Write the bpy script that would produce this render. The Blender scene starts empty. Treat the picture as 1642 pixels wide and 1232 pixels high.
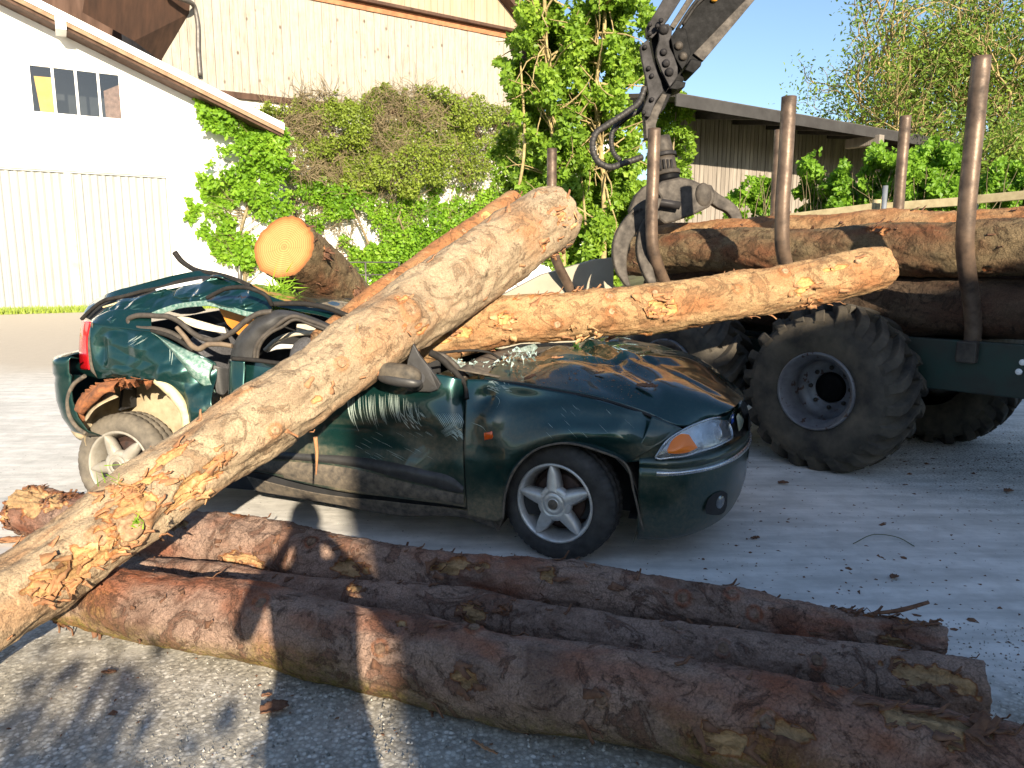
import bpy, math, random
import numpy as np
from mathutils import Vector, Matrix
from mathutils.bvhtree import BVHTree
scene = bpy.context.scene
COL = scene.collection
R = math.radians
rng = np.random.default_rng(7)
random.seed(7)

# ------------------------------------------------------------------ camera, sky, sun, exposure
FPX = 1186.0; CH = 1.47; TH = math.atan(194 / 1186.0)
cam = bpy.data.cameras.new("camera"); camo = bpy.data.objects.new("camera", cam); COL.objects.link(camo)
cam.sensor_width = 36; cam.lens = 36 * FPX / 1642; cam.clip_start = .02; cam.clip_end = 3000
camo.location = (0, 0, CH); camo.rotation_euler = (math.pi / 2 - TH, 0, 0)
scene.camera = camo
SUN_EL = R(19.5); SUNH = (-.287, .958)
world = bpy.data.worlds.new("World"); scene.world = world; world.use_nodes = True
wn = world.node_tree.nodes; wn.clear()
sky = wn.new("ShaderNodeTexSky"); sky.sky_type = 'NISHITA'; sky.sun_disc = False
sky.sun_elevation = SUN_EL; sky.sun_rotation = math.atan2(-SUNH[0], -SUNH[1])
sky.air_density = 1.0; sky.dust_density = .5; sky.ozone_density = 2.3
bg = wn.new("ShaderNodeBackground"); bg.inputs[1].default_value = .088
wo = wn.new("ShaderNodeOutputWorld")
world.node_tree.links.new(sky.outputs[0], bg.inputs[0]); world.node_tree.links.new(bg.outputs[0], wo.inputs[0])
sl = bpy.data.lights.new("sun", 'SUN'); sl.energy = 5.0; sl.angle = R(.53); sl.color = (1.0, .86, .66)
so = bpy.data.objects.new("sun", sl); COL.objects.link(so)
sd = Vector((SUNH[0] * math.cos(SUN_EL), SUNH[1] * math.cos(SUN_EL), -math.sin(SUN_EL)))
so.rotation_euler = sd.to_track_quat('-Z', 'Y').to_euler(); so.location = (3, -10, 12)
scene.view_settings.view_transform = 'Standard'; scene.view_settings.look = 'None'
scene.view_settings.exposure = 1.3; scene.view_settings.gamma = 1; scene.view_settings.use_curve_mapping = False
scene.render.engine = 'CYCLES'

# ------------------------------------------------------------------ helpers
cT, sT = math.cos(TH), math.sin(TH)
CAMP = np.array([0, 0, CH])
def ray(px, py):
    a = (px - 821) / FPX; v = (py - 616) / FPX
    return np.array([a, cT - v * sT, -sT - v * cT])
def P(px, py, t): return CAMP + t * ray(px, py)
def PZ(px, py, z):
    r = ray(px, py); return CAMP + r * ((z - CH) / r[2])
def PV(px, py, p0, n):
    r = ray(px, py); n = np.array(n, float); return CAMP + r * (((np.array(p0) - CAMP) @ n) / (r @ n))

def _h(ix, iy, iz, seed):
    x = (ix.astype(np.int64) * 374761393 + iy.astype(np.int64) * 668265263 + iz.astype(np.int64) * 2147483647 + seed * 974634777) & 0xffffffff
    x = ((x ^ (x >> 13)) * 1274126177) & 0xffffffff
    x = ((x ^ (x >> 16)) * 2246822519) & 0xffffffff
    return ((x ^ (x >> 15)) & 0xffffff) / float(0xffffff)
def vn(p, seed=0):
    p = np.asarray(p, float); i = np.floor(p).astype(np.int64); f = p - i; f = f * f * (3 - 2 * f)
    o = 0
    for dx in (0, 1):
        for dy in (0, 1):
            for dz in (0, 1):
                w = (f[:, 0] if dx else 1 - f[:, 0]) * (f[:, 1] if dy else 1 - f[:, 1]) * (f[:, 2] if dz else 1 - f[:, 2])
                o = o + w * _h(i[:, 0] + dx, i[:, 1] + dy, i[:, 2] + dz, seed)
    return o
def fbm(p, seed=0, oct=4, g=.5):
    p = np.asarray(p, float); a = 1; s = 0; o = 0
    for k in range(oct):
        o = o + a * vn(p * 2 ** k, seed + k * 17); s += a; a *= g
    return o / s
def facet(x, y, seed=0):
    i = np.floor(x).astype(np.int64); j = np.floor(y).astype(np.int64); fx = x - i; fy = y - j; z = i * 0
    a, b, c, d = _h(i, j, z, seed), _h(i + 1, j, z, seed), _h(i, j + 1, z, seed), _h(i + 1, j + 1, z, seed)
    return np.where(fx > fy, a + fx * (b - a) + fy * (d - b), a + fy * (c - a) + fx * (d - c))
def sstep(a, b, x): t = np.clip((x - a) / (b - a), 0, 1); return t * t * (3 - 2 * t)

def link(me, name, m, parent, smooth, kind, label, tris=None):
    o = bpy.data.objects.new(name, me); COL.objects.link(o)
    if m is not None:
        for k in (m if isinstance(m, (list, tuple)) else [m]): me.materials.append(k)
    me.polygons.foreach_set('use_smooth', [bool(smooth)] * len(me.polygons))
    if parent is not None: setparent(o, parent)
    if kind: o['kind'] = kind
    if label: o['label'] = label
    return o
def wloc(o):
    l = Vector((0, 0, 0))
    while o is not None:
        l = l + o.location; o = o.parent
        if o is not None and False: break
    return l
def setparent(o, p):
    o.parent = p
    base = Vector((0, 0, 0)); q = p
    if q.type == 'EMPTY': base = q.location.copy()
    o.matrix_parent_inverse = Matrix.Translation(-base)
def npmesh(name, V, Fc, m, parent=None, smooth=True, kind=None, label=None, attrs=None):
    V = np.asarray(V, float); Fc = np.asarray(Fc, np.int64); k = Fc.shape[1]
    me = bpy.data.meshes.new(name); me.vertices.add(len(V)); me.vertices.foreach_set('co', V.ravel())
    me.loops.add(Fc.size); me.loops.foreach_set('vertex_index', Fc.ravel())
    me.polygons.add(len(Fc)); me.polygons.foreach_set('loop_start', np.arange(0, Fc.size, k))
    try: me.polygons.foreach_set('loop_total', np.full(len(Fc), k))
    except Exception: pass
    me.update(calc_edges=True)
    if attrs:
        for a, v in attrs.items():
            at = me.attributes.new(a, 'FLOAT', 'POINT'); at.data.foreach_set('value', np.asarray(v, float))
    o = link(me, name, m, parent, smooth, kind, label)
    return o
def pymesh(name, V, Fc, m, parent=None, smooth=False, kind=None, label=None):
    me = bpy.data.meshes.new(name); me.from_pydata([tuple(map(float, v)) for v in V], [], [tuple(f) for f in Fc]); me.update()
    return link(me, name, m, parent, smooth, kind, label)
def gridf(nu, nv, closed=False):
    u = np.arange(nu - (0 if closed else 1)); v = np.arange(nv - 1)
    U, W = np.meshgrid(u, v, indexing='ij'); U = U.ravel(); W = W.ravel(); U2 = (U + 1) % nu
    return np.stack([U * nv + W, U2 * nv + W, U2 * nv + W + 1, U * nv + W + 1], 1)
def cr(pts, n):
    """Catmull-Rom through control points, n samples by chord length"""
    p = np.asarray(pts, float)
    if len(p) == 2: return p[0] + (p[1] - p[0]) * np.linspace(0, 1, n)[:, None]
    d = np.r_[0, np.cumsum(np.sqrt(((p[1:] - p[:-1]) ** 2).sum(1)) + 1e-9)]; 
    m = np.zeros_like(p)
    for i in range(len(p)):
        if i == 0: m[i] = (p[1] - p[0]) / (d[1] - d[0])
        elif i == len(p) - 1: m[i] = (p[-1] - p[-2]) / (d[-1] - d[-2])
        else:
            h0 = d[i] - d[i - 1]; h1 = d[i + 1] - d[i]
            m[i] = ((p[i] - p[i - 1]) / h0 * h1 + (p[i + 1] - p[i]) / h1 * h0) / (h0 + h1)
    x = np.linspace(0, d[-1], n); k = np.clip(np.searchsorted(d, x, side='right') - 1, 0, len(p) - 2)
    h = d[k + 1] - d[k]; t = ((x - d[k]) / h)[:, None]; h = h[:, None]
    return (2 * t**3 - 3 * t**2 + 1) * p[k] + (t**3 - 2 * t**2 + t) * h * m[k] + (-2 * t**3 + 3 * t**2) * p[k + 1] + (t**3 - t**2) * h * m[k + 1]
def frames(c):
    T = np.gradient(c, axis=0); T /= np.linalg.norm(T, axis=1)[:, None] + 1e-12
    up = np.array([0, 0, 1.]) if abs(T[0][2]) < .9 else np.array([0, 1., 0])
    N = np.zeros_like(c); n = np.cross(up, T[0]); n /= np.linalg.norm(n)
    for i in range(len(c)):
        n = n - T[i] * (n @ T[i]); n /= np.linalg.norm(n) + 1e-12; N[i] = n
    return T, N, np.cross(T, N)
def tubeV(c, r, k=8):
    T, N, B = frames(c); a = np.linspace(0, 2 * math.pi, k, endpoint=False)
    r = np.broadcast_to(np.asarray(r, float), (len(c),))
    V = c[:, None] + r[:, None, None] * (np.cos(a)[None, :, None] * N[:, None] + np.sin(a)[None, :, None] * B[:, None])
    F_ = []
    n = len(c)
    i, j = np.meshgrid(np.arange(n - 1), np.arange(k), indexing='ij'); i = i.ravel(); j = j.ravel(); j2 = (j + 1) % k
    return V.reshape(-1, 3), np.stack([i * k + j, i * k + j2, (i + 1) * k + j2, (i + 1) * k + j], 1)
def tube(name, pts, r, m, parent=None, k=8, n=None, kind=None, label=None, caps=True):
    pts = np.asarray(pts, float); n = n or max(2, 6 * (len(pts) - 1) if len(pts) > 2 else 2)
    c = cr(pts, n)
    if np.ndim(r): r = np.interp(np.linspace(0, 1, n), np.linspace(0, 1, len(r)), r)
    V, Fq = tubeV(c, r, k)
    F_ = [tuple(f) for f in Fq]
    if caps: F_ += [tuple(range(k))[::-1], tuple(range((n - 1) * k, n * k))]
    o = pymesh(name, V, F_, m, parent, True, kind, label)
    me = o.data
    if caps:
        for p in list(me.polygons)[-2:]: p.use_smooth = False
    return o
def merge(parts):
    V = []; F_ = []; o = 0
    for v, f in parts:
        V.append(np.asarray(v)); F_.append(np.asarray(f) + o); o += len(v)
    return np.concatenate(V), np.concatenate(F_)
BOXF = [(0, 3, 2, 1), (4, 5, 6, 7), (0, 1, 5, 4), (1, 2, 6, 5), (2, 3, 7, 6), (3, 0, 4, 7)]
def boxv(c, dx, dy, dz):
    """box at c with half-vectors"""
    c, dx, dy, dz = [np.asarray(q, float) for q in (c, dx, dy, dz)]
    return [c - dx - dy - dz, c + dx - dy - dz, c + dx + dy - dz, c - dx + dy - dz, c - dx - dy + dz, c + dx - dy + dz, c + dx + dy + dz, c - dx + dy + dz]
def box(name, c, dx, dy, dz, m, parent=None, bev=0, kind=None, label=None):
    o = pymesh(name, boxv(c, dx, dy, dz), BOXF, m, parent, False, kind, label)
    if bev: bevel(o, bev)
    return o
def bevel(o, w, s=2):
    b = o.modifiers.new('bevel', 'BEVEL'); b.width = w; b.segments = s; b.limit_method = 'ANGLE'; b.angle_limit = R(30)
def solid(o, t, off=1):
    b = o.modifiers.new('solid', 'SOLIDIFY'); b.thickness = t; b.offset = off
def prism(name, poly, d, m, parent=None, bev=0, label=None, kind=None, smooth=False):
    """poly: list of 3D points (planar), extruded by vector d"""
    n = len(poly); a = [np.asarray(p, float) for p in poly]; V = a + [p + np.asarray(d) for p in a]
    F_ = [tuple(range(n))[::-1], tuple(range(n, 2 * n))] + [(i, (i + 1) % n, n + (i + 1) % n, n + i) for i in range(n)]
    o = pymesh(name, V, F_, m, parent, smooth, kind, label)
    me = o.data
    import bmesh
    bm = bmesh.new(); bm.from_mesh(me); bmesh.ops.recalc_face_normals(bm, faces=bm.faces); bm.to_mesh(me); bm.free()
    if bev: bevel(o, bev)
    return o
def empty(name, loc, label, cat, group=None):
    o = bpy.data.objects.new(name, None); COL.objects.link(o); o.location = tuple(map(float, loc)); o.empty_display_size = .2
    tag(o, label, cat, group); return o
def tag(o, label, cat, group=None):
    o['label'] = label; o['category'] = cat
    if group: o['group'] = group
    return o
def bvh_of(o):
    me = o.data; return BVHTree.FromPolygons([v.co.copy() for v in me.vertices], [tuple(p.vertices) for p in me.polygons])
def hit(b, px, py):
    r = ray(px, py); q = b.ray_cast(Vector(CAMP), Vector(r).normalized())
    if q[0] is None: return None, None
    n = q[1]
    if n.dot(Vector(r)) > 0: n = -n
    return np.array(q[0]), np.array(n)

# ------------------------------------------------------------------ materials
def newmat(name):
    m = bpy.data.materials.new(name); m.use_nodes = True; nt = m.node_tree
    return m, nt, nt.nodes['Principled BSDF']
def node(nt, t, **kw):
    n = nt.nodes.new(t)
    for k, v in kw.items():
        if k == 'inp':
            for a, b in v.items(): n.inputs[a].default_value = b
        else: setattr(n, k, v)
    return n
def coord(nt, scale=(1, 1, 1), rot=(0, 0, 0)):
    tc = nt.nodes.new('ShaderNodeTexCoord'); mp = nt.nodes.new('ShaderNodeMapping')
    mp.inputs['Scale'].default_value = scale; mp.inputs['Rotation'].default_value = rot
    nt.links.new(tc.outputs['Object'], mp.inputs['Vector']); return mp.outputs[0]
def noise(nt, vec, scale, detail=5, rough=.6, dist=0):
    n = nt.nodes.new('ShaderNodeTexNoise'); n.inputs['Scale'].default_value = scale; n.inputs['Detail'].default_value = detail
    n.inputs['Roughness'].default_value = rough; n.inputs['Distortion'].default_value = dist
    nt.links.new(vec, n.inputs['Vector']); return n.outputs[0]
def ramp(nt, fac, stops):
    r = nt.nodes.new('ShaderNodeValToRGB'); e = r.color_ramp.elements
    while len(e) < len(stops): e.new(.5)
    for i, (p, c) in enumerate(stops):
        e[i].position = p; e[i].color = (c, c, c, 1) if not np.ndim(c) else (*c, 1)
    nt.links.new(fac, r.inputs[0]); return r.outputs[0]
def mix(nt, fac, a, b, mode='MIX'):
    n = nt.nodes.new('ShaderNodeMix'); n.data_type = 'RGBA'; n.blend_type = mode
    for s, v in ((0, fac), (6, a), (7, b)):
        if hasattr(v, 'is_linked'): nt.links.new(v, n.inputs[s])
        elif s == 0: n.inputs[0].default_value = v
        else: n.inputs[s].default_value = (*v, 1)
    return n.outputs[2]
def math_(nt, op, a, b=0.0, clamp=False):
    n = nt.nodes.new('ShaderNodeMath'); n.operation = op; n.use_clamp = clamp
    for i, v in enumerate((a, b)):
        if hasattr(v, 'is_linked'): nt.links.new(v, n.inputs[i])
        else: n.inputs[i].default_value = v
    return n.outputs[0]
def bump(nt, h, strength=.5, dist=.01, prev=None):
    n = nt.nodes.new('ShaderNodeBump'); n.inputs['Strength'].default_value = strength; n.inputs['Distance'].default_value = dist
    nt.links.new(h, n.inputs['Height'])
    if prev is not None: nt.links.new(prev, n.inputs['Normal'])
    return n.outputs[0]
def attr(nt, name):
    n = nt.nodes.new('ShaderNodeAttribute'); n.attribute_name = name; return n.outputs['Fac']
def simple(name, c1, c2=None, scale=8, rough=.6, metal=0, bs=.2, bd=.004, coat=0, detail=6, stretch=(1, 1, 1), bscale=None, rv=.1):
    m, nt, b = newmat(name)
    if 'black' in name or 'grey black' in name: b.inputs['Specular IOR Level'].default_value = .08
    c2 = c2 or tuple(x * .65 for x in c1)
    v = coord(nt, stretch); n = noise(nt, v, scale, detail)
    nt.links.new(ramp(nt, n, [(.32, c2), (.68, c1)]), b.inputs['Base Color'])
    n2 = noise(nt, v, bscale or scale * 5, 6)
    nt.links.new(bump(nt, n2, bs, bd), b.inputs['Normal'])
    nt.links.new(ramp(nt, n, [(.3, min(1, rough + rv)), (.7, max(.02, rough - rv))]), b.inputs['Roughness'])
    b.inputs['Metallic'].default_value = metal; b.inputs['Coat Weight'].default_value = coat
    return m

def bark_mat(name, outer, outer2, red, wood, relief=1.0, green=None):
    m, nt, b = newmat(name); L = nt.links.new
    v = coord(nt)
    n1 = noise(nt, v, 5, 7, .65, .6); n2 = noise(nt, v, 38, 6, .7); n3 = noise(nt, v, 150, 4, .6)
    c = ramp(nt, n1, [(.3, outer2), (.5, outer), (.72, tuple(min(1, x * 1.25) for x in outer))])
    tone = attr(nt, 'tone')
    c = mix(nt, ramp(nt, tone, [(.45, 0.), (.75, .85)]), c, red)
    if green is not None:
        c = mix(nt, math_(nt, 'MULTIPLY', attr(nt, 'moss'), ramp(nt, n2, [(.35, .2), (.6, .95)])), c, green)
    pa = noise(nt, coord(nt), 4.6, 9, .7, 1.6)
    c = mix(nt, ramp(nt, pa, [(.56, 0.), (.59, .62)]), c, tuple(x * .62 + y * .25 for x, y in zip(outer2, red)))
    c = mix(nt, ramp(nt, pa, [(.55, 0.), (.575, .65), (.595, 0.)]), c, tuple(x * .4 for x in outer2))
    c = mix(nt, ramp(nt, pa, [(.36, .45), (.42, 0.)]), c, tuple(min(1, x * 1.35) for x in outer))
    # fine scales and cracks
    vo = node(nt, 'ShaderNodeTexVoronoi', feature='DISTANCE_TO_EDGE'); vo.inputs['Scale'].default_value = 19
    vd = node(nt, 'ShaderNodeVectorMath', operation='ADD'); nn = node(nt, 'ShaderNodeTexNoise'); nn.inputs['Scale'].default_value = 14; nn.inputs['Detail'].default_value = 4
    L(v, nn.inputs['Vector']); sc = node(nt, 'ShaderNodeVectorMath', operation='SCALE'); sc.inputs['Scale'].default_value = .12
    L(nn.outputs['Color'], sc.inputs[0]); L(v, vd.inputs[0]); L(sc.outputs[0], vd.inputs[1]); L(vd.outputs[0], vo.inputs['Vector'])
    crack = ramp(nt, vo.outputs['Distance'], [(0., 0.), (.05, 1.)])
    cm = math_(nt, 'ADD', math_(nt, 'MULTIPLY', math_(nt, 'MAXIMUM', crack, ramp(nt, n1, [(.45, 1.), (.6, 0.)])), .38), .62)
    c = mix(nt, 1.0, c, cm, 'MULTIPLY')
    c = mix(nt, ramp(nt, n3, [(.35, .45), (.6, 0.)]), c, tuple(x * .35 for x in outer2))
    c = mix(nt, ramp(nt, n2, [(.68, 0.), (.82, .5)]), c, tuple(min(1, x * 1.9) for x in outer))
    dk = noise(nt, coord(nt), 17, 8, .72, .8); c = mix(nt, ramp(nt, dk, [(.58, 0.), (.68, .7)]), c, tuple(x * .3 for x in outer2))
    # peeled wood
    vs = coord(nt, (1, 1, 1)); nw = noise(nt, vs, 22, 6, .7, 1.5)
    w = ramp(nt, nw, [(.3, tuple(x * .5 for x in wood)), (.55, wood), (.75, tuple(min(1, x * 1.35) for x in wood))])
    peel = attr(nt, 'peel')
    pf = ramp(nt, peel, [(.35, 0.), (.55, 1.)])
    edge = ramp(nt, peel, [(.2, 0.), (.4, 1.), (.5, 1.), (.75, 0.)])
    c = mix(nt, pf, c, w)
    c = mix(nt, math_(nt, 'MULTIPLY', edge, .75), c, (wood[0] * .55, wood[1] * .28, wood[2] * .16))
    L(c, b.inputs['Base Color']); b.inputs['Roughness'].default_value = .85; b.inputs['Specular IOR Level'].default_value = .25
    b1 = bump(nt, math_(nt, 'ADD', math_(nt, 'MULTIPLY', crack, .3), ramp(nt, pa, [(.54, 0.), (.575, 1.)])), .5 * relief, .008)
    b2 = bump(nt, n2, .75 * relief, .012, b1); b3 = bump(nt, n3, .5 * relief, .004, b2)
    L(b3, b.inputs['Normal']); return m
M = {}
M['bark_tan'] = bark_mat('bark tan', (.41, .31, .20), (.25, .175, .11), (.36, .18, .08), (.50, .30, .13))
M['bark_orange'] = bark_mat('bark orange', (.42, .27, .135), (.24, .14, .07), (.34, .14, .055), (.54, .33, .13))
M['bark_dark'] = bark_mat('bark dark', (.31, .21, .16), (.115, .064, .045), (.29, .09, .04), (.44, .28, .14), 1.4, (.20, .17, .035))
M['bark_rough'] = bark_mat('bark rough', (.20, .145, .08), (.085, .055, .03), (.20, .075, .035), (.42, .21, .09), 1.6)
M['bark_shaded'] = bark_mat('bark brown shaded', (.10, .068, .045), (.045, .03, .02), (.10, .045, .028), (.3, .16, .08), 1.4)  # brown bark with the shade of the load's lower layer in its colour
def wood_end(name, c_in, c_out):
    m, nt, b = newmat(name); L = nt.links.new
    tc = node(nt, 'ShaderNodeTexCoord'); nn = noise(nt, tc.outputs['Object'], 5, 4)
    ra = attr(nt, 'rad'); an = attr(nt, 'ang')
    rr = math_(nt, 'ADD', ra, math_(nt, 'MULTIPLY', nn, .08))
    ring = node(nt, 'ShaderNodeMath', operation='SINE'); L(math_(nt, 'MULTIPLY', math_(nt, 'POWER', rr, 1.15), 88.), ring.inputs[0])
    ringf = ramp(nt, math_(nt, 'ADD', math_(nt, 'MULTIPLY', ring.outputs[0], .5), .5), [(0., 0.), (1., .6)])
    c = ramp(nt, rr, [(.0, tuple(x * .9 for x in c_in)), (.25, c_in), (.75, tuple(x * .95 for x in c_in)), (.93, c_out), (1.0, tuple(x * .5 for x in c_out))])
    c = mix(nt, ringf, c, tuple(x * .5 for x in c_out))
    n2 = noise(nt, coord(nt), 60, 5)
    cr_k = noise(nt, coord(nt), 3, 3, .5); aa_ = math_(nt, 'ADD', math_(nt, 'MULTIPLY', an, 2.3), math_(nt, 'MULTIPLY', cr_k, 5.))
    sn = math_(nt, 'ABSOLUTE', math_(nt, 'SINE', aa_)); c = mix(nt, math_(nt, 'MULTIPLY', ramp(nt, sn, [(0., 1.), (.05, 0.)]), ramp(nt, ra, [(.1, .8), (.75, 0.)])), c, tuple(x * .3 for x in c_out))
    c = mix(nt, ramp(nt, ra, [(.0, .8), (.07, 0.)]), c, tuple(x * .5 for x in c_out))
    L(c, b.inputs['Base Color']); b.inputs['Roughness'].default_value = .8
    L(bump(nt, n2, .15, .002), b.inputs['Normal']); return m
M['end_fresh'] = wood_end('cut wood fresh', (.47, .29, .10), (.45, .17, .045))
M['end_old'] = wood_end('cut wood weathered', (.38, .25, .13), (.24, .12, .06))
M['knot'] = simple('knot wood', (.42, .29, .17), (.20, .11, .06), 55, .85, bs=.6)
M['knot_dark'] = simple('dark knot', (.24, .155, .10), (.09, .05, .03), 60, .9, bs=.6)
M['alloy_dusty'] = simple('dusty alloy', (.37, .345, .30), (.27, .245, .20), 18, .6, .25, .2)
M['torn'] = simple('torn wood', (.56, .36, .18), (.36, .17, .07), 30, .8, bs=.6, stretch=(1, 1, 1))
M['flake'] = simple('bark flake', (.20, .10, .055), (.09, .04, .022), 30, .9, bs=.6)
M['flake_tan'] = simple('bark flake tan', (.40, .22, .11), (.22, .09, .04), 30, .9, bs=.6)

def car_paint(name, dirty=1.0):
    m, nt, b = newmat(name); L = nt.links.new
    v = coord(nt)
    n = noise(nt, v, 3, 6, .6); n2 = noise(nt, v, 45, 5, .65); fl = noise(nt, v, 900, 2)
    c = mix(nt, ramp(nt, fl, [(.4, 0.), (.7, .5)]), (.004, .033, .031), (.009, .070, .060))
    dirt = attr(nt, 'dirt')
    d = math_(nt, 'MULTIPLY', dirt, ramp(nt, n2, [(.25, .35), (.65, 1.)]), True)
    d2 = math_(nt, 'ADD', d, math_(nt, 'MULTIPLY', ramp(nt, n2, [(.5, 0.), (.8, .16 * dirty)]), ramp(nt, n, [(.35, .2), (.7, 1.)])), True)
    # fine scratches
    vs = coord(nt, (1.2, 1.2, 26), (0.2, .35, 0)); sc = noise(nt, vs, 9, 3, .8)
    scr = math_(nt, 'MULTIPLY', ramp(nt, sc, [(.70, 0.), (.73, .45)]), ramp(nt, n, [(.5, 0.), (.6, 1.)]))
    c = mix(nt, scr, c, (.16, .24, .21))
    c = mix(nt, d2, c, (.17, .135, .085))
    L(c, b.inputs['Base Color'])
    L(math_(nt, 'MULTIPLY', math_(nt, 'SUBTRACT', 1., d2, True), .6), b.inputs['Metallic'])
    L(math_(nt, 'ADD', .3, math_(nt, 'MULTIPLY', d2, .5)), b.inputs['Roughness'])
    L(math_(nt, 'SUBTRACT', 1., math_(nt, 'MULTIPLY', d2, 1.2), True), b.inputs['Coat Weight'])
    b.inputs['Coat Roughness'].default_value = .04
    L(bump(nt, noise(nt, v, 9, 3), .05, .02), b.inputs['Normal'])
    return m
M['paint'] = car_paint('green car paint')
M['paint_scr'] = simple('scratched green paint', (.34, .45, .40), (.03, .13, .10), 60, .45, .3, .3, detail=8)
M['scratch'] = simple('bare scratch', (.42, .50, .46), (.25, .33, .29), 200, .5, bs=.1)
M['rubber'] = simple('black rubber', (.035, .032, .030), (.018, .017, .016), 30, .55, bs=.15, rv=.15)
M['rubber_dusty'] = simple('dusty rubber', (.075, .062, .05), (.028, .024, .02), 25, .7, bs=.2)
M['trim'] = simple('grey plastic trim', (.045, .044, .044), (.024, .023, .022), 20, .5, bs=.15)
M['trim_dusty'] = simple('dusty trim', (.16, .13, .095), (.05, .044, .038), 28, .8, bs=.3, detail=9)
M['rust'] = simple('rusty sheet', (.36, .13, .045), (.12, .05, .025), 30, .9, bs=.8, bd=.006)
M['cream'] = simple('cream lining', (.72, .62, .36), (.5, .40, .2), 20, .7, bs=.4)
M['dust'] = simple('dust covered liner', (.44, .37, .25), (.28, .22, .14), 12, .95, bs=.5, detail=9)
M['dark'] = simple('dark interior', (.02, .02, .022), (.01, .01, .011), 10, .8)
M['seat'] = simple('seat cloth', (.10, .10, .11), (.05, .05, .055), 80, .95)
M['beige'] = simple('beige headliner', (.62, .57, .46), (.45, .40, .31), 9, .9)
M['orange_int'] = simple('orange board', (.62, .25, .035), (.45, .16, .02), 6, .5, coat=.2)
M['chrome'] = simple('dull chrome strip', (.62, .63, .64), (.45, .46, .47), 30, .28, .85, .1)
M['alloy'] = simple('silver alloy', (.62, .62, .61), (.47, .46, .44), 25, .42, .55, .15, rv=.08)
M['tyre'] = simple('car tyre', (.045, .043, .041), (.02, .019, .018), 16, .75, bs=.3)
M['tyre_dusty'] = simple('dusty tyre', (.18, .155, .12), (.075, .066, .055), 14, .9, bs=.4, detail=8)
M['brake'] = simple('rusty brake disc', (.075, .04, .03), (.03, .02, .018), 25, .7, .3)
def glassy(name, col, rough=.05, alpha=1, trans=.0, emit=None, metal=0):
    m, nt, b = newmat(name); b.inputs['Base Color'].default_value = (*col, 1); b.inputs['Roughness'].default_value = rough
    b.inputs['Transmission Weight'].default_value = trans; b.inputs['IOR'].default_value = 1.45; b.inputs['Coat Weight'].default_value = .5
    b.inputs['Metallic'].default_value = metal
    return m
M['lens'] = glassy('clear lamp lens', (.93, .95, .96), .03, trans=.92)
M['reflector'] = simple('lamp reflector', (.80, .81, .83), (.45, .46, .48), 14, .16, .9, .3, .02)
M['amber'] = glassy('amber lens', (.85, .20, .015), .12)
def ridged(m, scale=300):
    nt = m.node_tree; b = nt.nodes['Principled BSDF']; w = nt.nodes.new('ShaderNodeTexWave'); w.inputs['Scale'].default_value = scale / 6.28
    w.wave_type = 'BANDS'; w.bands_direction = 'DIAGONAL'; nt.links.new(coord(nt), w.inputs['Vector'])
    nt.links.new(bump(nt, w.outputs[1], .5, .002), b.inputs['Normal'])
ridged(M['amber'])
M['orange_lens'] = glassy('orange side lens', (.65, .09, .01), .15)
M['red'] = glassy('red lamp lens', (.55, .01, .015), .12)
M['glass'] = simple('crazed glass', (.42, .52, .48), (.16, .24, .22), 70, .2, bs=.7, coat=.5)
M['white_paint'] = simple('white paint', (.8, .8, .78), (.7, .7, .68), 20, .5)
M['plate'] = simple('pale plate', (.62, .60, .42), (.5, .48, .32), 30, .5)
M['badge'] = simple('blue badge', (.03, .08, .35), (.02, .05, .22), 20, .3)
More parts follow.
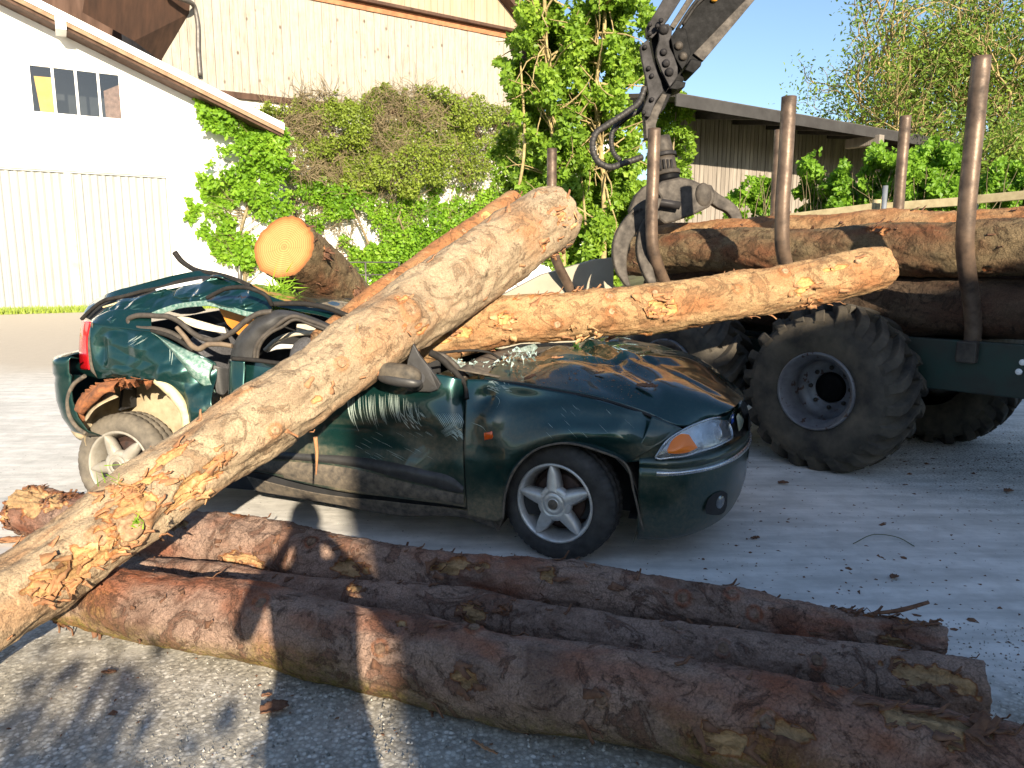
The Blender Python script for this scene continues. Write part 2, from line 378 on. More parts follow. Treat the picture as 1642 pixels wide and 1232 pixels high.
# ------------------------------------------------------------------ ground
def ground_mat():
    m, nt, b = newmat('yard ground'); L = nt.links.new
    v = coord(nt); sx = node(nt, 'ShaderNodeSeparateXYZ'); L(v, sx.inputs[0])
    nb = noise(nt, v, .9, 5); nm = noise(nt, v, 6, 7, .65); nf = noise(nt, v, 70, 6, .7); stre = noise(nt, coord(nt, (.5, 3.2, 1), (0, 0, .5)), 2.2, 6, .6)
    white = ramp(nt, nm, [(.3, (.55, .535, .50)), (.55, (.72, .70, .66)), (.75, (.79, .775, .74))])
    white = mix(nt, ramp(nt, stre, [(.35, .6), (.6, 0.)]), white, (.38, .375, .35))
    spk = noise(nt, v, 34, 3, .5); white = mix(nt, ramp(nt, spk, [(.69, 0.), (.73, .75)]), white, (.14, .11, .08))
    # aggregate
    vo = node(nt, 'ShaderNodeTexVoronoi'); vo.inputs['Scale'].default_value = 62; L(v, vo.inputs['Vector'])
    vr = node(nt, 'ShaderNodeSeparateColor'); L(vo.outputs['Color'], vr.inputs[0])
    agg = ramp(nt, vr.outputs[0], [(0., (.24, .22, .185)), (.35, (.38, .35, .295)), (.7, (.50, .47, .40)), (.93, (.64, .61, .54)), (1., (.76, .73, .66))])
    agg = mix(nt, ramp(nt, vo.outputs['Distance'], [(.35, 0.), (.6, .6)]), agg, (.15, .14, .12))
    agg = mix(nt, ramp(nt, nm, [(.35, .0), (.7, .5)]), agg, (.44, .41, .35))
    edge = math_(nt, 'ADD', math_(nt, 'ADD', sx.outputs[1], math_(nt, 'MULTIPLY', sx.outputs[0], .15)), math_(nt, 'MULTIPLY', math_(nt, 'SUBTRACT', nm, .5), .9))
    f = node(nt, 'ShaderNodeMapRange'); f.inputs['From Min'].default_value = 2.35; f.inputs['From Max'].default_value = 2.8; L(edge, f.inputs['Value'])
    c = mix(nt, f.outputs[0], agg, white)
    far = node(nt, 'ShaderNodeMapRange'); far.inputs['From Min'].default_value = 9.5; far.inputs['From Max'].default_value = 12.; L(math_(nt, 'ADD', sx.outputs[1], math_(nt, 'MULTIPLY', nb, 2.)), far.inputs['Value'])
    c = mix(nt, far.outputs[0], c, mix(nt, nm, (.43, .38, .31), (.52, .46, .38)))
    # crumbs of bark trodden in near the trailer
    deb = math_(nt, 'MULTIPLY', ramp(nt, nf, [(.5, 0.), (.62, 1.)]), 1.)
    dx = node(nt, 'ShaderNodeVectorMath', operation='DISTANCE'); L(v, dx.inputs[0]); dx.inputs[1].default_value = (3.8, 5.7, 0)
    dm = node(nt, 'ShaderNodeMapRange'); dm.inputs['From Min'].default_value = 2.0; dm.inputs['From Max'].default_value = .6; L(dx.outputs['Value'], dm.inputs['Value'])
    c = mix(nt, math_(nt, 'MULTIPLY', deb, dm.outputs[0]), c, (.075, .05, .035))
    L(c, b.inputs['Base Color']); b.inputs['Roughness'].default_value = .93; b.inputs['Specular IOR Level'].default_value = .2
    inv = math_(nt, 'SUBTRACT', 1., f.outputs[0])
    b1 = bump(nt, math_(nt, 'MULTIPLY', noise(nt, v, 55, 5, .65), inv), .6, .008)
    b2 = bump(nt, nf, .3, .004, b1); L(bump(nt, nm, .4, .02, b2), b.inputs['Normal'])
    return m
M['ground'] = ground_mat()
g = np.array([-400, -120, -40, -14, -6, -3, 0, 3, 6, 14, 40, 120, 400.])
xs = np.concatenate([[-500, -120, -40, -20], np.linspace(-12, 12, 97), [20, 40, 120, 500]])
ys = np.concatenate([[-500, -120, -40, -15], np.linspace(-6, 16, 89), [25, 40, 120, 900]])
X, Y = np.meshgrid(xs, ys, indexing='ij'); Vg = np.stack([X.ravel(), Y.ravel(), 0 * X.ravel()], 1)
Vg[:, 2] = (fbm(Vg * .5, 3) - .5) * .02 * (np.hypot(Vg[:, 0], Vg[:, 1]) < 14) - .004
npmesh('ground', Vg, gridf(len(xs), len(ys)), M['ground'], kind='structure')
M['grass'] = simple('grass turf', (.14, .20, .045), (.07, .10, .02), 6, .95, bs=.6)
M['bank'] = simple('earth bank', (.16, .17, .06), (.10, .08, .04), 3, .95, bs=.8)
# raised terrace behind the trailer
xs = np.linspace(.6, 60, 80); ys = np.linspace(8.6, 60, 90)
X, Y = np.meshgrid(xs, ys, indexing='ij'); V = np.stack([X.ravel(), Y.ravel(), 0 * X.ravel()], 1)
V[:, 2] = 1.3 * sstep(8.7, 10.2, V[:, 1]) * sstep(.6, 2.6, V[:, 0]) + fbm(V * .7, 5) * .15 - .1
npmesh('earth_bank', V, gridf(80, 90), M['bank'], kind='structure')
# far hills all round
a = np.linspace(0, 2 * math.pi, 200); V = []
rr = [300, 360, 450, 600]
for i, r in enumerate(rr):
    hgt = [-2, 9, 16, 5][i]; nz = fbm(np.stack([np.cos(a) * 4, np.sin(a) * 4, a * 0 + i], 1), 9)
    V.append(np.stack([r * np.cos(a), r * np.sin(a), hgt * (.5 + nz)], 1))
V = np.stack(V, 1).reshape(-1, 3)
M['hill'] = simple('wooded hill', (.05, .09, .03), (.03, .05, .02), .08, .95, bs=0)
npmesh('hills', V, gridf(200, 4), M['hill'], kind='structure')

# ------------------------------------------------------------------ planes for the buildings
class Pl:
    def __init__(s, p0, d):
        s.p0 = np.array(p0, float); s.d = np.array([*d, 0.]); s.d /= np.linalg.norm(s.d); s.n = np.array([s.d[1], -s.d[0], 0])
    def w(s, px, py, off=0): return PV(px, py, s.p0 + s.n * off, s.n)
    def az(s, px, py, off=0): q = s.w(px, py, off); return (q - s.p0) @ s.d, q[2]
    def pt(s, a, z, off=0): return s.p0 + s.d * a + s.n * off + np.array([0, 0, z])
UP = np.array([0, 0, 1.])
GW = Pl((-15.68, 22.71, 0), (.854, .52))
M['plaster'] = simple('white plaster', (.80, .79, .76), (.72, .71, .67), 1.2, .9, bs=.25, bscale=30, rv=.05)
M['brown_wood'] = simple('brown stained wood', (.085, .04, .022), (.04, .02, .012), 4, .8, stretch=(1, 1, .15))
M['zinc'] = simple('zinc pipe', (.16, .15, .14), (.10, .09, .085), 6, .5, .4)
M['door_metal'] = simple('pale grey door sheet', (.33, .34, .33), (.29, .30, .29), 1.5, .6, bs=.05)
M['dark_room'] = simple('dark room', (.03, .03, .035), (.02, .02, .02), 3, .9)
M['pane'] = glassy('window pane', (.02, .022, .026), .04)
M['yellow'] = simple('yellow board', (.75, .42, .04), (.6, .3, .03), 3, .6)
def quadblock(pl, a0, a1, zb0, zb1, zt0, zt1, f, bk):
    """wall block with sloping top/bottom"""
    c = [pl.pt(a0, zb0, f), pl.pt(a1, zb1, f), pl.pt(a1, zb1, bk), pl.pt(a0, zb0, bk), pl.pt(a0, zt0, f), pl.pt(a1, zt1, f), pl.pt(a1, zt1, bk), pl.pt(a0, zt0, bk)]
    return c
def blocks(name, lst, m, parent, kind=None, label=None, bev=0):
    V, F_ = merge([(q, BOXF) for q in lst]); o = npmesh(name, V, F_, m, parent, False, kind, label)
    import bmesh
    bm = bmesh.new(); bm.from_mesh(o.data); bmesh.ops.recalc_face_normals(bm, faces=bm.faces); bm.to_mesh(o.data); bm.free()
    if bev: bevel(o, bev)
    return o

# ---- white garage house
OV = .9
f0 = GW.az(66, 3, OV); f1 = GW.az(455, 199, OV)
sl_ = (f1[1] - f0[1]) / (f1[0] - f0[0])
def rz(a): return f0[1] + (a - f0[0]) * sl_            # roof top height over wall coordinate
aR = f1[0]; corner = GW.az(448, 300)[0]; dr = GW.az(275, 400)[0]; zd = GW.az(0, 268)[1]
wl, wr = GW.az(46, 140)[0], GW.az(196, 150)[0]; wb = GW.az(50, 181)[1]; wt = GW.az(42, 100)[1]
a0 = -7.0
house = empty('garage_house', GW.pt(3, 0, 0), 'white plastered garage house with corrugated double door and four pane window under a sloping roof', 'house')
TK = .42
tp = lambda a: rz(a) - TK
wall = [quadblock(GW, a0, wl, zd, zd, tp(a0), tp(wl), 0, -.35), quadblock(GW, wl, wr, zd, zd, wb, wb, 0, -.35), quadblock(GW, wl, wr, wt, wt, tp(wl), tp(wr), 0, -.35),
        quadblock(GW, wr, dr, zd, zd, tp(wr), tp(dr), 0, -.35), quadblock(GW, dr, corner, -.1, -.1, tp(dr), tp(corner), 0, -.35),
        quadblock(GW, a0 - .4, a0, -.1, -.1, tp(a0 - .4), tp(a0), 0, -.35),
        quadblock(GW, corner - .35, corner, -.1, -.1, tp(corner), tp(corner), -.35, -6.)]
blocks('wall', wall, M['plaster'], house)
aL = -9.0
roof = blocks('roof', [quadblock(GW, aL, aR, rz(aL) - .16, rz(aR) - .16, rz(aL), rz(aR), OV - .04, -8)], simple('roof tiles', (.16, .10, .07), (.10, .06, .045), 5, .8), house)
blocks('fascia', [quadblock(GW, aL, aR + .02, rz(aL) - .20, rz(aR) - .20, rz(aL) + .03, rz(aR) + .03, OV, OV - .035)], M['white_paint'], roof)
blocks('soffit', [quadblock(GW, aL, aR - .02, rz(aL) - .42, rz(aR) - .42, rz(aL) - .17, rz(aR) - .17, OV - .12, -.3)], M['brown_wood'], roof)
blocks('verge_batten', [quadblock(GW, aL, aR, rz(aL) - .33, rz(aR) - .33, rz(aL) - .205, rz(aR) - .205, OV - .03, OV - .10)], simple('weathered batten', (.30, .21, .13), (.2, .13, .08), 4, .8), roof)
ba, bz = GW.az(97, 34, OV)
box('beam_end', GW.pt(ba, bz - .02, OV - .5), GW.d * .14, GW.n * .5, UP * .2, M['white_paint'], house, .01)
# window
win = blocks('window', [quadblock(GW, wl, wr, wb, wb, wb + .06, wb + .06, -.04, -.12), quadblock(GW, wl, wr, wt - .06, wt - .06, wt, wt, -.04, -.12)] +
             [quadblock(GW, x - .035, x + .035, wb + .06, wb + .06, wt - .06, wt - .06, -.04, -.12) for x in np.linspace(wl + .035, wr - .035, 5)], M['white_paint'], house)
xw = np.linspace(wl + .035, wr - .035, 5)
for i in range(4):
    blocks('pane', [quadblock(GW, xw[i] + .035, xw[i + 1] - .035, wb + .06, wb + .06, wt - .06, wt - .06, -.075, -.085)], glassy('clear pane', (.75, .8, .8), .02, trans=.9) if i == 0 else M['_pane'], win) if False else None
M['clear_pane'], _nt, _b = newmat('clear pane')
_t = node(_nt, 'ShaderNodeBsdfTransparent'); _t.inputs[0].default_value = (.8, .85, .85, 1); _g = node(_nt, 'ShaderNodeBsdfGlossy'); _g.inputs['Roughness'].default_value = .02
_m = node(_nt, 'ShaderNodeMixShader'); _m.inputs[0].default_value = .10; _nt.links.new(_t.outputs[0], _m.inputs[1]); _nt.links.new(_g.outputs[0], _m.inputs[2]); _nt.links.new(_m.outputs[0], _nt.nodes['Material Output'].inputs[0])
for i in range(4):
    pymesh('pane', [GW.pt(xw[i] + .03, wb + .05, -.08), GW.pt(xw[i + 1] - .03, wb + .05, -.08), GW.pt(xw[i + 1] - .03, wt - .05, -.08), GW.pt(xw[i] + .03, wt - .05, -.08)], [(0, 1, 2, 3)], M['clear_pane'], win)
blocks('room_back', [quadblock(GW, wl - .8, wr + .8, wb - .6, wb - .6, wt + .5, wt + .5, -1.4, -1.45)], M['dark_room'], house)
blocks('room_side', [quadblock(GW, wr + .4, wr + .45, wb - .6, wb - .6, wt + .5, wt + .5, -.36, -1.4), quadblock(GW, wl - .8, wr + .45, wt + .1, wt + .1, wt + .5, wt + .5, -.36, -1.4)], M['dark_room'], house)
prism('yellow_board', [GW.w(54, 122, -.2), GW.w(88, 125, -.2), GW.w(88, 184, -.2), GW.w(66, 184, -.2)], -GW.n * .03, M['yellow'], house)
prism('bush_reflection', [GW.w(166, 146, -.25), GW.w(194, 135, -.25), GW.w(196, 193, -.25), GW.w(170, 188, -.25)], -GW.n * .04, simple('brown bush reflection', (.30, .17, .12), (.16, .09, .06), 9, .9), house)  # brown panel stands in for a bush reflected in the last pane
# corrugated sliding doors
am = GW.az(119, 400)[0]
def corrug(name, A0, A1, Z0, Z1, off, pitch, parent):
    n = int((A1 - A0) / pitch) * 6; aa = np.linspace(A0, A1, n)
    o = -.10 + .022 * np.clip(np.sin((aa - A0) / pitch * 2 * math.pi) * 1.8, -1, 1)
    V = np.stack([np.stack([GW.pt(x, Z0, off + y), GW.pt(x, Z1, off + y)]) for x, y in zip(aa, o)]).reshape(-1, 3)
    return npmesh(name, V, gridf(n, 2), M['door_metal'], parent, False)
corrug('door_leaf', a0, am - .06, -.02, zd, 0, .22, house)
corrug('door_leaf', am + .06, dr, -.02, zd, 0, .22, house)
blocks('door_post', [quadblock(GW, am - .09, am + .09, -.02, -.02, zd, zd, -.03, -.12)], simple('old cream strip', (.58, .55, .44), (.4, .36, .27), 3, .8), house)
blocks('door_header', [quadblock(GW, a0, dr, zd - .06, zd - .06, zd, zd, -.04, -.3)], M['door_metal'], house)

# ---- timber barn behind
BW = Pl(GW.p0 - GW.n * 3.0, (.854, .52))
barn = empty('timber_barn', BW.pt(16, 0, 0), 'big barn of pale weathered vertical boards over a whitewashed lower wall', 'barn')
bl = BW.az(230, 250)[0]; br = BW.az(836, 150)[0]; zb = BW.az(600, 178)[1]; ztop = 17.0
br2 = BW.az(1015, 300)[0]
blocks('lower_wall', [quadblock(BW, bl + 3, br2, -.1, -.1, zb, zb, -.1, -.5)], M['plaster'], barn)
blocks('inner_wall', [quadblock(BW, bl - 4, br - .1, zb, zb, ztop, ztop, -.1, -.4)], M['brown_wood'], barn)
blocks('sill_beam', [quadblock(BW, bl, br, zb - .1, zb - .1, zb + .12, zb + .12, .06, -.1)], M['brown_wood'], barn)
bw_m, nt, b_ = newmat('weathered boards')
v = coord(nt, (1, 1, .12)); oi = node(nt, 'ShaderNodeObjectInfo')
n1 = noise(nt, v, 9, 7, .7); n2 = noise(nt, coord(nt), 2.6, 4, .6, .5); kn = node(nt, 'ShaderNodeTexVoronoi'); kn.inputs['Scale'].default_value = 2.1; nt.links.new(coord(nt, (1.2, 1.2, .75)), kn.inputs['Vector'])
c = ramp(nt, n1, [(.3, (.20, .185, .155)), (.5, (.31, .29, .25)), (.8, (.40, .375, .33))])
c = mix(nt, ramp(nt, kn.outputs['Distance'], [(.06, .95), (.15, 0.)]), c, (.08, .05, .03))
c = mix(nt, ramp(nt, n2, [(.55, 0.), (.75, .45)]), c, (.26, .20, .14))
n3 = noise(nt, coord(nt, (2.2, 2.2, .22)), 5, 6, .7, .4); c = mix(nt, ramp(nt, n3, [(.56, 0.), (.68, .6)]), c, (.20, .16, .12))
c = mix(nt, math_(nt, 'MULTIPLY', oi.outputs['Random'], .35), c, (.38, .33, .27))
nt.links.new(c, b_.inputs['Base Color']); b_.inputs['Roughness'].default_value = .9; nt.links.new(bump(nt, n1, .5, .01), b_.inputs['Normal'])
M['boards'] = bw_m
def board_row(pl, A0, A1, w, z0f, z1f, off, th, m, parent, gap=.012, jit=.006):
    a = A0
    while a < A1 - w * .4:
        ww = w * rng.uniform(.9, 1.1); e = min(a + ww, A1); o = off + rng.uniform(-jit, jit)
        z0 = (z0f(a), z0f(e)); z1 = (z1f(a), z1f(e))
        blocks('board', [quadblock(pl, a + gap / 2, e - gap / 2, z0[0], z0[1], z1[0], z1[1], o, o - th)], m, parent)
        a = e
board_row(BW, bl - .4, br, .31, lambda a: zb + .1 + rng.uniform(-.04, .04), lambda a: ztop, .05, .03, M['boards'], barn, .012, .010)
s0 = BW.az(602, 2, .35); s1 = BW.az(836, 50, .35); ssl = (s1[1] - s0[1]) / (s1[0] - s0[0])
line = lambda a: s0[1] + (a - s0[0]) * ssl
blocks('eave_trim', [quadblock(BW, s0[0] - 4, s1[0], line(s0[0] - 4) - .08, line(s1[0]) - .08, line(s0[0] - 4) + .04, line(s1[0]) + .04, .36, .08)], M['brown_wood'], barn)
blocks('red_board', [quadblock(BW, s0[0] - 4, s1[0], line(s0[0] - 4) - .34, line(s1[0]) - .34, line(s0[0] - 4) - .09, line(s1[0]) - .09, .115, .07)], simple('reddish stained board', (.45, .18, .08), (.3, .11, .05), 4, .8), barn)
M['boards_orange'] = simple('fresh orange boards', (.38, .31, .23), (.33, .23, .15), 2.5, .85, stretch=(1, 1, .2))
board_row(BW, s0[0] - 4, s1[0], .31, lambda a: line(a) + .05, lambda a: ztop, .27, .03, M['boards_orange'], barn)
v0 = BW.az(812, -6, .8); v1 = BW.az(905, 110, .8); vs_ = (v1[1] - v0[1]) / (v1[0] - v0[0])
rl = lambda a: v0[1] + (a - v0[0]) * vs_
blocks('roof', [quadblock(BW, v0[0] - 4, v1[0], rl(v0[0] - 4) - .05, rl(v1[0]) - .05, rl(v0[0] - 4) + .22, rl(v1[0]) + .22, .9, -9)], M['brown_wood'], barn)
# overhanging roof on the left of the barn wall: dark underside
e = [BW.w(258, 98, .06), BW.w(303, 22, .06), BW.w(312, -60, .06), BW.w(150, -90, 2.8), BW.w(132, 20, 2.8), BW.w(215, 66, 1.4)]
pymesh('roof_overhang', e + [q + UP * .25 for q in e], [(5, 4, 3, 2, 1, 0), (6, 7, 8, 9, 10, 11)] + [(i, (i + 1) % 6, 6 + (i + 1) % 6, 6 + i) for i in range(6)], M['brown_wood'], barn)
pts = [BW.w(x, y, o) for x, y, o in ((268, -8, 1.0), (296, 0, .8), (312, 12, .25), (316, 30, .2), (318, 80, .2), (321, 122, .2))]
tube('downpipe', pts, .085, M['zinc'], barn, 10, 30)
# small dark window in the low wall, steel door
for (x0, y0, x1, y1) in ((447, 305, 478, 350), (975, 292, 1012, 342)):
    A0, Z1 = BW.az(x0, y0, -.08); A1, Z0 = BW.az(x1, y1, -.08)
    w_ = blocks('window', [quadblock(BW, A0 - .08, A1 + .08, Z0 - .08, Z0 - .08, Z0, Z0, -.05, -.12), quadblock(BW, A0 - .08, A1 + .08, Z1, Z1, Z1 + .08, Z1 + .08, -.05, -.12), quadblock(BW, (A0 + A1) / 2 - .04, (A0 + A1) / 2 + .04, Z0, Z0, Z1, Z1, -.05, -.095)], M['white_paint'], barn)
    blocks('pane', [quadblock(BW, A0, A1, Z0, Z0, Z1, Z1, -.08, -.098)], M['pane'], w_)

# steel railing in front of the barn wall
RL = Pl(GW.p0 - GW.n * 1.2, (.854, .52)); ra0, _ = RL.az(470, 430); ra1, _ = RL.az(640, 430)
rail = empty('steel_railing', RL.pt((ra0 + ra1) / 2, 0, 0), 'thin grey steel railing in front of the whitewashed wall behind the cut log', 'railing')
for zz in (.45, 1.0, 1.5): tube('rail', [RL.pt(ra0, zz), RL.pt(ra1, zz)], .03, M['zinc'], rail, 6)
for aa in np.linspace(ra0, ra1, 4): tube('post', [RL.pt(aa, 0), RL.pt(aa, 1.5)], .035, M['zinc'], rail, 6)
pp = GW.w(386, 470, .25)
post = tube('steel_post', [np.array([pp[0], pp[1], 0]), np.array([pp[0], pp[1], 2.0])], .07, M['zinc'], None, 8); tag(post, 'short dark grey post at the foot of the green creeper by the house wall', 'post')

# ---- shed on the right
SP = P(1100, 150, 15.); SW = Pl((SP[0], SP[1], 0), (.835, .55))
shed = empty('wooden_shed', SW.pt(3, 1.2, 0), 'long low shed of grey vertical boards with a dark overhanging roof', 'shed')
OVS = 1.7
q0 = SW.az(1095, 150, OVS); q1 = SW.az(1457, 213, OVS); ss = (q1[1] - q0[1]) / (q1[0] - q0[0])
szr = lambda a, o=0: q0[1] + (a - q0[0]) * ss + (OVS - o) * .16
A0 = SW.az(1085, 180)[0]; A1 = SW.az(1462, 260)[0]
M['shed_board'] = simple('grey shed boards', (.32, .28, .24), (.15, .13, .11), 7, .9, bs=.5, stretch=(1, 1, .1), bd=.01)
M['shed_dark'] = simple('dark weathered timber', (.075, .065, .06), (.04, .035, .03), 5, .85, bs=.3)
blocks('inner_wall', [quadblock(SW, A0, A1, 1.0, 1.0, szr(A0) - .01, szr(A1) - .01, -.03, -.1)], M['shed_dark'], shed)
sb = SW.az(1085, 300)[0]
board_row(SW, sb, A1 - .3, .128, lambda a: 1.15, lambda a: szr(a) - .03, 0, .025, M['shed_board'], shed, .014, .005)
def slab(pl, a0_, a1_, o0, o1, th, dz=0):
    c = [pl.pt(a0_, szr(a0_, o0) - th + dz, o0), pl.pt(a1_, szr(a1_, o0) - th + dz, o0), pl.pt(a1_, szr(a1_, o1) - th + dz, o1), pl.pt(a0_, szr(a0_, o1) - th + dz, o1)]
    return c + [q + UP * th for q in c]
AR = SW.az(1085, 146, OVS)[0]
blocks('roof', [slab(SW, AR, A1, OVS - .03, -.6, .07)], M['shed_dark'], shed)
blocks('fascia', [slab(SW, AR, A1, OVS, OVS - .03, .20, -.02)], simple('grey fascia', (.04, .038, .037), (.022, .02, .02), 3, .8), shed)
for k in range(8):
    aa = A0 + .6 + k * (A1 - A0 - 1) / 7
    blocks('rafter', [slab(SW, aa - .05, aa + .05, OVS - .08, -.02, .14, -.075)], M['shed_dark'], shed)
be = SW.w(1386, 228, OVS - .3); box('beam_end', be, SW.d * .09, SW.n * .4, UP * .1, M['shed_board'], shed, .01)

# concrete ramp wall behind the trailer nose
cw = [PZ(770, 510, .0)]
t_ = 9.0
q = [P(742, 505, t_), P(800, 474, t_), P(868, 441, t_), P(955, 416, t_), P(1010, 410, t_), P(1030, 500, t_), P(900, 560, t_)]
base = [np.array([p[0], q[0][1] * 0 + p[1], p[2]]) for p in q]
Yc = 7.35
poly = []
for (x, y) in ((720, 520), (800, 476), (868, 441), (955, 416), (985, 413)):
    poly.append(PV(x, y, (0, Yc, 0), (0, 1, 0)))
poly += [np.array([poly[-1][0], Yc, -.05]), np.array([poly[0][0], Yc, -.05])]
M['concrete'] = simple('pale concrete', (.37, .33, .25), (.29, .26, .20), 3, .9, bs=.3, detail=9)
cwo = prism('concrete_wall', poly, (0, .3, 0), M['concrete'], None, .01); tag(cwo, 'pale concrete ramp wall with sloping top behind the trailer nose', 'wall')
# fence on the terrace
fence = empty('rail_fence', P(1450, 340, 10) * np.array([1, 1, 0]) + np.array([0, 0, 1.2]), 'weathered wooden rail fence on the bank behind the trailer', 'fence')
M['rail'] = simple('weathered rail', (.40, .34, .20), (.26, .21, .12), 8, .9, bs=.5, stretch=(1, 1, 1))
for seg in (((1240, 352, 11.0), (1405, 332, 10.2)), ((1405, 333, 10.2), (1560, 322, 9.6)), ((1545, 322, 9.7), (1720, 306, 8.9))):
    A, B = P(*seg[0]), P(*seg[1]); d = (B - A); nrm = np.cross(d / np.linalg.norm(d), UP)
    box('rail', (A + B) / 2, d / 2, nrm * .025, UP * .055, M['rail'], fence, .008)
    box('rail', (A + B) / 2 - UP * .45, d / 2, nrm * .025, UP * .05, M['rail'], fence, .008)
for (x, y, t) in ((1268, 349, 10.9), (1411, 322, 10.3), (1568, 320, 9.7), (1700, 306, 9.0)):
    p = P(x, y, t); tube('post', [[p[0], p[1] + .08, .9], [p[0], p[1] + .08, p[2] + .02]], .06, M['rail'], fence, 7)
p = P(1420, 298, 10.0); sp = tube('metal_post', [[p[0], p[1], 1.0], p], .035, simple('galvanised post', (.38, .40, .42), None, 9, .4, .6), None, 8); tag(sp, 'short grey metal pipe post standing in front of the rail fence', 'post')

# ------------------------------------------------------------------ foliage
def leaf_mat(name, c1, c2, c3):
    m, nt, b = newmat(name); L = nt.links.new
    t = attr(nt, 'tone'); c = ramp(nt, t, [(0., c1), (.5, c2), (1., c3)])
    L(c, b.inputs['Base Color']); b.inputs['Roughness'].default_value = .5; b.inputs['Specular IOR Level'].default_value = .35
    tr = node(nt, 'ShaderNodeBsdfTranslucent'); L(mix(nt, .5, c, tuple(min(1, x * 1.4) for x in c3)), tr.inputs[0])
    ms = node(nt, 'ShaderNodeMixShader'); ms.inputs[0].default_value = .35
    o = nt.nodes['Material Output']; L(b.outputs[0], ms.inputs[1]); L(tr.outputs[0], ms.inputs[2]); L(ms.outputs[0], o.inputs[0])
    return m
M['leaf_bright'] = leaf_mat('spring creeper leaf', (.08, .19, .012), (.17, .33, .02), (.29, .46, .04))
M['leaf_olive'] = leaf_mat('olive twig leaf', (.11, .15, .022), (.20, .27, .035), (.31, .39, .05))
M['leaf_tree'] = leaf_mat('climbing tree leaf', (.08, .16, .012), (.18, .31, .025), (.34, .47, .055))
M['leaf_willow'] = leaf_mat('willow leaf', (.06, .12, .018), (.15, .24, .03), (.28, .38, .055))
M['leaf_nettle'] = leaf_mat('bush leaf', (.08, .18, .015), (.16, .31, .02), (.25, .43, .045))
M['twig'] = simple('brown twigs', (.27, .215, .12), (.15, .115, .065), 5, .9)
M['trunk'] = simple('lichen trunk', (.46, .36, .16), (.22, .16, .08), 7, .95, bs=.8, bd=.02)
def leaves(name, Pn, size, m, parent=None, up=.5, toward=(0, -1, .3), asp=.75, seed=1, tone=None, droop=.3):
    r = np.random.default_rng(seed); n = len(Pn); tw = np.array(toward, float); tw /= np.linalg.norm(tw)
    N = r.normal(size=(n, 3)); N /= np.linalg.norm(N, axis=1)[:, None]; N = N + tw * up * 1.6; N /= np.linalg.norm(N, axis=1)[:, None]
    A = r.normal(size=(n, 3)); A[:, 2] -= droop * 1.5; A -= N * (A * N).sum(1)[:, None]; A /= np.linalg.norm(A, axis=1)[:, None]
    B = np.cross(N, A); s = (size * r.uniform(.55, 1.25, n))[:, None]
    V = np.stack([Pn, Pn + A * s * .42 + B * s * asp * .5 + N * s * .10, Pn + A * s, Pn + A * s * .42 - B * s * asp * .5 + N * s * .10], 1).reshape(-1, 3)
    Fq = np.arange(n * 4).reshape(-1, 4)
    t = fbm(Pn * 1.1, seed, 3) * .9 + r.uniform(-.28, .28, n) if tone is None else tone
    return npmesh(name, V, Fq, m, parent, False, 'stuff', attrs={'tone': np.repeat(np.clip(t, 0, 1), 4)})
def twigs(name, paths, r0, r1, m, parent=None, kind='stuff'):
    """paths (N,K,3) thin three sided tubes"""
    N, K, _ = paths.shape; T = np.gradient(paths, axis=1); T /= np.linalg.norm(T, axis=2)[..., None] + 1e-9
    ref = np.array([.3, -.8, .52]); S = np.cross(T, ref); S /= np.linalg.norm(S, axis=2)[..., None] + 1e-9; B = np.cross(T, S)
    rr = np.linspace(0, 1, K)[None, :] * (np.broadcast_to(r1, (N,)) - np.broadcast_to(r0, (N,)))[:, None] + np.broadcast_to(r0, (N,))[:, None]
    V = []
    for a in (0, 2.094, 4.189): V.append(paths + rr[..., None] * (math.cos(a) * S + math.sin(a) * B))
    V = np.stack(V, 2).reshape(-1, 3); F_ = []
    n, k, j = np.meshgrid(np.arange(N), np.arange(K - 1), np.arange(3), indexing='ij'); n, k, j = n.ravel(), k.ravel(), j.ravel(); j2 = (j + 1) % 3
    b = (n * K + k) * 3; F_ = np.stack([b + j, b + j2, b + 3 + j2, b + 3 + j], 1)
    return npmesh(name, V, F_, m, parent, True, kind)
def inpoly(x, y, poly):
    poly = np.array(poly, float); c = np.zeros(len(x), bool); j = len(poly) - 1
    for i in range(len(poly)):
        xi, yi = poly[i]; xj, yj = poly[j]
        with np.errstate(divide='ignore', invalid='ignore'): k = ((yi > y) != (yj > y)) & (x < (xj - xi) * (y - yi) / (yj - yi + 1e-12) + xi)
        c ^= k; j = i
    return c
def sample(poly, n, thr, sc, seed, soft=10):
    """random image points in polygon, clumped"""
    r = np.random.default_rng(seed); p = np.array(poly, float); out = []
    while sum(map(len, out)) < n:
        x = r.uniform(p[:, 0].min() - soft, p[:, 0].max() + soft, n); y = r.uniform(p[:, 1].min() - soft, p[:, 1].max() + soft, n)
        jx = x + (fbm(np.stack([x / 22, y / 22, x * 0], 1), seed + 5) - .5) * soft * 5; jy = y + (fbm(np.stack([x / 22, y / 22, x * 0 + 9], 1), seed + 6) - .5) * soft * 5
        k = inpoly(jx, jy, poly) & (fbm(np.stack([x / sc, y / sc, x * 0], 1), seed, 3, .6) + r.uniform(-.07, .07, n) > thr)
        out.append(np.stack([x[k], y[k]], 1))
    return np.concatenate(out)[:n]
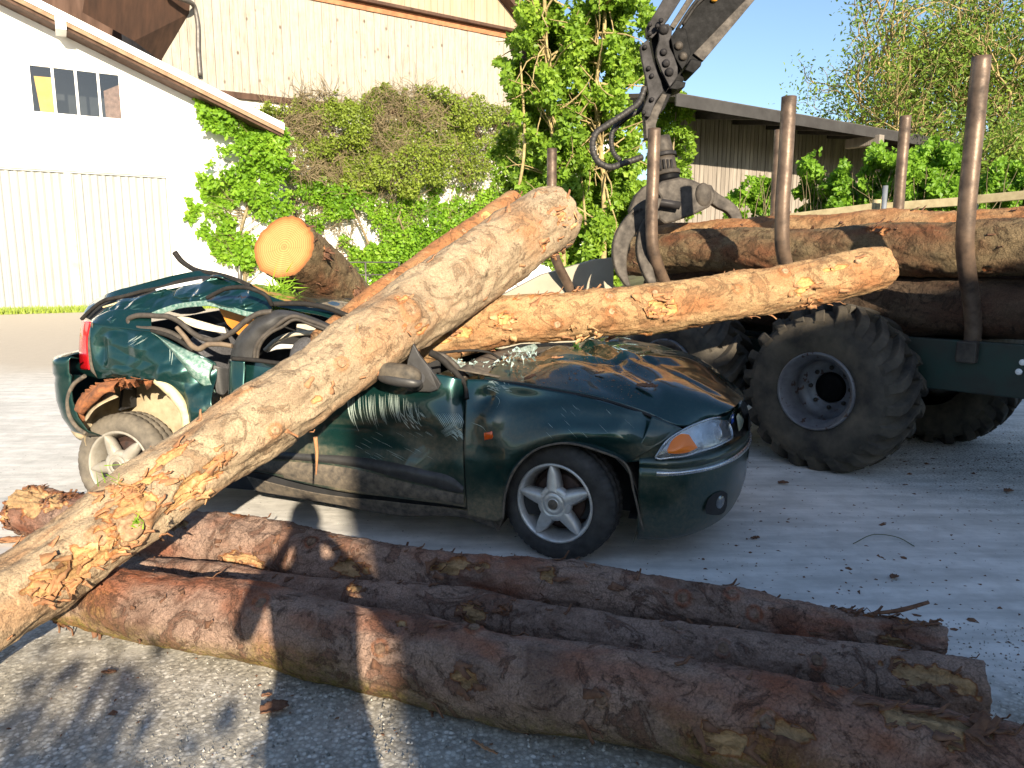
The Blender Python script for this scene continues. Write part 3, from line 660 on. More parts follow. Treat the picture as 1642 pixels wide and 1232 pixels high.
def on_plane(pl, XY, o0, o1, seed, sc=60):
    r = np.random.default_rng(seed); nz = fbm(np.stack([XY[:, 0] / sc, XY[:, 1] / sc, XY[:, 0] * 0 + 3], 1), seed + 3, 3)
    nz = sstep(.25, .75, nz); off = o0 + (o1 - o0) * nz * r.uniform(.15, 1, len(XY)) ** .6
    a = np.stack([(XY[:, 0] - 821) / FPX, np.ones(len(XY)), (XY[:, 1] - 616) / FPX], 1)
    D = np.stack([a[:, 0], cT - a[:, 2] * sT, -sT - a[:, 2] * cT], 1)
    t = (((pl.p0 - CAMP) @ pl.n) + off) / (D @ pl.n)
    return CAMP + D * t[:, None]
def walks(starts, dirs, K, step, jitter, seed, grav=0):
    r = np.random.default_rng(seed); N = len(starts); p = np.zeros((N, K, 3)); p[:, 0] = starts; d = np.array(dirs, float)
    for k in range(1, K):
        d = d + r.normal(size=(N, 3)) * jitter; d[:, 2] -= grav; d /= np.linalg.norm(d, axis=1)[:, None]; p[:, k] = p[:, k - 1] + d * np.reshape(step, (-1, 1))
    return p

# creeper on the house corner
ivy = empty('green_creeper', GW.w(390, 490, .2) * np.array([1, 1, 0]), 'bright green leafy creeper climbing the right corner of the white garage house', 'climbing plant')
cp = [((312, 150), (345, 158), (400, 190), (460, 205), (470, 250), (470, 330), (440, 430), (395, 432), (350, 425), (330, 380), (300, 350), (288, 322), (320, 310), (300, 290), (330, 270), (350, 240), (380, 232), (370, 215), (335, 205), (318, 185))]
XY = sample(cp[0], 7000, .46, 26, 11, 8)
XY2 = sample(((310, 150), (345, 155), (455, 205), (465, 235), (400, 240), (380, 220), (340, 205), (322, 190)), 2200, .40, 20, 12, 5)
PV_ = on_plane(GW, np.concatenate([XY, XY2]), .06, .75, 13, 40)
leaves('foliage', PV_, .17, M['leaf_bright'], ivy, .55, GW.n + UP * .35, .8, 14)
st = [GW.w(390, 495, .1), GW.w(392, 440, .12), GW.w(385, 380, .12), GW.w(398, 320, .12), GW.w(392, 270, .12), GW.w(420, 220, .14)]
tube('stem', st, [.07, .025], M['twig'], ivy, 7, 40)
r = np.random.default_rng(4)
S0 = cr(st, 90)[r.integers(8, 88, 90)]; dr_ = np.outer(r.choice([-1, 1], 90) * r.uniform(.4, 1, 90), GW.d) + np.outer(r.uniform(-.1, .8, 90), UP)
dr_ /= np.linalg.norm(dr_, axis=1)[:, None]
twigs('twigs', walks(S0, dr_, 9, .16, .12, 5), .02, .006, M['twig'], ivy)

# brown twiggy climber on the barn wall
BC = Pl(BW.p0 + BW.n * 0, (.854, .52))
cl = empty('brown_climber', BC.w(600, 480, .3) * np.array([1, 1, 0]), 'broad tangle of brown twigs with small new leaves across the barn wall', 'climbing plant')
top_poly = ((405, 175), (470, 160), (560, 150), (640, 140), (720, 155), (790, 165), (840, 200), (850, 250), (800, 280), (720, 300), (640, 310), (560, 300), (500, 290), (460, 280), (440, 240), (400, 195))
low_poly = ((450, 290), (560, 290), (660, 300), (760, 300), (830, 300), (800, 340), (700, 420), (620, 470), (580, 460), (560, 420), (500, 370), (460, 345))
XYt = sample(top_poly, 9000, .38, 40, 21, 12); PT = on_plane(BC, XYt, .1, 1.3, 22, 70)
r = np.random.default_rng(6); n = 4200
idx = r.integers(0, len(PT), n); D0 = r.normal(size=(n, 3)) * .7 + np.outer(r.normal(size=n), BW.d) * .7; D0[:, 2] += .1; D0 /= np.linalg.norm(D0, axis=1)[:, None]
twigs('twigs', walks(PT[idx], D0, 7, r.uniform(.06, .17, n), .28, 7, .02), .014, .006, M['twig'], cl)
XYl = sample(low_poly, 700, .3, 40, 23, 12); PL_ = on_plane(BC, XYl, .1, .5, 24, 70); n = len(PL_); D0 = r.normal(size=(n, 3)) * .5; D0[:, 2] += .6; D0 /= np.linalg.norm(D0, axis=1)[:, None]
twigs('low_twigs', walks(PL_, D0, 8, r.uniform(.08, .2, n), .2, 8), .016, .006, M['twig'], cl)
leaves('upper_foliage', on_plane(BC, sample(top_poly, 26000, .37, 30, 25, 14), .15, 1.5, 26, 70), .13, M['leaf_olive'], cl, .4, BW.n + UP * .35, .7, 27)
leaves('lower_foliage', on_plane(BC, sample(low_poly, 10500, .455, 24, 28, 14), .1, .8, 29, 50), .16, M['leaf_bright'], cl, .5, BW.n + UP * .35, .8, 30)
leaves('right_foliage', on_plane(BC, sample(((560, 400), (650, 380), (720, 330), (830, 310), (830, 345), (720, 410), (640, 470), (585, 470)), 3500, .40, 24, 33, 12), .3, 1.3, 34, 50), .17, M['leaf_bright'], cl, .5, BW.n + UP * .35, .8, 35)
for a_, b_2, c_ in (((610, 500), (600, 420), (560, 320)), ((618, 500), (625, 400), (655, 300)), ((650, 500), (660, 420), (640, 350)), ((455, 460), (460, 380), (480, 300)), ((790, 480), (795, 380), (800, 290))):
    tube('stem', [BC.w(*a_, .2) * np.array([1, 1, 0]), BC.w(*b_2, .25), BC.w(*c_, .5)], [.09, .03], M['twig'], cl, 7, 24)
sp_ = on_plane(BC, np.array([[400 + 3 * i, 175 - 1.5 * i * (i % 3)] for i in range(40)]) + r.normal(size=(40, 2)) * 6, .2, .6, 40)
twigs('shoots', walks(np.concatenate([PT[r.integers(0, len(PT), 120)]]), np.tile([[0, -.1, 1.]], (120, 1)), 9, .16, .15, 41), .010, .004, M['twig'], cl)

# tall leafy climbing tree in the middle
TD = 13.3
TP = Pl((0.5, TD, 0), (1, .12))
tt = empty('tall_leafy_tree', P(950, 500, TD) * np.array([1, 1, 0]), 'tall slim bright green tree at the right end of the barn', 'tree')
poly1 = ((830, -60), (905, -60), (915, 40), (925, 130), (920, 200), (930, 300), (960, 420), (905, 430), (890, 330), (850, 320), (835, 280), (850, 240), (820, 180), (810, 100), (828, 60), (818, 10))
poly2 = ((915, -60), (1010, -60), (1045, 50), (1040, 110), (1020, 160), (1035, 220), (1020, 300), (1000, 380), (960, 440), (930, 430), (940, 330), (915, 240), (930, 150), (900, 60))
poly3 = ((900, 250), (1020, 230), (1040, 330), (1010, 400), (980, 460), (905, 450), (880, 400), (880, 330), (900, 300))
poly4 = ((1046, 160), (1094, 150), (1112, 200), (1115, 260), (1095, 300), (1050, 300), (1040, 220))
Lp = [on_plane(TP, sample(poly1, 24000, .38, 30, 51, 14), -.5, .8, 52, 40), on_plane(TP, sample(poly2, 21000, .42, 30, 53, 14), -.6, .8, 54, 40), on_plane(TP, sample(poly3, 17000, .37, 24, 55, 12), -.4, .6, 56, 40)]
leaves('foliage', np.concatenate(Lp), .102, M['leaf_tree'], tt, .4, (-.1, -1, .4), .75, 57)
sh = on_plane(TP, sample(((800, 190), (860, 190), (880, 260), (850, 330), (800, 320), (780, 260)), 1800, .42, 22, 58, 10), -1.0, 0, 59)
leaves('shade_foliage', sh, .105, M['leaf_tree'], tt, .3, (-.1, -1, .4), .75, 60)
for xs_, rr_ in ((((905, 500), (900, 350), (880, 150), (870, -80)), (.11, .05)), (((965, 500), (968, 300), (958, 120), (968, 60), (965, -80)), (.11, .05)), (((935, 500), (940, 380), (930, 260)), (.07, .03)), (((800, 500), (815, 380), (840, 250), (835, 100)), (.08, .03))):
    pts = [TP.w(x, y, .2) for x, y in xs_]; pts[0][2] = 0
    tube('trunk', pts, [q_ * .55 for q_ in rr_], M['trunk'], tt, 8, 40)
cc = cr([TP.w(968, 300, .2), TP.w(958, 120, .2), TP.w(965, -60, .2)], 60); c2 = cr([TP.w(905, 350, .2), TP.w(880, 150, .2), TP.w(870, -80, .2)], 60)
S0 = np.concatenate([cc, c2])[r.integers(0, 120, 170)]; D0 = r.normal(size=(170, 3)); D0[:, 2] += .5; D0 /= np.linalg.norm(D0, axis=1)[:, None]
twigs('limbs', walks(S0, D0, 8, .14, .15, 61), .022, .007, M['trunk'], tt)
sh_ = empty('slim_shrub', P(1080, 350, 14) * np.array([1, 1, 0]) + UP * 1.0, 'slim green shrub growing up the left end of the grey shed', 'shrub')
SH = Pl((2.0, 14.2, 0), (1, .1))
leaves('foliage', on_plane(SH, sample(poly4, 4500, .36, 18, 63, 6), -.3, .4, 64, 30), .085, M['leaf_tree'], sh_, .4, (-.1, -1, .4), .6, 65)
leaves('lower_foliage', on_plane(SH, sample(((1040, 280), (1110, 285), (1125, 340), (1040, 345)), 1500, .44, 18, 66, 6), -.3, .4, 67, 30), .09, M['leaf_tree'], sh_, .4, (-.1, -1, .4), .6, 68)
tube('stem', [SH.w(1080, 352) , SH.w(1078, 270), SH.w(1084, 180)], [.035, .012], M['twig'], sh_, 6, 16)

# bushes in front of the shed
for k, (poly, t, cnt, lab) in enumerate([
    (((1165, 318), (1200, 288), (1240, 290), (1246, 350), (1170, 350)), 12.6, 1700, 'low green bush in front of the shed, just right of the grapple'),
    (((1285, 260), (1300, 235), (1325, 290), (1335, 350), (1280, 350)), 12.3, 1500, 'upright green bush behind the second steel stake'),
    (((1325, 300), (1350, 258), (1375, 295), (1395, 300), (1395, 345), (1325, 350)), 12.0, 1500, 'small green bush between two steel stakes before the shed'),
    (((1378, 260), (1400, 232), (1440, 240), (1445, 330), (1440, 350), (1385, 335)), 11.6, 2300, 'leafy green bush at the right end of the shed wall'),
    (((1455, 260), (1490, 225), (1540, 235), (1555, 300), (1550, 350), (1450, 350)), 11.2, 3400, 'broad bright bush below the yellow stemmed tree'),
    (((1575, 280), (1620, 262), (1700, 250), (1720, 350), (1570, 350)), 10.8, 3200, 'bright low bush at the far right behind the rail fence')]):
    pl = Pl((0, t, 0), (1, .05)); b0 = pl.w(np.mean([q[0] for q in poly]), 352)
    bo = empty('green_bush', b0, lab, 'bush', 'green bushes on the bank')
    leaves('foliage', on_plane(pl, sample(poly, int(cnt * 2.1), .38, 16, 70 + k, 7), -.5, .35, 80 + k, 25), .08, M['leaf_nettle'], bo, .45, (-.1, -1, .5), .8, 90 + k)
    n = 10; xb = r.uniform(min(q[0] for q in poly) + 8, max(q[0] for q in poly) - 8, n)
    S0 = np.array([pl.w(x, 352, r.uniform(-.3, .3)) for x in xb]); D0 = r.normal(size=(n, 3)) * .2; D0[:, 2] = 1; D0 /= np.linalg.norm(D0, axis=1)[:, None]
    twigs('stems', walks(S0, D0, 7, .13, .08, 100 + k), .010, .004, M['twig'], bo)

# multi-stemmed tree on the right
def grow_tree(base, limbs, levels, seed, spread, leafn, leafsz, lmat, parent, L0, r0, leafjit=.16, tmat=None, seg=6, asp=.35):
    r = np.random.default_rng(seed); paths = {}; ends = []
    cur = [(np.array(base) + r.normal(size=3) * np.array([.12, .12, 0]), np.array(d, float) / np.linalg.norm(d), l, r0 * q) for d, l, q in limbs]
    lv = 0; lp = []
    while lv < levels:
        nxt = []
        for (p, d, l, rad) in cur:
            K = seg; path = [p]; dd = d.copy()
            for k in range(K):
                dd = dd + r.normal(size=3) * (.10 + .05 * lv); dd[2] += .03; dd /= np.linalg.norm(dd); path.append(path[-1] + dd * l / K)
            path = np.array(path); paths.setdefault(lv, []).append((path, rad))
            nb = [4, 4, 4, 3][min(lv, 3)]
            for j in range(nb):
                k = r.integers(2, K + 1) if j else K
                nd = dd + r.normal(size=3) * spread; nd[2] += .12; nd /= np.linalg.norm(nd)
                nxt.append((path[k], nd, l * r.uniform(.55, .8), rad * .55))
            if lv >= levels - 2: lp.append(path[2:])
        cur = nxt; lv += 1
    for L_, ps in paths.items():
        pa = np.array([q[0] for q in ps]); ra = np.array([q[1] for q in ps])
        if L_ == 0:
            for q in ps: tube('limb', q[0], [q[1], q[1] * .6], tmat, parent, 8, 24)
        else: twigs('branches', pa, ra, ra * .5, tmat, parent)
    lp = np.concatenate(lp); idx = r.integers(0, len(lp), leafn); Pn = lp[idx] + r.normal(size=(leafn, 3)) * leafjit
    leaves('foliage', Pn, leafsz, lmat, parent, .25, (-.2, -1, .4), asp, seed + 3)
wb_ = P(1525, 345, 22.); wb_[2] = 1.0
wt_ = empty('yellow_stemmed_tree', wb_, 'loose tree with many yellowish stems and fine leaves above the fence', 'tree')
LS = 1.75
limbs = [((-.75, .1, 1.1), 2.0, .8), ((-.45, 0, 1.2), 2.3, 1.), ((-.15, .1, 1.3), 2.3, 1.1), ((.12, -.1, 1.2), 2.2, 1.), ((.45, .1, 1.2), 2.1, 1.), ((.8, 0, 1.0), 2.1, .8), ((-.95, -.1, .75), 1.8, .6), ((.2, .2, 1.4), 2.6, 1.1)]
grow_tree(wb_, [(a_, b_ * LS, c_) for a_, b_, c_ in limbs], 5, 131, .42, 30000, .15, M['leaf_willow'], wt_, 2, .17, .26, M['trunk'], asp=.42)
tube('trunk', [wb_ - UP * .3, wb_ + UP * .4], [.5, .35], M['trunk'], wt_, 12, 8)
rb = P(1640, 345, 15.5); rb[2] = 1.2
rt_ = empty('dark_green_tree', rb, 'denser green tree at the right edge of the picture', 'tree')
grow_tree(rb, [((-.4, 0, 1.), 1.5, .8), ((.1, 0, 1.1), 1.6, 1), ((.5, .1, 1), 1.6, .8), ((.0, .4, 1), 1.6, .8), ((-.8, 0, .6), 1.2, .7)], 5, 137, .5, 20000, .10, M['leaf_willow'], rt_, 1.6, .08, .2, M['trunk'], asp=.5)
# grass strip along the house foot
n = 9000; aa = r.uniform(-6, 10, n); pb = np.array([GW.pt(a_, 0, 0) for a_ in aa]) + np.outer(r.uniform(.05, 1.7, n), GW.n); pb[:, 2] = 0
D0 = r.normal(size=(n, 3)) * .35; D0[:, 2] = 1; D0 /= np.linalg.norm(D0, axis=1)[:, None]
V = np.stack([pb - GW.d * .02, pb + GW.d * .02, pb + D0 * r.uniform(.08, .22, n)[:, None]], 1).reshape(-1, 3)
npmesh('grass_strip', V, np.arange(n * 3).reshape(-1, 3), M['leaf_olive'], None, False, 'stuff', attrs={'tone': np.repeat(r.uniform(.3, 1, n), 3)})

# ------------------------------------------------------------------ unseen shade casters behind the photographer
SV = np.array([SUNH[0], SUNH[1], 0]); UVv = np.array([SUNH[1], -SUNH[0], 0]) * 1.0
def us(u, s_, z=0): return UVv * u + SV * s_ + UP * z
bb = empty('shade_building', us(6, -7.5), 'unseen rendered farm building behind the photographer, its sloping eave shaped to cast shade', 'building')  # unseen; corner and eave line shaped to throw shade over car and trailer
hz = lambda u: 4.52 + .17 * (u - .4)
def ublock(u0, u1, s0_, s1_, z0a, z0b, z1a, z1b):
    return [us(u0, s0_, z0a), us(u1, s0_, z0b), us(u1, s1_, z0b), us(u0, s1_, z0a), us(u0, s0_, z1a), us(u1, s0_, z1b), us(u1, s1_, z1b), us(u0, s1_, z1a)]
blocks('wall', [ublock(.31, 14, -7, -7.35, -.1, -.1, hz(.31) - .15, hz(14) - .15), ublock(.31, .66, -7.35, -15, -.1, -.1, hz(.4) - .2, hz(.4) - .2), ublock(13.6, 14, -7.35, -15, -.1, -.1, hz(14) - .2, hz(14) - .2)], simple('grey render', (.34, .32, .29), (.27, .25, .22), 1.5, .9), bb)
blocks('roof', [ublock(.26, 14.3, -6.95, -15.2, hz(.26) - .15, hz(14.3) - .15, hz(.26), hz(14.3))], M['brown_wood'], bb)
for u0 in (3, 6.5, 10):
    w_ = blocks('window', [ublock(u0, u0 + 1.1, -6.96, -7.0, 1.1, 1.1, 2.3, 2.3)], M['white_paint'], bb); blocks('pane', [ublock(u0 + .08, u0 + .52, -6.945, -6.96, 1.2, 1.2, 2.2, 2.2), ublock(u0 + .58, u0 + 1.02, -6.945, -6.96, 1.2, 1.2, 2.2, 2.2)], M['pane'], w_)
bs_ = us(-1.1, -2.9)
bsh = empty('shade_shrub', bs_, 'unseen loose leafy shrub behind the photographer on the left, added for its dappled shade', 'shrub')  # unseen shrub added to dapple the gravel at lower left
grow_tree(bs_, [((-.7, 0, 1.), 1.0, .6), ((-.25, .2, 1.), 1.05, .6), ((.15, 0, 1), 1.0, .6), ((.55, 0, .9), .95, .6)], 4, 141, .5, 6000, .11, M['leaf_tree'], bsh, .6, .03, .1, M['twig'], asp=.6)
bs_ = us(-3.6, -6.2)
bsh = empty('shade_tree', bs_, 'unseen young tree behind the photographer on the far left, added for its shadow', 'tree')  # unseen tree added so its crown shades the ground at far left
grow_tree(bs_, [((-.3, 0, 1.), 1.9, 1), ((.2, 0, 1.), 1.9, 1), ((.0, .3, 1), 1.8, 1)], 5, 143, .5, 5000, .13, M['leaf_tree'], bsh, .6, .06, .15, M['trunk'], asp=.6)
# ------------------------------------------------------------------ logs
def make_log(name, ctr, rad, mat_, label, peel_px=(), knots_px=(), seed=1, peel_thr=.72, n_len=None, n_ang=112, relief=.008, endmats=('end_old', 'end_old'), ends=(True, True), group=None, moss=0, wob=.012, flakes=40, flake_mat='flake', tone_bias=0, patch=(), cat='log', rough_end=.02, low_amp=.06):
    ctr = np.array(ctr, float); L = np.linalg.norm(np.diff(ctr, axis=0), axis=1).sum()
    nl = n_len or int(L / .013) + 2
    c = cr(ctr, nl); t = np.linspace(0, 1, nl)
    c = c + np.stack([fbm(np.stack([t * L * 1.3, t * 0, t * 0 + k], 1), seed + 40 + k, 2) - .5 for k in range(3)], 1) * wob * 4
    cf = np.r_[0, np.cumsum(np.linalg.norm(np.diff(ctr, axis=0), axis=1))]; cf /= cf[-1]
    rr = np.interp(t, cf if len(rad) == len(ctr) else np.linspace(0, 1, len(rad)), rad); kk = max(3, nl // 14) | 1; rp_ = np.pad(rr, kk // 2, mode='edge'); rr = np.convolve(rp_, np.ones(kk) / kk, 'valid')
    T, N, B = frames(c); a = np.linspace(0, 2 * math.pi, n_ang, endpoint=False)
    dirs = np.cos(a)[None, :, None] * N[:, None] + np.sin(a)[None, :, None] * B[:, None]
    base = c[:, None] + rr[:, None, None] * dirs
    A, TT = np.meshgrid(a, t * L, indexing='xy')
    q = np.stack([np.cos(A).ravel() * rr.mean(), np.sin(A).ravel() * rr.mean(), TT.ravel()], 1)
    low = fbm(q * [6, 6, 2.2], seed, 3)
    plates = fbm(q * [26, 26, 12] + fbm(q * 9, seed + 8, 2)[:, None] * 1.2, seed + 1, 4, .55)
    fine = fbm(q * [75, 75, 55], seed + 2, 3)
    tone = fbm(q * [7, 7, 3.5], seed + 3, 4) + tone_bias
    pn = fbm(q * [8, 8, 3.0], seed + 4, 5, .6)
    peel = sstep(peel_thr - .05, peel_thr + .05, pn)
    bv = BVHTree.FromPolygons([Vector(v) for v in base.reshape(-1, 3)[:]], [tuple(f) for f in gridf(nl, n_ang).tolist()]) if (peel_px or knots_px or patch) else None
    BF = base.reshape(-1, 3)
    wig = (fbm(q * 22, seed + 5, 4, .6) - .5)
    for (px, py, sx_, sy_) in peel_px:          # along-log half length, half width (metres)
        h_, n_ = hit(bv, px, py)
        if h_ is None: continue
        i = np.argmin(((c - h_) ** 2).sum(1)); dl = (BF - h_) @ T[i]; dv = BF - h_; dp = np.sqrt(np.maximum((dv ** 2).sum(1) - dl ** 2, 0))
        d = np.sqrt((dl / sx_) ** 2 + (dp / sy_) ** 2) + wig * 2.6
        peel = np.maximum(peel, sstep(1.15, .75, d))
    disp = (low - .5) * low_amp * (rr.mean() / .2) + (plates - .5) * relief * 2.4 + (fine - .5) * relief * .6
    disp = disp + sstep(.25, .4, peel) * sstep(.6, .42, peel) * relief * 1.2 - peel * relief * 1.3 + peel * (fbm(q * [60, 60, 12], seed + 12, 3) - .5) * relief * 4
    kn = []
    for kp in knots_px:
        px, py = kp[0], kp[1]; kr = kp[2] if len(kp) > 2 else .025
        h_, n_ = hit(bv, px, py)
        if h_ is None: continue
        d = np.sqrt(((BF - h_) ** 2).sum(1)); ringy = np.exp(-((d - kr * 1.35) / (kr * .38)) ** 2)
        disp = disp + ringy * .010 * kr / .025 + np.exp(-(d / (kr * 2.6)) ** 2) * .012 * kr / .025
        tone = tone + ringy * .3; kn.append((h_, n_, kr))
    pat = np.zeros(len(BF))
    ms = np.clip((-(dirs.reshape(-1, 3)[:, 2])) * .8 + .35 + (tone - .5) * 1.5, 0, 1) * moss if moss else np.zeros(len(BF))
    # ragged ends
    if rough_end:
        ee = np.minimum(TT, L - TT).ravel(); disp = disp - sstep(.03, 0, ee) * (.001 + rough_end * .12 * fbm(q * 18, seed + 9, 3))
    V = BF + dirs.reshape(-1, 3) * disp[:, None]
    V = V.reshape(nl, n_ang, 3)
    for e, sgn in ((0, -1), (-1, 1)):
        jag = (fbm(np.stack([np.cos(a) * 5, np.sin(a) * 5, a * 0 + e], 1) * .35, seed + 11, 3) - .5) * rough_end * 2.0
        V[e] += sgn * T[e] * jag[:, None]
    root = empty(name, c[nl // 2] - UP * rr.mean(), label, cat, group)
    Fq = gridf(nl, n_ang); j = np.arange(n_ang); Fq = []
    i0, j0 = np.meshgrid(np.arange(nl - 1), np.arange(n_ang), indexing='ij'); i0, j0 = i0.ravel(), j0.ravel(); j1 = (j0 + 1) % n_ang
    Fq = np.stack([i0 * n_ang + j0, i0 * n_ang + j1, (i0 + 1) * n_ang + j1, (i0 + 1) * n_ang + j0], 1)
    bark = npmesh('bark', V.reshape(-1, 3), Fq, mat_, root, True, attrs={'peel': peel, 'tone': tone, 'moss': ms})
    for e, on, em in ((0, ends[0], endmats[0]), (nl - 1, ends[1], endmats[1])):
        if not on: continue
        ring = V[e]; cen = ring.mean(0); nr = 14; f = np.linspace(0, 1, nr)
        E = cen + (ring - cen)[None] * f[:, None, None]; sg = -1 if e == 0 else 1
        rg = (fbm(E.reshape(-1, 3) * 40, seed + 21, 3) - .5) * .012 * (1 if em == 'end_old' else .25)
        E = E.reshape(-1, 3) + T[e] * rg[:, None] * np.repeat(1 - f ** 6, n_ang)[:, None]
        ii, jj = np.meshgrid(np.arange(nr - 1), np.arange(n_ang), indexing='ij'); ii, jj = ii.ravel(), jj.ravel(); j2 = (jj + 1) % n_ang
        FE = np.stack([ii * n_ang + jj, ii * n_ang + j2, (ii + 1) * n_ang + j2, (ii + 1) * n_ang + jj], 1)
        if sg < 0: FE = FE[:, ::-1]
        npmesh('end_face', E, FE, M[em], root, True, attrs={'rad': np.repeat(f, n_ang), 'ang': np.tile(a, nr)})
    for h_, n_, kr in kn:
        n2 = n_ / np.linalg.norm(n_); u_ = np.cross(n2, UP); u_ /= np.linalg.norm(u_); w_ = np.cross(n2, u_); k = 14
        aa = np.linspace(0, 2 * math.pi, k, endpoint=False); jr = 1 + rng.uniform(-.14, .14, k)
        rings = []
        for rad_, dz in ((1., -.012), (.98, .012), (.86, .018), (.45, .017), (.05, .014)):
            rings.append(h_ + n2 * dz * kr / .025 + (np.cos(aa) * jr * rad_ * kr)[:, None] * u_ + (np.sin(aa) * jr * rad_ * kr)[:, None] * w_)
        V2 = np.array(rings).reshape(-1, 3); ii, jj = np.meshgrid(np.arange(4), np.arange(k), indexing='ij'); ii, jj = ii.ravel(), jj.ravel(); j2 = (jj + 1) % k
        npmesh('knot', V2, np.stack([ii * k + jj, ii * k + j2, (ii + 1) * k + j2, (ii + 1) * k + jj], 1), M['knot_dark'] if 'ground' in name else M['knot'], root, True)
    if flakes:
        r = np.random.default_rng(seed + 30); VV = []; FF = []; o = 0; Vf = V.reshape(-1, 3); Df = dirs.reshape(-1, 3)
        cand = np.where((peel > .3) & (peel < .75))[0]
        for k in range(flakes):
            i = r.choice(cand) if len(cand) and r.random() < .6 else r.integers(0, len(Vf))
            p = Vf[i]; nn = Df[i]; tt_ = T[min(i // n_ang, nl - 1)]; s_ = np.cross(nn, tt_); an = r.normal() * .5
            ax = tt_ * math.cos(an) + s_ * math.sin(an); bx = np.cross(nn, ax); ln = r.uniform(.02, .075) * min(1, rr.mean() / .14); wd = ln * r.uniform(.3, .6); K = 5
            for q_ in range(K):
                f = q_ / (K - 1); w1 = wd * (1 - .6 * f) * r.uniform(.7, 1.2); lift = f * f * ln * r.uniform(.15, .7)
                m_ = p + ax * ln * (f - .2) + nn * (lift - .001)
                VV += [m_ - bx * w1 * .5 + nn * r.uniform(0, .004), m_ + bx * w1 * .5 + nn * r.uniform(0, .004)]
                if q_: FF.append((o + 2 * q_ - 2, o + 2 * q_ - 1, o + 2 * q_ + 1, o + 2 * q_))
            o += 2 * K
        fo = npmesh('bark_flakes', VV, FF, M[flake_mat], root, True, 'stuff'); solid(fo, .003, 0)
    root['_b'] = bark.name
    del root['_b']
    return root, bark

def splinters(name, parent, bv, px, py, n, ln, m, seed, dirpx=(1, -.6), spread=1.0, wide=.012, lift=.5):
    """cluster of torn wood splinters/curls at an image place on a log"""
    r = np.random.default_rng(seed); VV = []; FF = []; o = 0
    h0, n0 = hit(bv, px, py)
    if h0 is None: return
    for k in range(n):
        h_, n_ = hit(bv, px + r.normal() * 12 * spread, py + r.normal() * 8 * spread)
        if h_ is None or np.linalg.norm(h_ - h0) > .5: continue
        g2 = P(px + dirpx[0] * 10, py + dirpx[1] * 10, 1) - P(px, py, 1); ax = g2 / np.linalg.norm(g2) + r.normal(size=3) * .35; ax -= n_ * (ax @ n_); ax /= np.linalg.norm(ax) + 1e-9
        if r.random() < .5: ax = -ax
        bx = np.cross(n_, ax); l = ln * r.uniform(.4, 1.3); w = wide * r.uniform(.5, 1.6); lf = r.uniform(0, lift); K = 6; tw = r.normal() * .8
        for q_ in range(K):
            f = q_ / (K - 1); m_ = h_ + ax * l * (f - .3) + n_ * (l * lf * f ** 1.7 + .002)
            ww = w * (1 - f * .55) * r.uniform(.5, 1.3); bb = bx * math.cos(tw * f) + n_ * math.sin(tw * f)
            VV += [m_ - bb * ww, m_ + bb * ww]
            if q_: FF.append((o + 2 * q_ - 2, o + 2 * q_ - 1, o + 2 * q_ + 1, o + 2 * q_))
        o += 2 * K
    if FF:
        so_ = npmesh(name, VV, FF, m, parent, True, 'stuff'); solid(so_, .004, 0)

# big front log on the ground
L1c = [PZ(112, 950, .14), PZ(300, 983, .14), PZ(1000, 1122, .14), PZ(1640, 1262, .155)]
L1, L1b = make_log('ground_log', L1c, [.118, .137, .142, .16], M['bark_dark'], 'thick reddish brown log nearest the camera, mossy along its underside', seed=201, moss=1., tone_bias=.02,
    peel_px=[(1155, 1190, .07, .035), (735, 1085, .05, .03), (1265, 1175, .05, .03), (1500, 1160, .10, .05), (640, 1000, .02, .02)], knots_px=[(965, 1120, .018), (610, 1040, .018), (420, 970, .02), (1230, 1160, .022), (760, 1010, .02), (1335, 1110, .02)], peel_thr=.76, flakes=150, relief=.009, rough_end=.02)
# middle ground log
def behind(c, dy): return [p + np.array([.0, dy, 0]) for p in c]
L2c = [PZ(215, 915, .10), PZ(500, 944, .095), PZ(800, 990, .095), PZ(1562, 1110, .10)]
L2, L2b = make_log('ground_log', L2c, [.07, .078, .086, .098], M['bark_dark'], 'thin middle log of the pile, squeezed between the big front log and the back one', seed=231, tone_bias=-.10,
    peel_px=[(1500, 1085, .12, .04), (760, 985, .05, .03), (570, 945, .04, .02)], knots_px=[(1160, 1040, .02), (1092, 1010, .02), (1310, 1060, .018)], peel_thr=.77, flakes=120, relief=.009, ends=(True, True))
L3c = [PZ(42, 815, .135), PZ(330, 868, .14), PZ(640, 915, .125), PZ(1000, 950, .105), PZ(1516, 1040, .085)]
L3, L3b = make_log('ground_log', L3c, [.13, .14, .125, .10, .085], M['bark_dark'], 'ragged back log of the ground pile, nearest to the crushed car', seed=261, tone_bias=-.03,
    peel_px=[(735, 905, .10, .035), (560, 910, .08, .03), (45, 800, .22, .10), (250, 830, .2, .04), (1430, 1030, .05, .02), (880, 920, .04, .03)], knots_px=[(1095, 960, .02), (1175, 955, .02), (1210, 985, .018), (500, 870, .02)], peel_thr=.70, flakes=420, relief=.014, rough_end=.02, low_amp=.09)
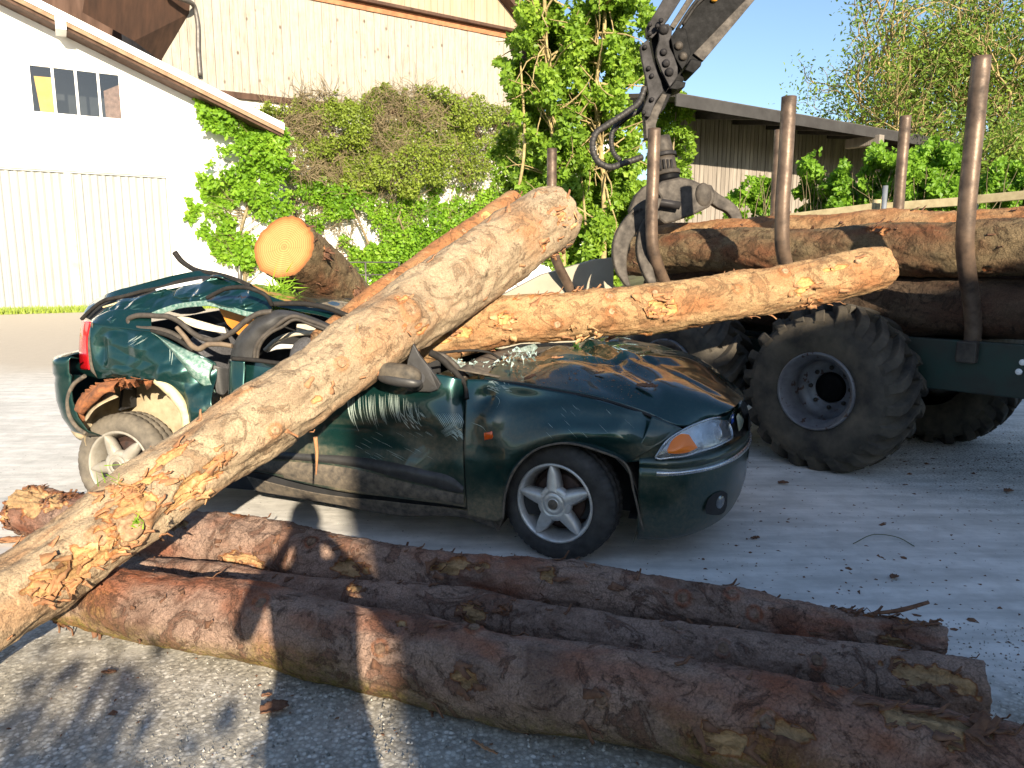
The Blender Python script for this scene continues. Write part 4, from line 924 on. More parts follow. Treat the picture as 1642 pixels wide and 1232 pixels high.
# big diagonal log
DLc = [P(-150, 1060, 2.33), P(0, 957, 2.6), P(250, 786, 2.98), P(425, 671, 3.33), P(600, 545, 3.75), P(700, 478, 4.1), P(888, 350, 4.95)]
DL, DLb = make_log('diagonal_log', DLc, [.13, .137, .145, .178, .178, .188, .218], M['bark_tan'], 'huge pale brown log lying diagonally across the crushed green car', seed=301, n_ang=168, tone_bias=-.06,
    peel_px=[(215, 800, .10, .07), (305, 790, .13, .05), (135, 900, .16, .05), (455, 860, .01, .01), (340, 745, .05, .015), (510, 640, .03, .02), (900, 345, .06, .05), (85, 925, .1, .04), (650, 480, .02, .02), (270, 730, .10, .02)],
    knots_px=[(208, 845, .05), (547, 583, .022), (240, 812, .022), (655, 500, .035), (690, 490, .02), (870, 310, .02), (160, 862, .03), (440, 690, .02), (395, 625, .02)], peel_thr=.745, flakes=150, flake_mat='flake_tan', relief=.009, low_amp=.09, endmats=('end_old', 'end_old'), rough_end=.07, cat='log')
DLv = bvh_of(DLb)
M['torn_dark'] = simple('torn bark orange', (.44, .23, .10), (.24, .11, .05), 30, .8, bs=.6)
for i, (x, y, n, l, sp_) in enumerate(((200, 795, 18, .045, 1.4), (320, 780, 12, .05, 1.2), (120, 900, 10, .045, 1.2), (185, 870, 8, .05, 1.2), (95, 935, 14, .06, 1.2), (912, 350, 7, .06, 1.0), (350, 735, 8, .06, 1.0), (500, 735, 6, .05, .6))):
    splinters('torn_splinters', DL, DLv, x, y, n, l, M['torn'] if i % 2 else M['torn_dark'], 320 + i, spread=sp_, wide=.017, lift=.7)
# pale resin / sawdust streaks
M['pale_scrape'] = simple('pale scraped wood', (.80, .75, .62), (.62, .5, .34), 45, .8, bs=.4)
# middle log resting on the bonnet
MLc = [P(600, 556, 4.45), P(800, 520, 4.55), P(1130, 485, 4.68), P(1419, 427, 4.86)]
ML, MLb = make_log('bonnet_log', MLc, [.15, .152, .15, .142], M['bark_orange'], 'orange brown log lying over the windscreen and bonnet, its end hanging above the trailer tyre', seed=341, n_ang=128, tone_bias=.0,
    peel_px=[(810, 512, .06, .035), (1060, 495, .09, .04), (690, 545, .09, .05), (1290, 460, .06, .05), (1340, 430, .09, .02), (740, 530, .05, .04)], knots_px=[(977, 478, .024), (893, 520, .022), (1258, 437, .024), (980, 500, .02), (1375, 420, .018), (1180, 465, .02), (1050, 470, .018)], peel_thr=.72, flakes=110, flake_mat='flake_tan', relief=.012, low_amp=.09, rough_end=.02)
MLv = bvh_of(MLb)
for i, (x, y, n, l) in enumerate(((1060, 495, 16, .07), (815, 515, 8, .05), (1300, 480, 8, .05), (940, 540, 10, .06))):
    splinters('torn_splinters', ML, MLv, x, y, n, l, M['torn_dark'] if i % 2 == 0 else M['torn'], 360 + i, spread=1.3, dirpx=(1, -.15), wide=.02, lift=.6)
# cut log with the fresh yellow face
CLc = [P(452, 397, 4.95), P(520, 450, 5.55), P(612, 540, 6.5)]
CLg, CLb = make_log('cut_log', CLc, [.216, .215, .205], M['bark_rough'], 'short thick log with a freshly sawn yellow end face leaning on the car roof', seed=371, n_ang=128, peel_px=[(520, 400, .02, .05), (570, 470, .03, .02)], peel_thr=.80, flakes=90, relief=.013, low_amp=.02, endmats=('end_fresh', 'end_old'), rough_end=.012)
# thin reddish log behind the diagonal one
TLc = [P(515, 552, 3.95), P(560, 516, 4.1), P(676, 430, 4.6), P(774, 360, 5.05), P(826, 322, 5.35)]
TL, TLb = make_log('thin_log', TLc, [.075, .08, .085], M['bark_orange'], 'thin smooth reddish log tucked behind the upper edge of the huge diagonal log', seed=391, n_ang=72, tone_bias=.25, peel_px=[(780, 345, .05, .03)], knots_px=[(743, 372, .018), (795, 348, .02)], peel_thr=.85, flakes=20, flake_mat='flake_tan', relief=.003)

# ------------------------------------------------------------------ crushed car
hC = np.array([.968, -.252, 0]); nC = np.array([.252, .968, 0]); OC = np.array([.210, 3.52, 0]) - 3.15 * hC - .05 * nC
def C3(q):
    q = np.asarray(q, float); return OC + q[..., 0:1] * hC + q[..., 1:2] * nC + q[..., 2:3] * UP
def cp(px, py, w=0.):
    """image point -> car coordinates (s,w,z) on the lengthwise plane w"""
    r = ray(px, py); t = ((OC + w * nC - CAMP) @ nC) / (r @ nC); p = CAMP + r * t
    return np.array([(p - OC) @ hC, w, p[2]])
car = empty('crushed_car', C3([2.0, .8, 0]), 'dark green hatchback crushed flat under the logs with its front wheel turned', 'car')
def dirtv(V, amount=1.0):
    z = V[:, 2]; n = fbm(V * 7, 77, 4); n2 = fbm(V * [2.5, 2.5, 9], 78, 4); return np.clip((sstep(.52, .10, z + (n - .5) * .35) + .55 * sstep(.85, .55, z) * sstep(.42, .62, n2)) * amount, 0, 1)
def surf(name, G, nu, nv, m=None, amp=.004, seed=1, bulge=0, dents=(), crease=0, th=.003, dirt=1.0, parent=None, label=None, smooth=True, sc=3., fac=None):
    """G: rows x cols x 3 control points in car coordinates"""
    G = np.asarray(G, float); rows = [cr(r_, nu) for r_ in G]; rows = np.array(rows)
    out = np.array([cr(rows[:, k], nv) for k in range(nu)])      # nu x nv x 3
    v = np.linspace(0, 1, nv); out[..., 1] -= bulge * np.sin(math.pi * v)[None]
    q = out.reshape(-1, 3).copy()
    n1 = fbm(q * sc, seed, 3) - .5; q[:, 1] += n1 * amp * 4
    if fac:
        wx = q[:, 0] / fac[0] + (fbm(q * 4, seed + 50, 2) - .5) * .9 + q[:, 1] * 2; wy = (q[:, 2] + q[:, 1] * .6) / fac[0] + (fbm(q * 4, seed + 51, 2) - .5) * .9 + q[:, 0] * 1.1
        fd = (facet(wx, wy, seed) - .5) + .35 * (facet(wx * 2.3, wy * 2.3, seed + 7) - .5); ef = sstep(0, .12, np.repeat(np.linspace(0, 1, nu), nv)) * sstep(1, .88, np.repeat(np.linspace(0, 1, nu), nv)) * sstep(0, .1, np.tile(v, nu)) * sstep(1, .9, np.tile(v, nu))
        q[:, 1] += fd * fac[1] * (.25 + .75 * ef); q[:, 2] += fd * fac[1] * (fac[2] if len(fac) > 2 else 0) * ef
    if crease:
        cz = np.abs(fbm(q * [4.2, 4.2, 5.], seed + 9, 2) - .5) * 2; q[:, 1] += (cz - .3) * crease; q[:, 2] += (np.abs(fbm(q * 5, seed + 13, 2) - .5) * 2 - .3) * crease * .6
    for (ds, dz, rs, rz_, dep) in dents:
        d = ((q[:, 0] - ds) / rs) ** 2 + ((q[:, 2] - dz) / rz_) ** 2; q[:, 1] += dep * np.exp(-d)
    V = C3(q); o = npmesh(name, V, gridf(nu, nv), m or M['paint'], parent or car, smooth, None, label, attrs={'dirt': dirtv(V, dirt)})
    if th: solid(o, th, -1 if False else 0)
    return o
def rule(top, bot, nr=5, w_mid=None):
    t = np.array(top, float); b = np.array(bot, float); return [t + (b - t) * f for f in np.linspace(0, 1, nr)]
def cps(l): return [cp(*q) if len(q) == 3 else cp(q[0], q[1]) for q in l]
def ctube(name, pts, r, m, parent=None, k=8, n=None, label=None): return tube(name, C3(np.array(cps(pts))), r, m, parent or car, k, n, None, label)

# front wing
top = [(748, 608, .10), (782, 609, .10), (825, 616, .09), (875, 625, .09), (930, 635, .10), (985, 648, .11), (1045, 667, .12), (1094, 688, .16)]
bot = [(750, 827, .03), (803, 833, .03), (808, 792, .02), (826, 748, .01), (858, 720, .0), (900, 710, .0), (960, 722, .02), (1004, 742, .05)]
tp_, bt_ = cps(top), cps(bot)
G = rule(tp_, bt_, 6)
fend = surf('front_wing', G, 120, 60, bulge=.045, seed=3, amp=.002, fac=(.30, .022), dents=[(3.60, .74, .06, .08, .05), (3.52, .80, .10, .05, -.025), (2.80, .80, .05, .05, .03), (2.83, .70, .06, .10, -.035), (3.0, .80, .12, .05, .02), (3.3, .78, .2, .04, -.012)], crease=.006)
fq = surf('wing_nose', rule(cps([(1092, 688, .16), (1075, 702, .13), (1062, 718, .10), (1050, 734, .07)]), cps([(985, 648 + 20, .10), (1000, 700, .06), (1004, 725, .05), (1004, 742, .05)]), 4), 30, 20, seed=4, amp=.001) if False else None
surf('wing_nose', [cps([(1045, 667, .12), (1070, 678, .13), (1094, 688, .16)]), cps([(1030, 705, .045), (1052, 705, .07), (1076, 704, .11)]), cps([(1004, 742, .048), (1028, 739, .05), (1052, 734, .07)])], 24, 24, seed=4, amp=.001)
# arch lip and liner, front
lip = [(806, 832, -.005), (810, 792, -.005), (828, 749, -.01), (860, 721, -.012), (900, 711, -.012), (958, 723, -.01), (1003, 745, .02), (1016, 790, .03), (1030, 850, .04)]
ctube('arch_lip', lip, .006, M['trim_dusty'], n=60)
a = np.linspace(math.radians(-25), math.radians(205), 26); fc = np.array([3.17, 0, .30])
lin = np.array([[[3.20 + .375 * math.cos(x), w, .28 + .36 * math.sin(x)] for w in (.03, .16, .5)] for x in a])
npmesh('wheel_arch_liner', C3(lin).reshape(-1, 3), gridf(26, 3), M['trim_dusty'], car, True)
box('inner_block', C3(np.array([3.2, .75, .42])), hC * .55, nC * .38, UP * .24, M['dark'], car)
# front door
top = [(372, 577, .10), (430, 582, .08), (520, 588, .05), (600, 591, .04), (660, 596, .05), (700, 600, .07), (730, 606, .08), (746, 612, .10)]
bot = [(380, 752, .02), (420, 758, .02), (488, 776, .02), (560, 790, .02), (620, 797, .02), (680, 804, .02), (720, 809, .03), (748, 814, .03)]
G = rule(cps(top), cps(bot), 6)
door = surf('front_door', G, 150, 70, bulge=.04, seed=6, amp=.003, fac=(.42, .03), dents=[(2.70, .82, .05, .12, .04), (2.62, .66, .10, .08, -.02), (2.2, .6, .35, .15, .06), (2.45, .86, .12, .05, -.02), (1.6, .9, .12, .1, .05)])
dv = bvh_of(door); fv = bvh_of(fend)
surf('sill', rule(cps([(395, 764, .05), (520, 793, .04), (640, 806, .04), (750, 820, .04), (806, 832, .04)]), cps([(410, 788, .09), (520, 806, .08), (640, 827, .08), (750, 832, .08), (800, 850, .08)]), 4), 60, 12, M['trim_dusty'], seed=8, dirt=1, amp=.004)
# mirror triangle, rubbing strip
def on(bv, pts, off): 
    o = []
    for x, y in pts:
        h_, n_ = hit(bv, x, y)
        if h_ is not None: o.append(h_ + n_ * off)
    return np.array(o)
def plate_on(name, bv, poly, off, m, parent, th=.006, rings=3, label=None):
    """small plate following a surface: polygon points projected on it"""
    p = np.array(poly, float); cen = p.mean(0); V = []; n = len(p)
    for f in np.linspace(1, 0.02, rings + 1):
        for q in cen + (p - cen) * f:
            h_, n_ = hit(bv, *q)
            if h_ is None: h_ = V[-1] if V else None; n_ = 0
            else: h_ = h_ + n_ * (off if f < .99 else off * .2)
            V.append(h_)
    if any(v is None for v in V): return None
    ii, jj = np.meshgrid(np.arange(rings), np.arange(n), indexing='ij'); ii, jj = ii.ravel(), jj.ravel(); j2 = (jj + 1) % n
    return npmesh(name, V, np.stack([ii * n + jj, ii * n + j2, (ii + 1) * n + j2, (ii + 1) * n + jj], 1), m, parent, True, None, label)
def ribbon_on(name, bv, ptop, pbot, off, m, parent, n=50, rows=6, prof=None):
    a_, b_3 = cr(np.array(ptop, float), n), cr(np.array(pbot, float), n); V = []
    last = None; lastn = np.array([0, -1., 0])
    for i in range(n):
        for j in range(rows):
            f = j / (rows - 1); x = a_[i] + (b_3[i] - a_[i]) * f; h_, n_ = hit(bv, *x)
            if h_ is None or (last is not None and np.linalg.norm(h_ - last) > .6): h_ = last; n_ = lastn
            last, lastn = h_, n_
            V.append(h_ + n_ * off * (math.sin(math.pi * min(1, max(0, f))) ** .35 if 0 < j < rows - 1 else 0.05))
    return npmesh(name, V, gridf(n, rows), m, parent, True)
ribbon_on('rubbing_strip', dv, [(430, 722), (483, 727), (565, 732), (629, 741), (680, 753), (728, 767), (744, 781)], [(425, 735), (472, 738), (582, 752), (641, 768), (690, 780), (730, 790), (744, 791)], .016, M['trim'], door, 60)
ribbon_on('lower_cladding', dv, [(430, 738), (472, 740), (582, 754), (641, 770), (690, 782), (744, 793)], [(405, 757), (490, 774), (580, 790), (650, 798), (700, 804), (745, 811)], .010, M['trim_dusty'], door, 60)
# door scratches
r = np.random.default_rng(9)
def scratch(bv, pts, w, parent, lst):
    c_ = cr(np.array(pts, float), 12); prev = None
    L_, R_ = [], []
    pp = []
    for x, y in c_:
        h_, n_ = hit(bv, x, y)
        if h_ is not None: pp.append((h_, n_))
    if len(pp) < 4: return
    Pq = np.array([q[0] for q in pp]); Nq = np.array([q[1] for q in pp]); T_ = np.gradient(Pq, axis=0); S_ = np.cross(T_, Nq); S_ /= np.linalg.norm(S_, axis=1)[:, None] + 1e-9
    ww = w * r.uniform(.5, 1.1) * np.sin(np.linspace(.15, 3.0, len(pp)))[:, None]
    V = np.stack([Pq - S_ * ww + Nq * .0022, Pq + S_ * ww + Nq * .0022], 1).reshape(-1, 3); lst.append((V, gridf(len(pp), 2)))
lst = []
for x in list(np.arange(558, 641, 2.4)) + list(np.arange(642, 678, 2.6)):
    if r.random() < .3: continue
    up = 633 + max(0, x - 640) * .5; k = (x - 558) / 120; ln = r.uniform(34, 50) * (1 - .55 * max(0, k - .35)) ; le = r.uniform(3, 7)
    y0 = up + r.uniform(-3, 4)
    scratch(dv, [(x, y0), (x + .5 + le * .1, y0 + ln * .5), (x + le * .7, y0 + ln * .85), (x + le * 1.5, y0 + ln + r.uniform(0, 6))], .0032 * r.uniform(.4, 1.3), door, lst)
for k in range(16):
    x = r.uniform(640, 676); y = r.uniform(660, 682); scratch(dv, [(x, y), (x + 4, y + 5), (x + 8, y + 9)], .003, door, lst)
for k in range(13):
    x = 698 + k * 3; y = 663; scratch(dv, [(x, y), (x + 9, y + 14), (x + 17 - k * .6, y + 27 - k * .4)], .0018, door, lst)
for k in range(8):
    y = 668 + k * 3.2; scratch(dv, [(707 + k, y + 24 - k * 2), (725, y + 12 - k), (741, y)], .0017, door, lst)
for k in range(10):
    x = r.uniform(722, 736); y = r.uniform(688, 698); scratch(dv, [(x, y), (x + 5, y + 3), (x + 10, y + 9)], .003, door, lst)
for k in range(22):
    x = r.uniform(570, 700); y = r.uniform(690, 735); l = r.uniform(8, 26); scratch(dv, [(x, y), (x + l * .5, y + l * .25), (x + l, y + l * .55)], .0008, door, lst)
V, Fq = merge(lst); npmesh('scratches', V, Fq, M['scratch'], door, False, 'stuff')
lst = []
for k in range(26):
    x = r.uniform(778, 812); y = 606 + r.uniform(0, 18) + (x - 778) * .2; l = r.uniform(5, 14); scratch(fv, [(x, y), (x + l * .5, y + r.uniform(-2, 4)), (x + l, y + r.uniform(-2, 7))], .0022, fend, lst)
for q in (((793, 633), (801, 642), (797, 655)), ((757, 678), (775, 686), (780, 692)), ((720, 618), (722, 628), (721, 636))): scratch(fv if q[0][0] > 745 else dv, q, .0012, fend, lst)
for k in range(14):
    x = r.uniform(870, 1030); y = r.uniform(645, 700); l = r.uniform(5, 16); scratch(fv, [(x, y), (x + l * .5, y + l * .5), (x + l, y + l)], .0008, fend, lst)
if lst: V, Fq = merge(lst); npmesh('scratches', V, Fq, M['scratch'], fend, False, 'stuff')
plate_on('side_indicator', fv, [(776, 694), (789, 691), (791, 700), (789, 704), (777, 706)], .008, M['orange_lens'], fend)

# mirror
M['mirror_plastic'] = simple('scuffed black plastic', (.045, .042, .038), (.13, .11, .085), 22, .5, bs=.3, detail=9)
sail = prism('mirror_sail', C3(np.array(cps([(653, 578, .02), (662, 551, .04), (672, 570, .03), (690, 592, .02), (706, 616, .0), (702, 625, .0), (690, 629, .0), (652, 628, .0), (650, 615, .0)]))), nC * .02, M['trim'], door, .004)
def blob(name, c, ax, ay, az_, m, parent, nu=24, nv=16, powr=1.0, jag=0, seed=0):
    u = np.linspace(0, 2 * math.pi, nu, endpoint=False); v = np.linspace(0.02, math.pi - .02, nv); U_, V_ = np.meshgrid(u, v, indexing='ij')
    f = lambda x: np.sign(x) * np.abs(x) ** powr
    q = np.asarray(c) + (f(np.cos(U_)) * f(np.sin(V_)))[..., None] * np.asarray(ax) + (f(np.sin(U_)) * f(np.sin(V_)))[..., None] * np.asarray(ay) + f(np.cos(V_))[..., None] * np.asarray(az_)
    q = q.reshape(-1, 3)
    if jag: q = q + (fbm(q * 12, seed, 3) - .5)[:, None] * jag * (q - np.asarray(c)) / (np.linalg.norm(q - np.asarray(c), axis=1)[:, None] + 1e-6)
    return npmesh(name, q, gridf(nu, nv, True), m, parent, True)
mc = C3(cp(638, 600, -.10)); blob('mirror_housing', mc, hC * .118 - UP * .012, nC * .055, UP * .052, M['mirror_plastic'], door, powr=.75)
blob('mirror_rim', C3(cp(640, 609, -.11)), hC * .115 - UP * .014, nC * .052, UP * .032, M['trim'], door, powr=.8)
ctube('mirror_foot', [(672, 606, -.08), (665, 612, -.04), (668, 618, 0.)], [.03, .034], M['trim'], door, 12, 8)

# rear quarter panel
top = [(146, 517, .06), (175, 523, .05), (205, 528, .05), (243, 533, .05), (272, 546, .05), (300, 561, .05), (328, 574, .07), (342, 583, .09)]
bot = [(158, 608, .05), (184, 606, .02), (211, 609, .0), (248, 612, .0), (272, 626, .0), (292, 646, .0), (303, 680, .0), (352, 720, .0)]
G = rule(cps(top), cps(bot), 5)
quarter = surf('rear_quarter', G, 110, 60, bulge=.035, seed=12, amp=.002, fac=(.16, .06), dirt=.9, dents=[(.54, .98, .05, .09, .04), (1.2, .86, .08, .08, .05)])
qv = bvh_of(quarter)
surf('quarter_fold', [cps([(243, 533, .045), (280, 552, .04), (315, 568, .05), (342, 583, .08)]), cps([(255, 540, .02), (285, 566, .0), (312, 590, .01), (336, 604, .05)]), cps([(262, 548, .045), (290, 580, .03), (318, 612, .03), (346, 630, .08)])], 40, 14, M['paint_scr'], amp=.006, crease=.012, seed=14)
lst = []
for k in range(8):
    x = r.uniform(205, 225); y = r.uniform(545, 560); l = r.uniform(8, 20); scratch(qv, [(x, y), (x + l * .5, y - l * .3), (x + l, y - l * .65)], .0014, quarter, lst)
for q in (((276, 553), (277, 565), (275, 586)), ((272, 556), (273, 568), (272, 580))): scratch(qv, q, .002, quarter, lst)
if lst: V, Fq = merge(lst); npmesh('scratches', V, Fq, M['scratch'], quarter, False, 'stuff')
ctube('arch_lip', [(249, 611, -.01), (268, 622, -.01), (285, 640, -.01), (297, 662, -.01), (301, 686, -.01), (300, 705, -.01)], [.016, .03, .03, .026, .03, .03], M['cream'], n=40)
# B pillar patch between quarter and door, and door rear edge
surf('pillar_post', rule(cps([(340, 584, .10), (352, 588, .12), (368, 592, .12)]), cps([(347, 630, .10), (356, 634, .12), (368, 622, .12)]), 4), 12, 20, M['trim'], amp=.004)
surf('door_edge', rule(cps([(366, 577, .10), (374, 576, .04), (392, 578, .03)]), cps([(366, 640, .10), (372, 660, .0), (392, 660, .0)]), 4), 12, 20, M['paint'], amp=.004, crease=.01)
# ragged rusty arch
r = np.random.default_rng(19)
V = []; F_ = []; o = 0
for k in range(46):
    f = k / 45.; x, y = np.interp(f, [0, .25, .5, .75, 1], [124, 140, 168, 205, 250]), np.interp(f, [0, .25, .5, .75, 1], [655, 628, 612, 607, 612])
    l = r.uniform(8, 22) * (1.4 - f); x2, y2 = x + r.uniform(-4, 10), y + l
    w0 = r.uniform(-.03, .02)
    A, B_, C_, D_ = cp(x - r.uniform(3, 8), y + r.uniform(-4, 2), w0), cp(x + r.uniform(3, 8), y + r.uniform(-4, 2), w0), cp(x2 + r.uniform(2, 7), y2, w0 + r.uniform(0, .12)), cp(x2 - r.uniform(2, 5), y2 + r.uniform(-5, 5), w0 + r.uniform(0, .12))
    mid = (A + B_ + C_ + D_) / 4 + [0, r.uniform(-.03, .03), 0]
    V += [A, B_, C_, D_, mid]; F_ += [(o, o + 1, o + 4), (o + 1, o + 2, o + 4), (o + 2, o + 3, o + 4), (o + 3, o, o + 4)]; o += 5
rf = pymesh('torn_rusty_arch', C3(np.array(V)), F_, M['rust'], car); solid(rf, .003, 0); rf['kind'] = 'stuff'
surf('torn_flap', [cps([(122, 652, .02), (134, 632, .0), (152, 620, -.02), (172, 612, -.02), (192, 612, .0)]), cps([(128, 662, -.05), (140, 645, -.07), (155, 632, -.08), (172, 624, -.07), (184, 622, -.04)]), cps([(134, 664, -.02), (146, 650, -.05), (160, 640, -.06), (176, 628, -.06), (188, 630, -.02)])], 30, 14, M['rust'], amp=.01, crease=.03, seed=41, sc=12)
surf('torn_inner_flap', [cps([(130, 668, .06), (142, 650, .05), (158, 638, .04), (180, 628, .04)]), cps([(138, 676, .0), (150, 660, -.03), (168, 646, -.03), (190, 636, .02)])], 24, 8, M['dust'], amp=.006, crease=.02, seed=42, sc=10)
# rear wheel housing (dusty)
a = np.linspace(math.radians(-5), math.radians(190), 40)
V = []
for x in a:
    for w in (.06, .2, .35, .5):
        rb_ = .40 + .012 * math.sin(x * 26) * (1 if x < .9 else .25)
        V.append([.73 + rb_ * math.cos(x), w, .47 + rb_ * math.sin(x) * .92])
npmesh('wheel_arch_liner', C3(np.array(V)), gridf(40, 4), M['dust'], car, True)
prism('wheel_house_wall', C3(np.array([[.3, .34, .2], [1.15, .34, .2], [1.15, .34, .72], [1.0, .34, .84], [.6, .34, .86], [.36, .34, .70]])), nC * .02, M['dust'], car)
blob('dusty_liner_bulge', C3(cp(146, 676, .2)), hC * .12, nC * .12, UP * .13, M['dust'], car, jag=.08, seed=4)

# tail lamp
surf('tail_lamp', [cps([(133, 514, .16), (138, 514, .10), (146, 517, .055)]), cps([(129, 540, .16), (134, 540, .09), (141, 542, .05)]), cps([(128, 570, .16), (134, 572, .09), (142, 572, .05)]), cps([(130, 592, .16), (138, 593, .09), (144, 593, .05)])], 12, 26, M['red'], amp=0, th=.01, label='tall red tail lamp')
surf('lamp_seal', [cps([(146, 517, .055), (149, 519, .05)]), cps([(141, 545, .05), (147, 548, .045)]), cps([(142, 575, .05), (150, 580, .045)]), cps([(145, 595, .05), (158, 608, .045)])], 5, 22, M['trim_dusty'], amp=0)
# rear bumper hanging off
path = np.array([[.36, -.02], [.27, -.02], [.18, .04], [.10, .18], [.05, .4], [.04, .8], [.05, 1.2], [.12, 1.5], [.28, 1.62]])
pc = cr(np.c_[path, path[:, 0] * 0], 70)[:, :2]; prof = [(.94, .05), (.95, .012), (.93, 0.), (.86, -.004), (.84, .006), (.80, .0), (.70, .0), (.60, .02), (.52, .06), (.49, .12)]
V = []
for i, (s_, w_) in enumerate(pc):
    d = pc[min(i + 1, 69)] - pc[max(i - 1, 0)]; d /= np.linalg.norm(d); nn = np.array([-d[1], d[0]]) * -1
    f = max(0, (s_ - .2) / .16) if w_ < .3 else 0
    for z, ins in prof:
        zz = z - .02 - f * .0; V.append([s_ - nn[0] * -ins * -1 if False else s_ + ins * (1 if w_ < 1.6 else 1) * .9, w_ + ins * .5 * (1 if w_ < .8 else -1), zz + .015 * f])
V = C3(np.array(V)); o_ = npmesh('rear_bumper', V, gridf(70, len(prof)), M['paint'], car, True, attrs={'dirt': dirtv(V, .3)}); solid(o_, .006, 0)
ctube('bumper_edge', [(136, 603, -.02), (118, 617, -.02), (109, 640, -.02), (112, 668, -.02), (124, 686, -.02), (138, 696, -.02)], .012, M['trim_dusty'], o_, n=30)
surf('bumper_side', [cps([(136, 603, -.02), (118, 617, -.02), (109, 640, -.02), (112, 668, -.02), (124, 686, -.02), (138, 697, -.02)]), cps([(112, 600, .10), (101, 612, .10), (97, 640, .10), (104, 668, .10), (116, 684, .08), (134, 696, .05)])], 40, 8, M['paint'], amp=0, dirt=.2)
# floor pan, rear inner, back wall
tg = [np.array([.47, .22, .6]), np.array([.36, 1.5, .6]), np.array([.40, 1.5, 1.16]), np.array([.62, .9, 1.2]), np.array([.62, .3, 1.2])]
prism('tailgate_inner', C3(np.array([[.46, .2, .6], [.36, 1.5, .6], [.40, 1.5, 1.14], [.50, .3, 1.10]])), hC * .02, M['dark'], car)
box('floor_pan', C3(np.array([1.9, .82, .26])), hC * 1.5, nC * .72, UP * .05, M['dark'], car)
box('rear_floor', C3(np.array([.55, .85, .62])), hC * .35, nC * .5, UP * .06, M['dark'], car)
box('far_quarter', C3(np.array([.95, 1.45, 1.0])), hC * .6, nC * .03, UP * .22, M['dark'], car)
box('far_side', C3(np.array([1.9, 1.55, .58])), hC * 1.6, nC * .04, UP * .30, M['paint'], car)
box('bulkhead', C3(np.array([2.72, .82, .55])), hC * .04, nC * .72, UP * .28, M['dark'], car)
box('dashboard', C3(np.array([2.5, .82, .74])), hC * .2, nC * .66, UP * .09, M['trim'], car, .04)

# upper rear side: crumpled C pillar and hatch frame
lineB = [(148, 513, .16), (165, 499, .18), (185, 483, .20), (221, 477, .22), (258, 464, .26), (300, 457, .32), (326, 451, .36), (340, 442, .40), (368, 448, .36), (398, 460, .32), (432, 476, .28)]
lineC = [(146, 518, .06), (175, 522, .07), (203, 511, .12), (243, 504, .14), (272, 493, .16), (298, 488, .17), (322, 485, .17), (338, 484, .17), (362, 490, .17), (402, 502, .18), (436, 506, .20)]
G = rule(cps(lineB), cps(lineC), 5)
cpil = surf('crumpled_pillar', G, 170, 54, bulge=.0, seed=21, amp=.002, crease=.01, fac=(.10, .10, .25), dirt=.0, dents=[(1.3, 1.25, .10, .03, -.05)])
surf('lower_side_strip', rule(cps([(148, 513, .12), (170, 500, .12), (205, 496, .11), (243, 500, .12)]), cps([(146, 518, .05), (175, 524, .05), (205, 528, .05), (243, 533, .05)]), 4), 40, 16, seed=22, amp=.004, crease=.01, dirt=.1)
surf('pillar_edge', rule([q + [0, -.012, .008] for q in cps(lineC[2:])], [q + [0, -.01, -.022] for q in cps(lineC[2:])], 3), 90, 8, M['paint_scr'], seed=23, amp=.004, crease=.012, dirt=0)
# hatch lid, strip of bare light, dark gap
hs = [(130, 511, .38), (143, 489, .40), (167, 474, .42), (190, 465, .42), (221, 457, .43), (255, 448, .44), (283, 441, .46), (322, 435, .48), (341, 440, .45)]
hl = [(134, 509, .35), (147, 494, .36), (170, 478, .38), (194, 476, .38), (224, 466, .40), (258, 459, .42), (283, 451, .44), (325, 444, .46), (343, 445, .42)]
surf('hatch_lid', rule(cps(hs), cps(hl), 4), 90, 20, seed=24, amp=.002, fac=(.25, .03, .3), dirt=0)
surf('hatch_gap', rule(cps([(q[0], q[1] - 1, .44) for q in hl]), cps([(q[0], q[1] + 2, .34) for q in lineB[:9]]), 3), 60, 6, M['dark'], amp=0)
ctube('hatch_seal', [(131, 512, .3), (147, 496, .3), (168, 482, .3), (196, 476, .33), (226, 468, .36), (260, 461, .38), (285, 453, .4), (322, 447, .4)], .012, M['rubber'], n=60)
surf('pale_strip', rule(cps([(249, 464, .28), (283, 456, .31), (324, 448, .36)]), cps([(251, 468, .27), (285, 461, .30), (325, 453, .35)]), 3), 30, 5, M['white_paint'], amp=0)
surf('pale_strip', rule(cps([(164, 492, .2), (180, 487, .2), (198, 481, .2)]), cps([(165, 494, .19), (181, 489, .19), (199, 483, .19)]), 3), 20, 4, M['cream'], amp=0)
# crushed roof
RG = [cps([(340, 441, .42), (372, 447, .40), (402, 458, .38), (432, 474, .33), (470, 488, .30), (520, 498, .30), (575, 512, .30)]),
      [cp(343, 452, .5), cp(375, 455, .55), cp(405, 466, .55), cp(436, 478, .5), cp(474, 490, .5), cp(522, 499, .5), cp(578, 512, .5)],
      [np.array([.95 + .27 * k, .95, 1.33 - .06 * k]) for k in range(7)], [np.array([.95 + .27 * k, 1.4, 1.28 - .06 * k]) for k in range(7)]]
roofp = surf('roof_panel', RG, 130, 70, seed=26, amp=.003, crease=.01, fac=(.17, .05, 1.2), dirt=0)
surf('roof_rail', rule(cps([(432, 474, .30), (470, 488, .28), (520, 497, .28), (560, 505, .28), (600, 512, .28)]), cps([(436, 490, .26), (470, 497, .26), (515, 507, .26), (560, 520, .26), (600, 530, .26)]), 3), 60, 12, seed=27, amp=.003, crease=.012, dirt=0)
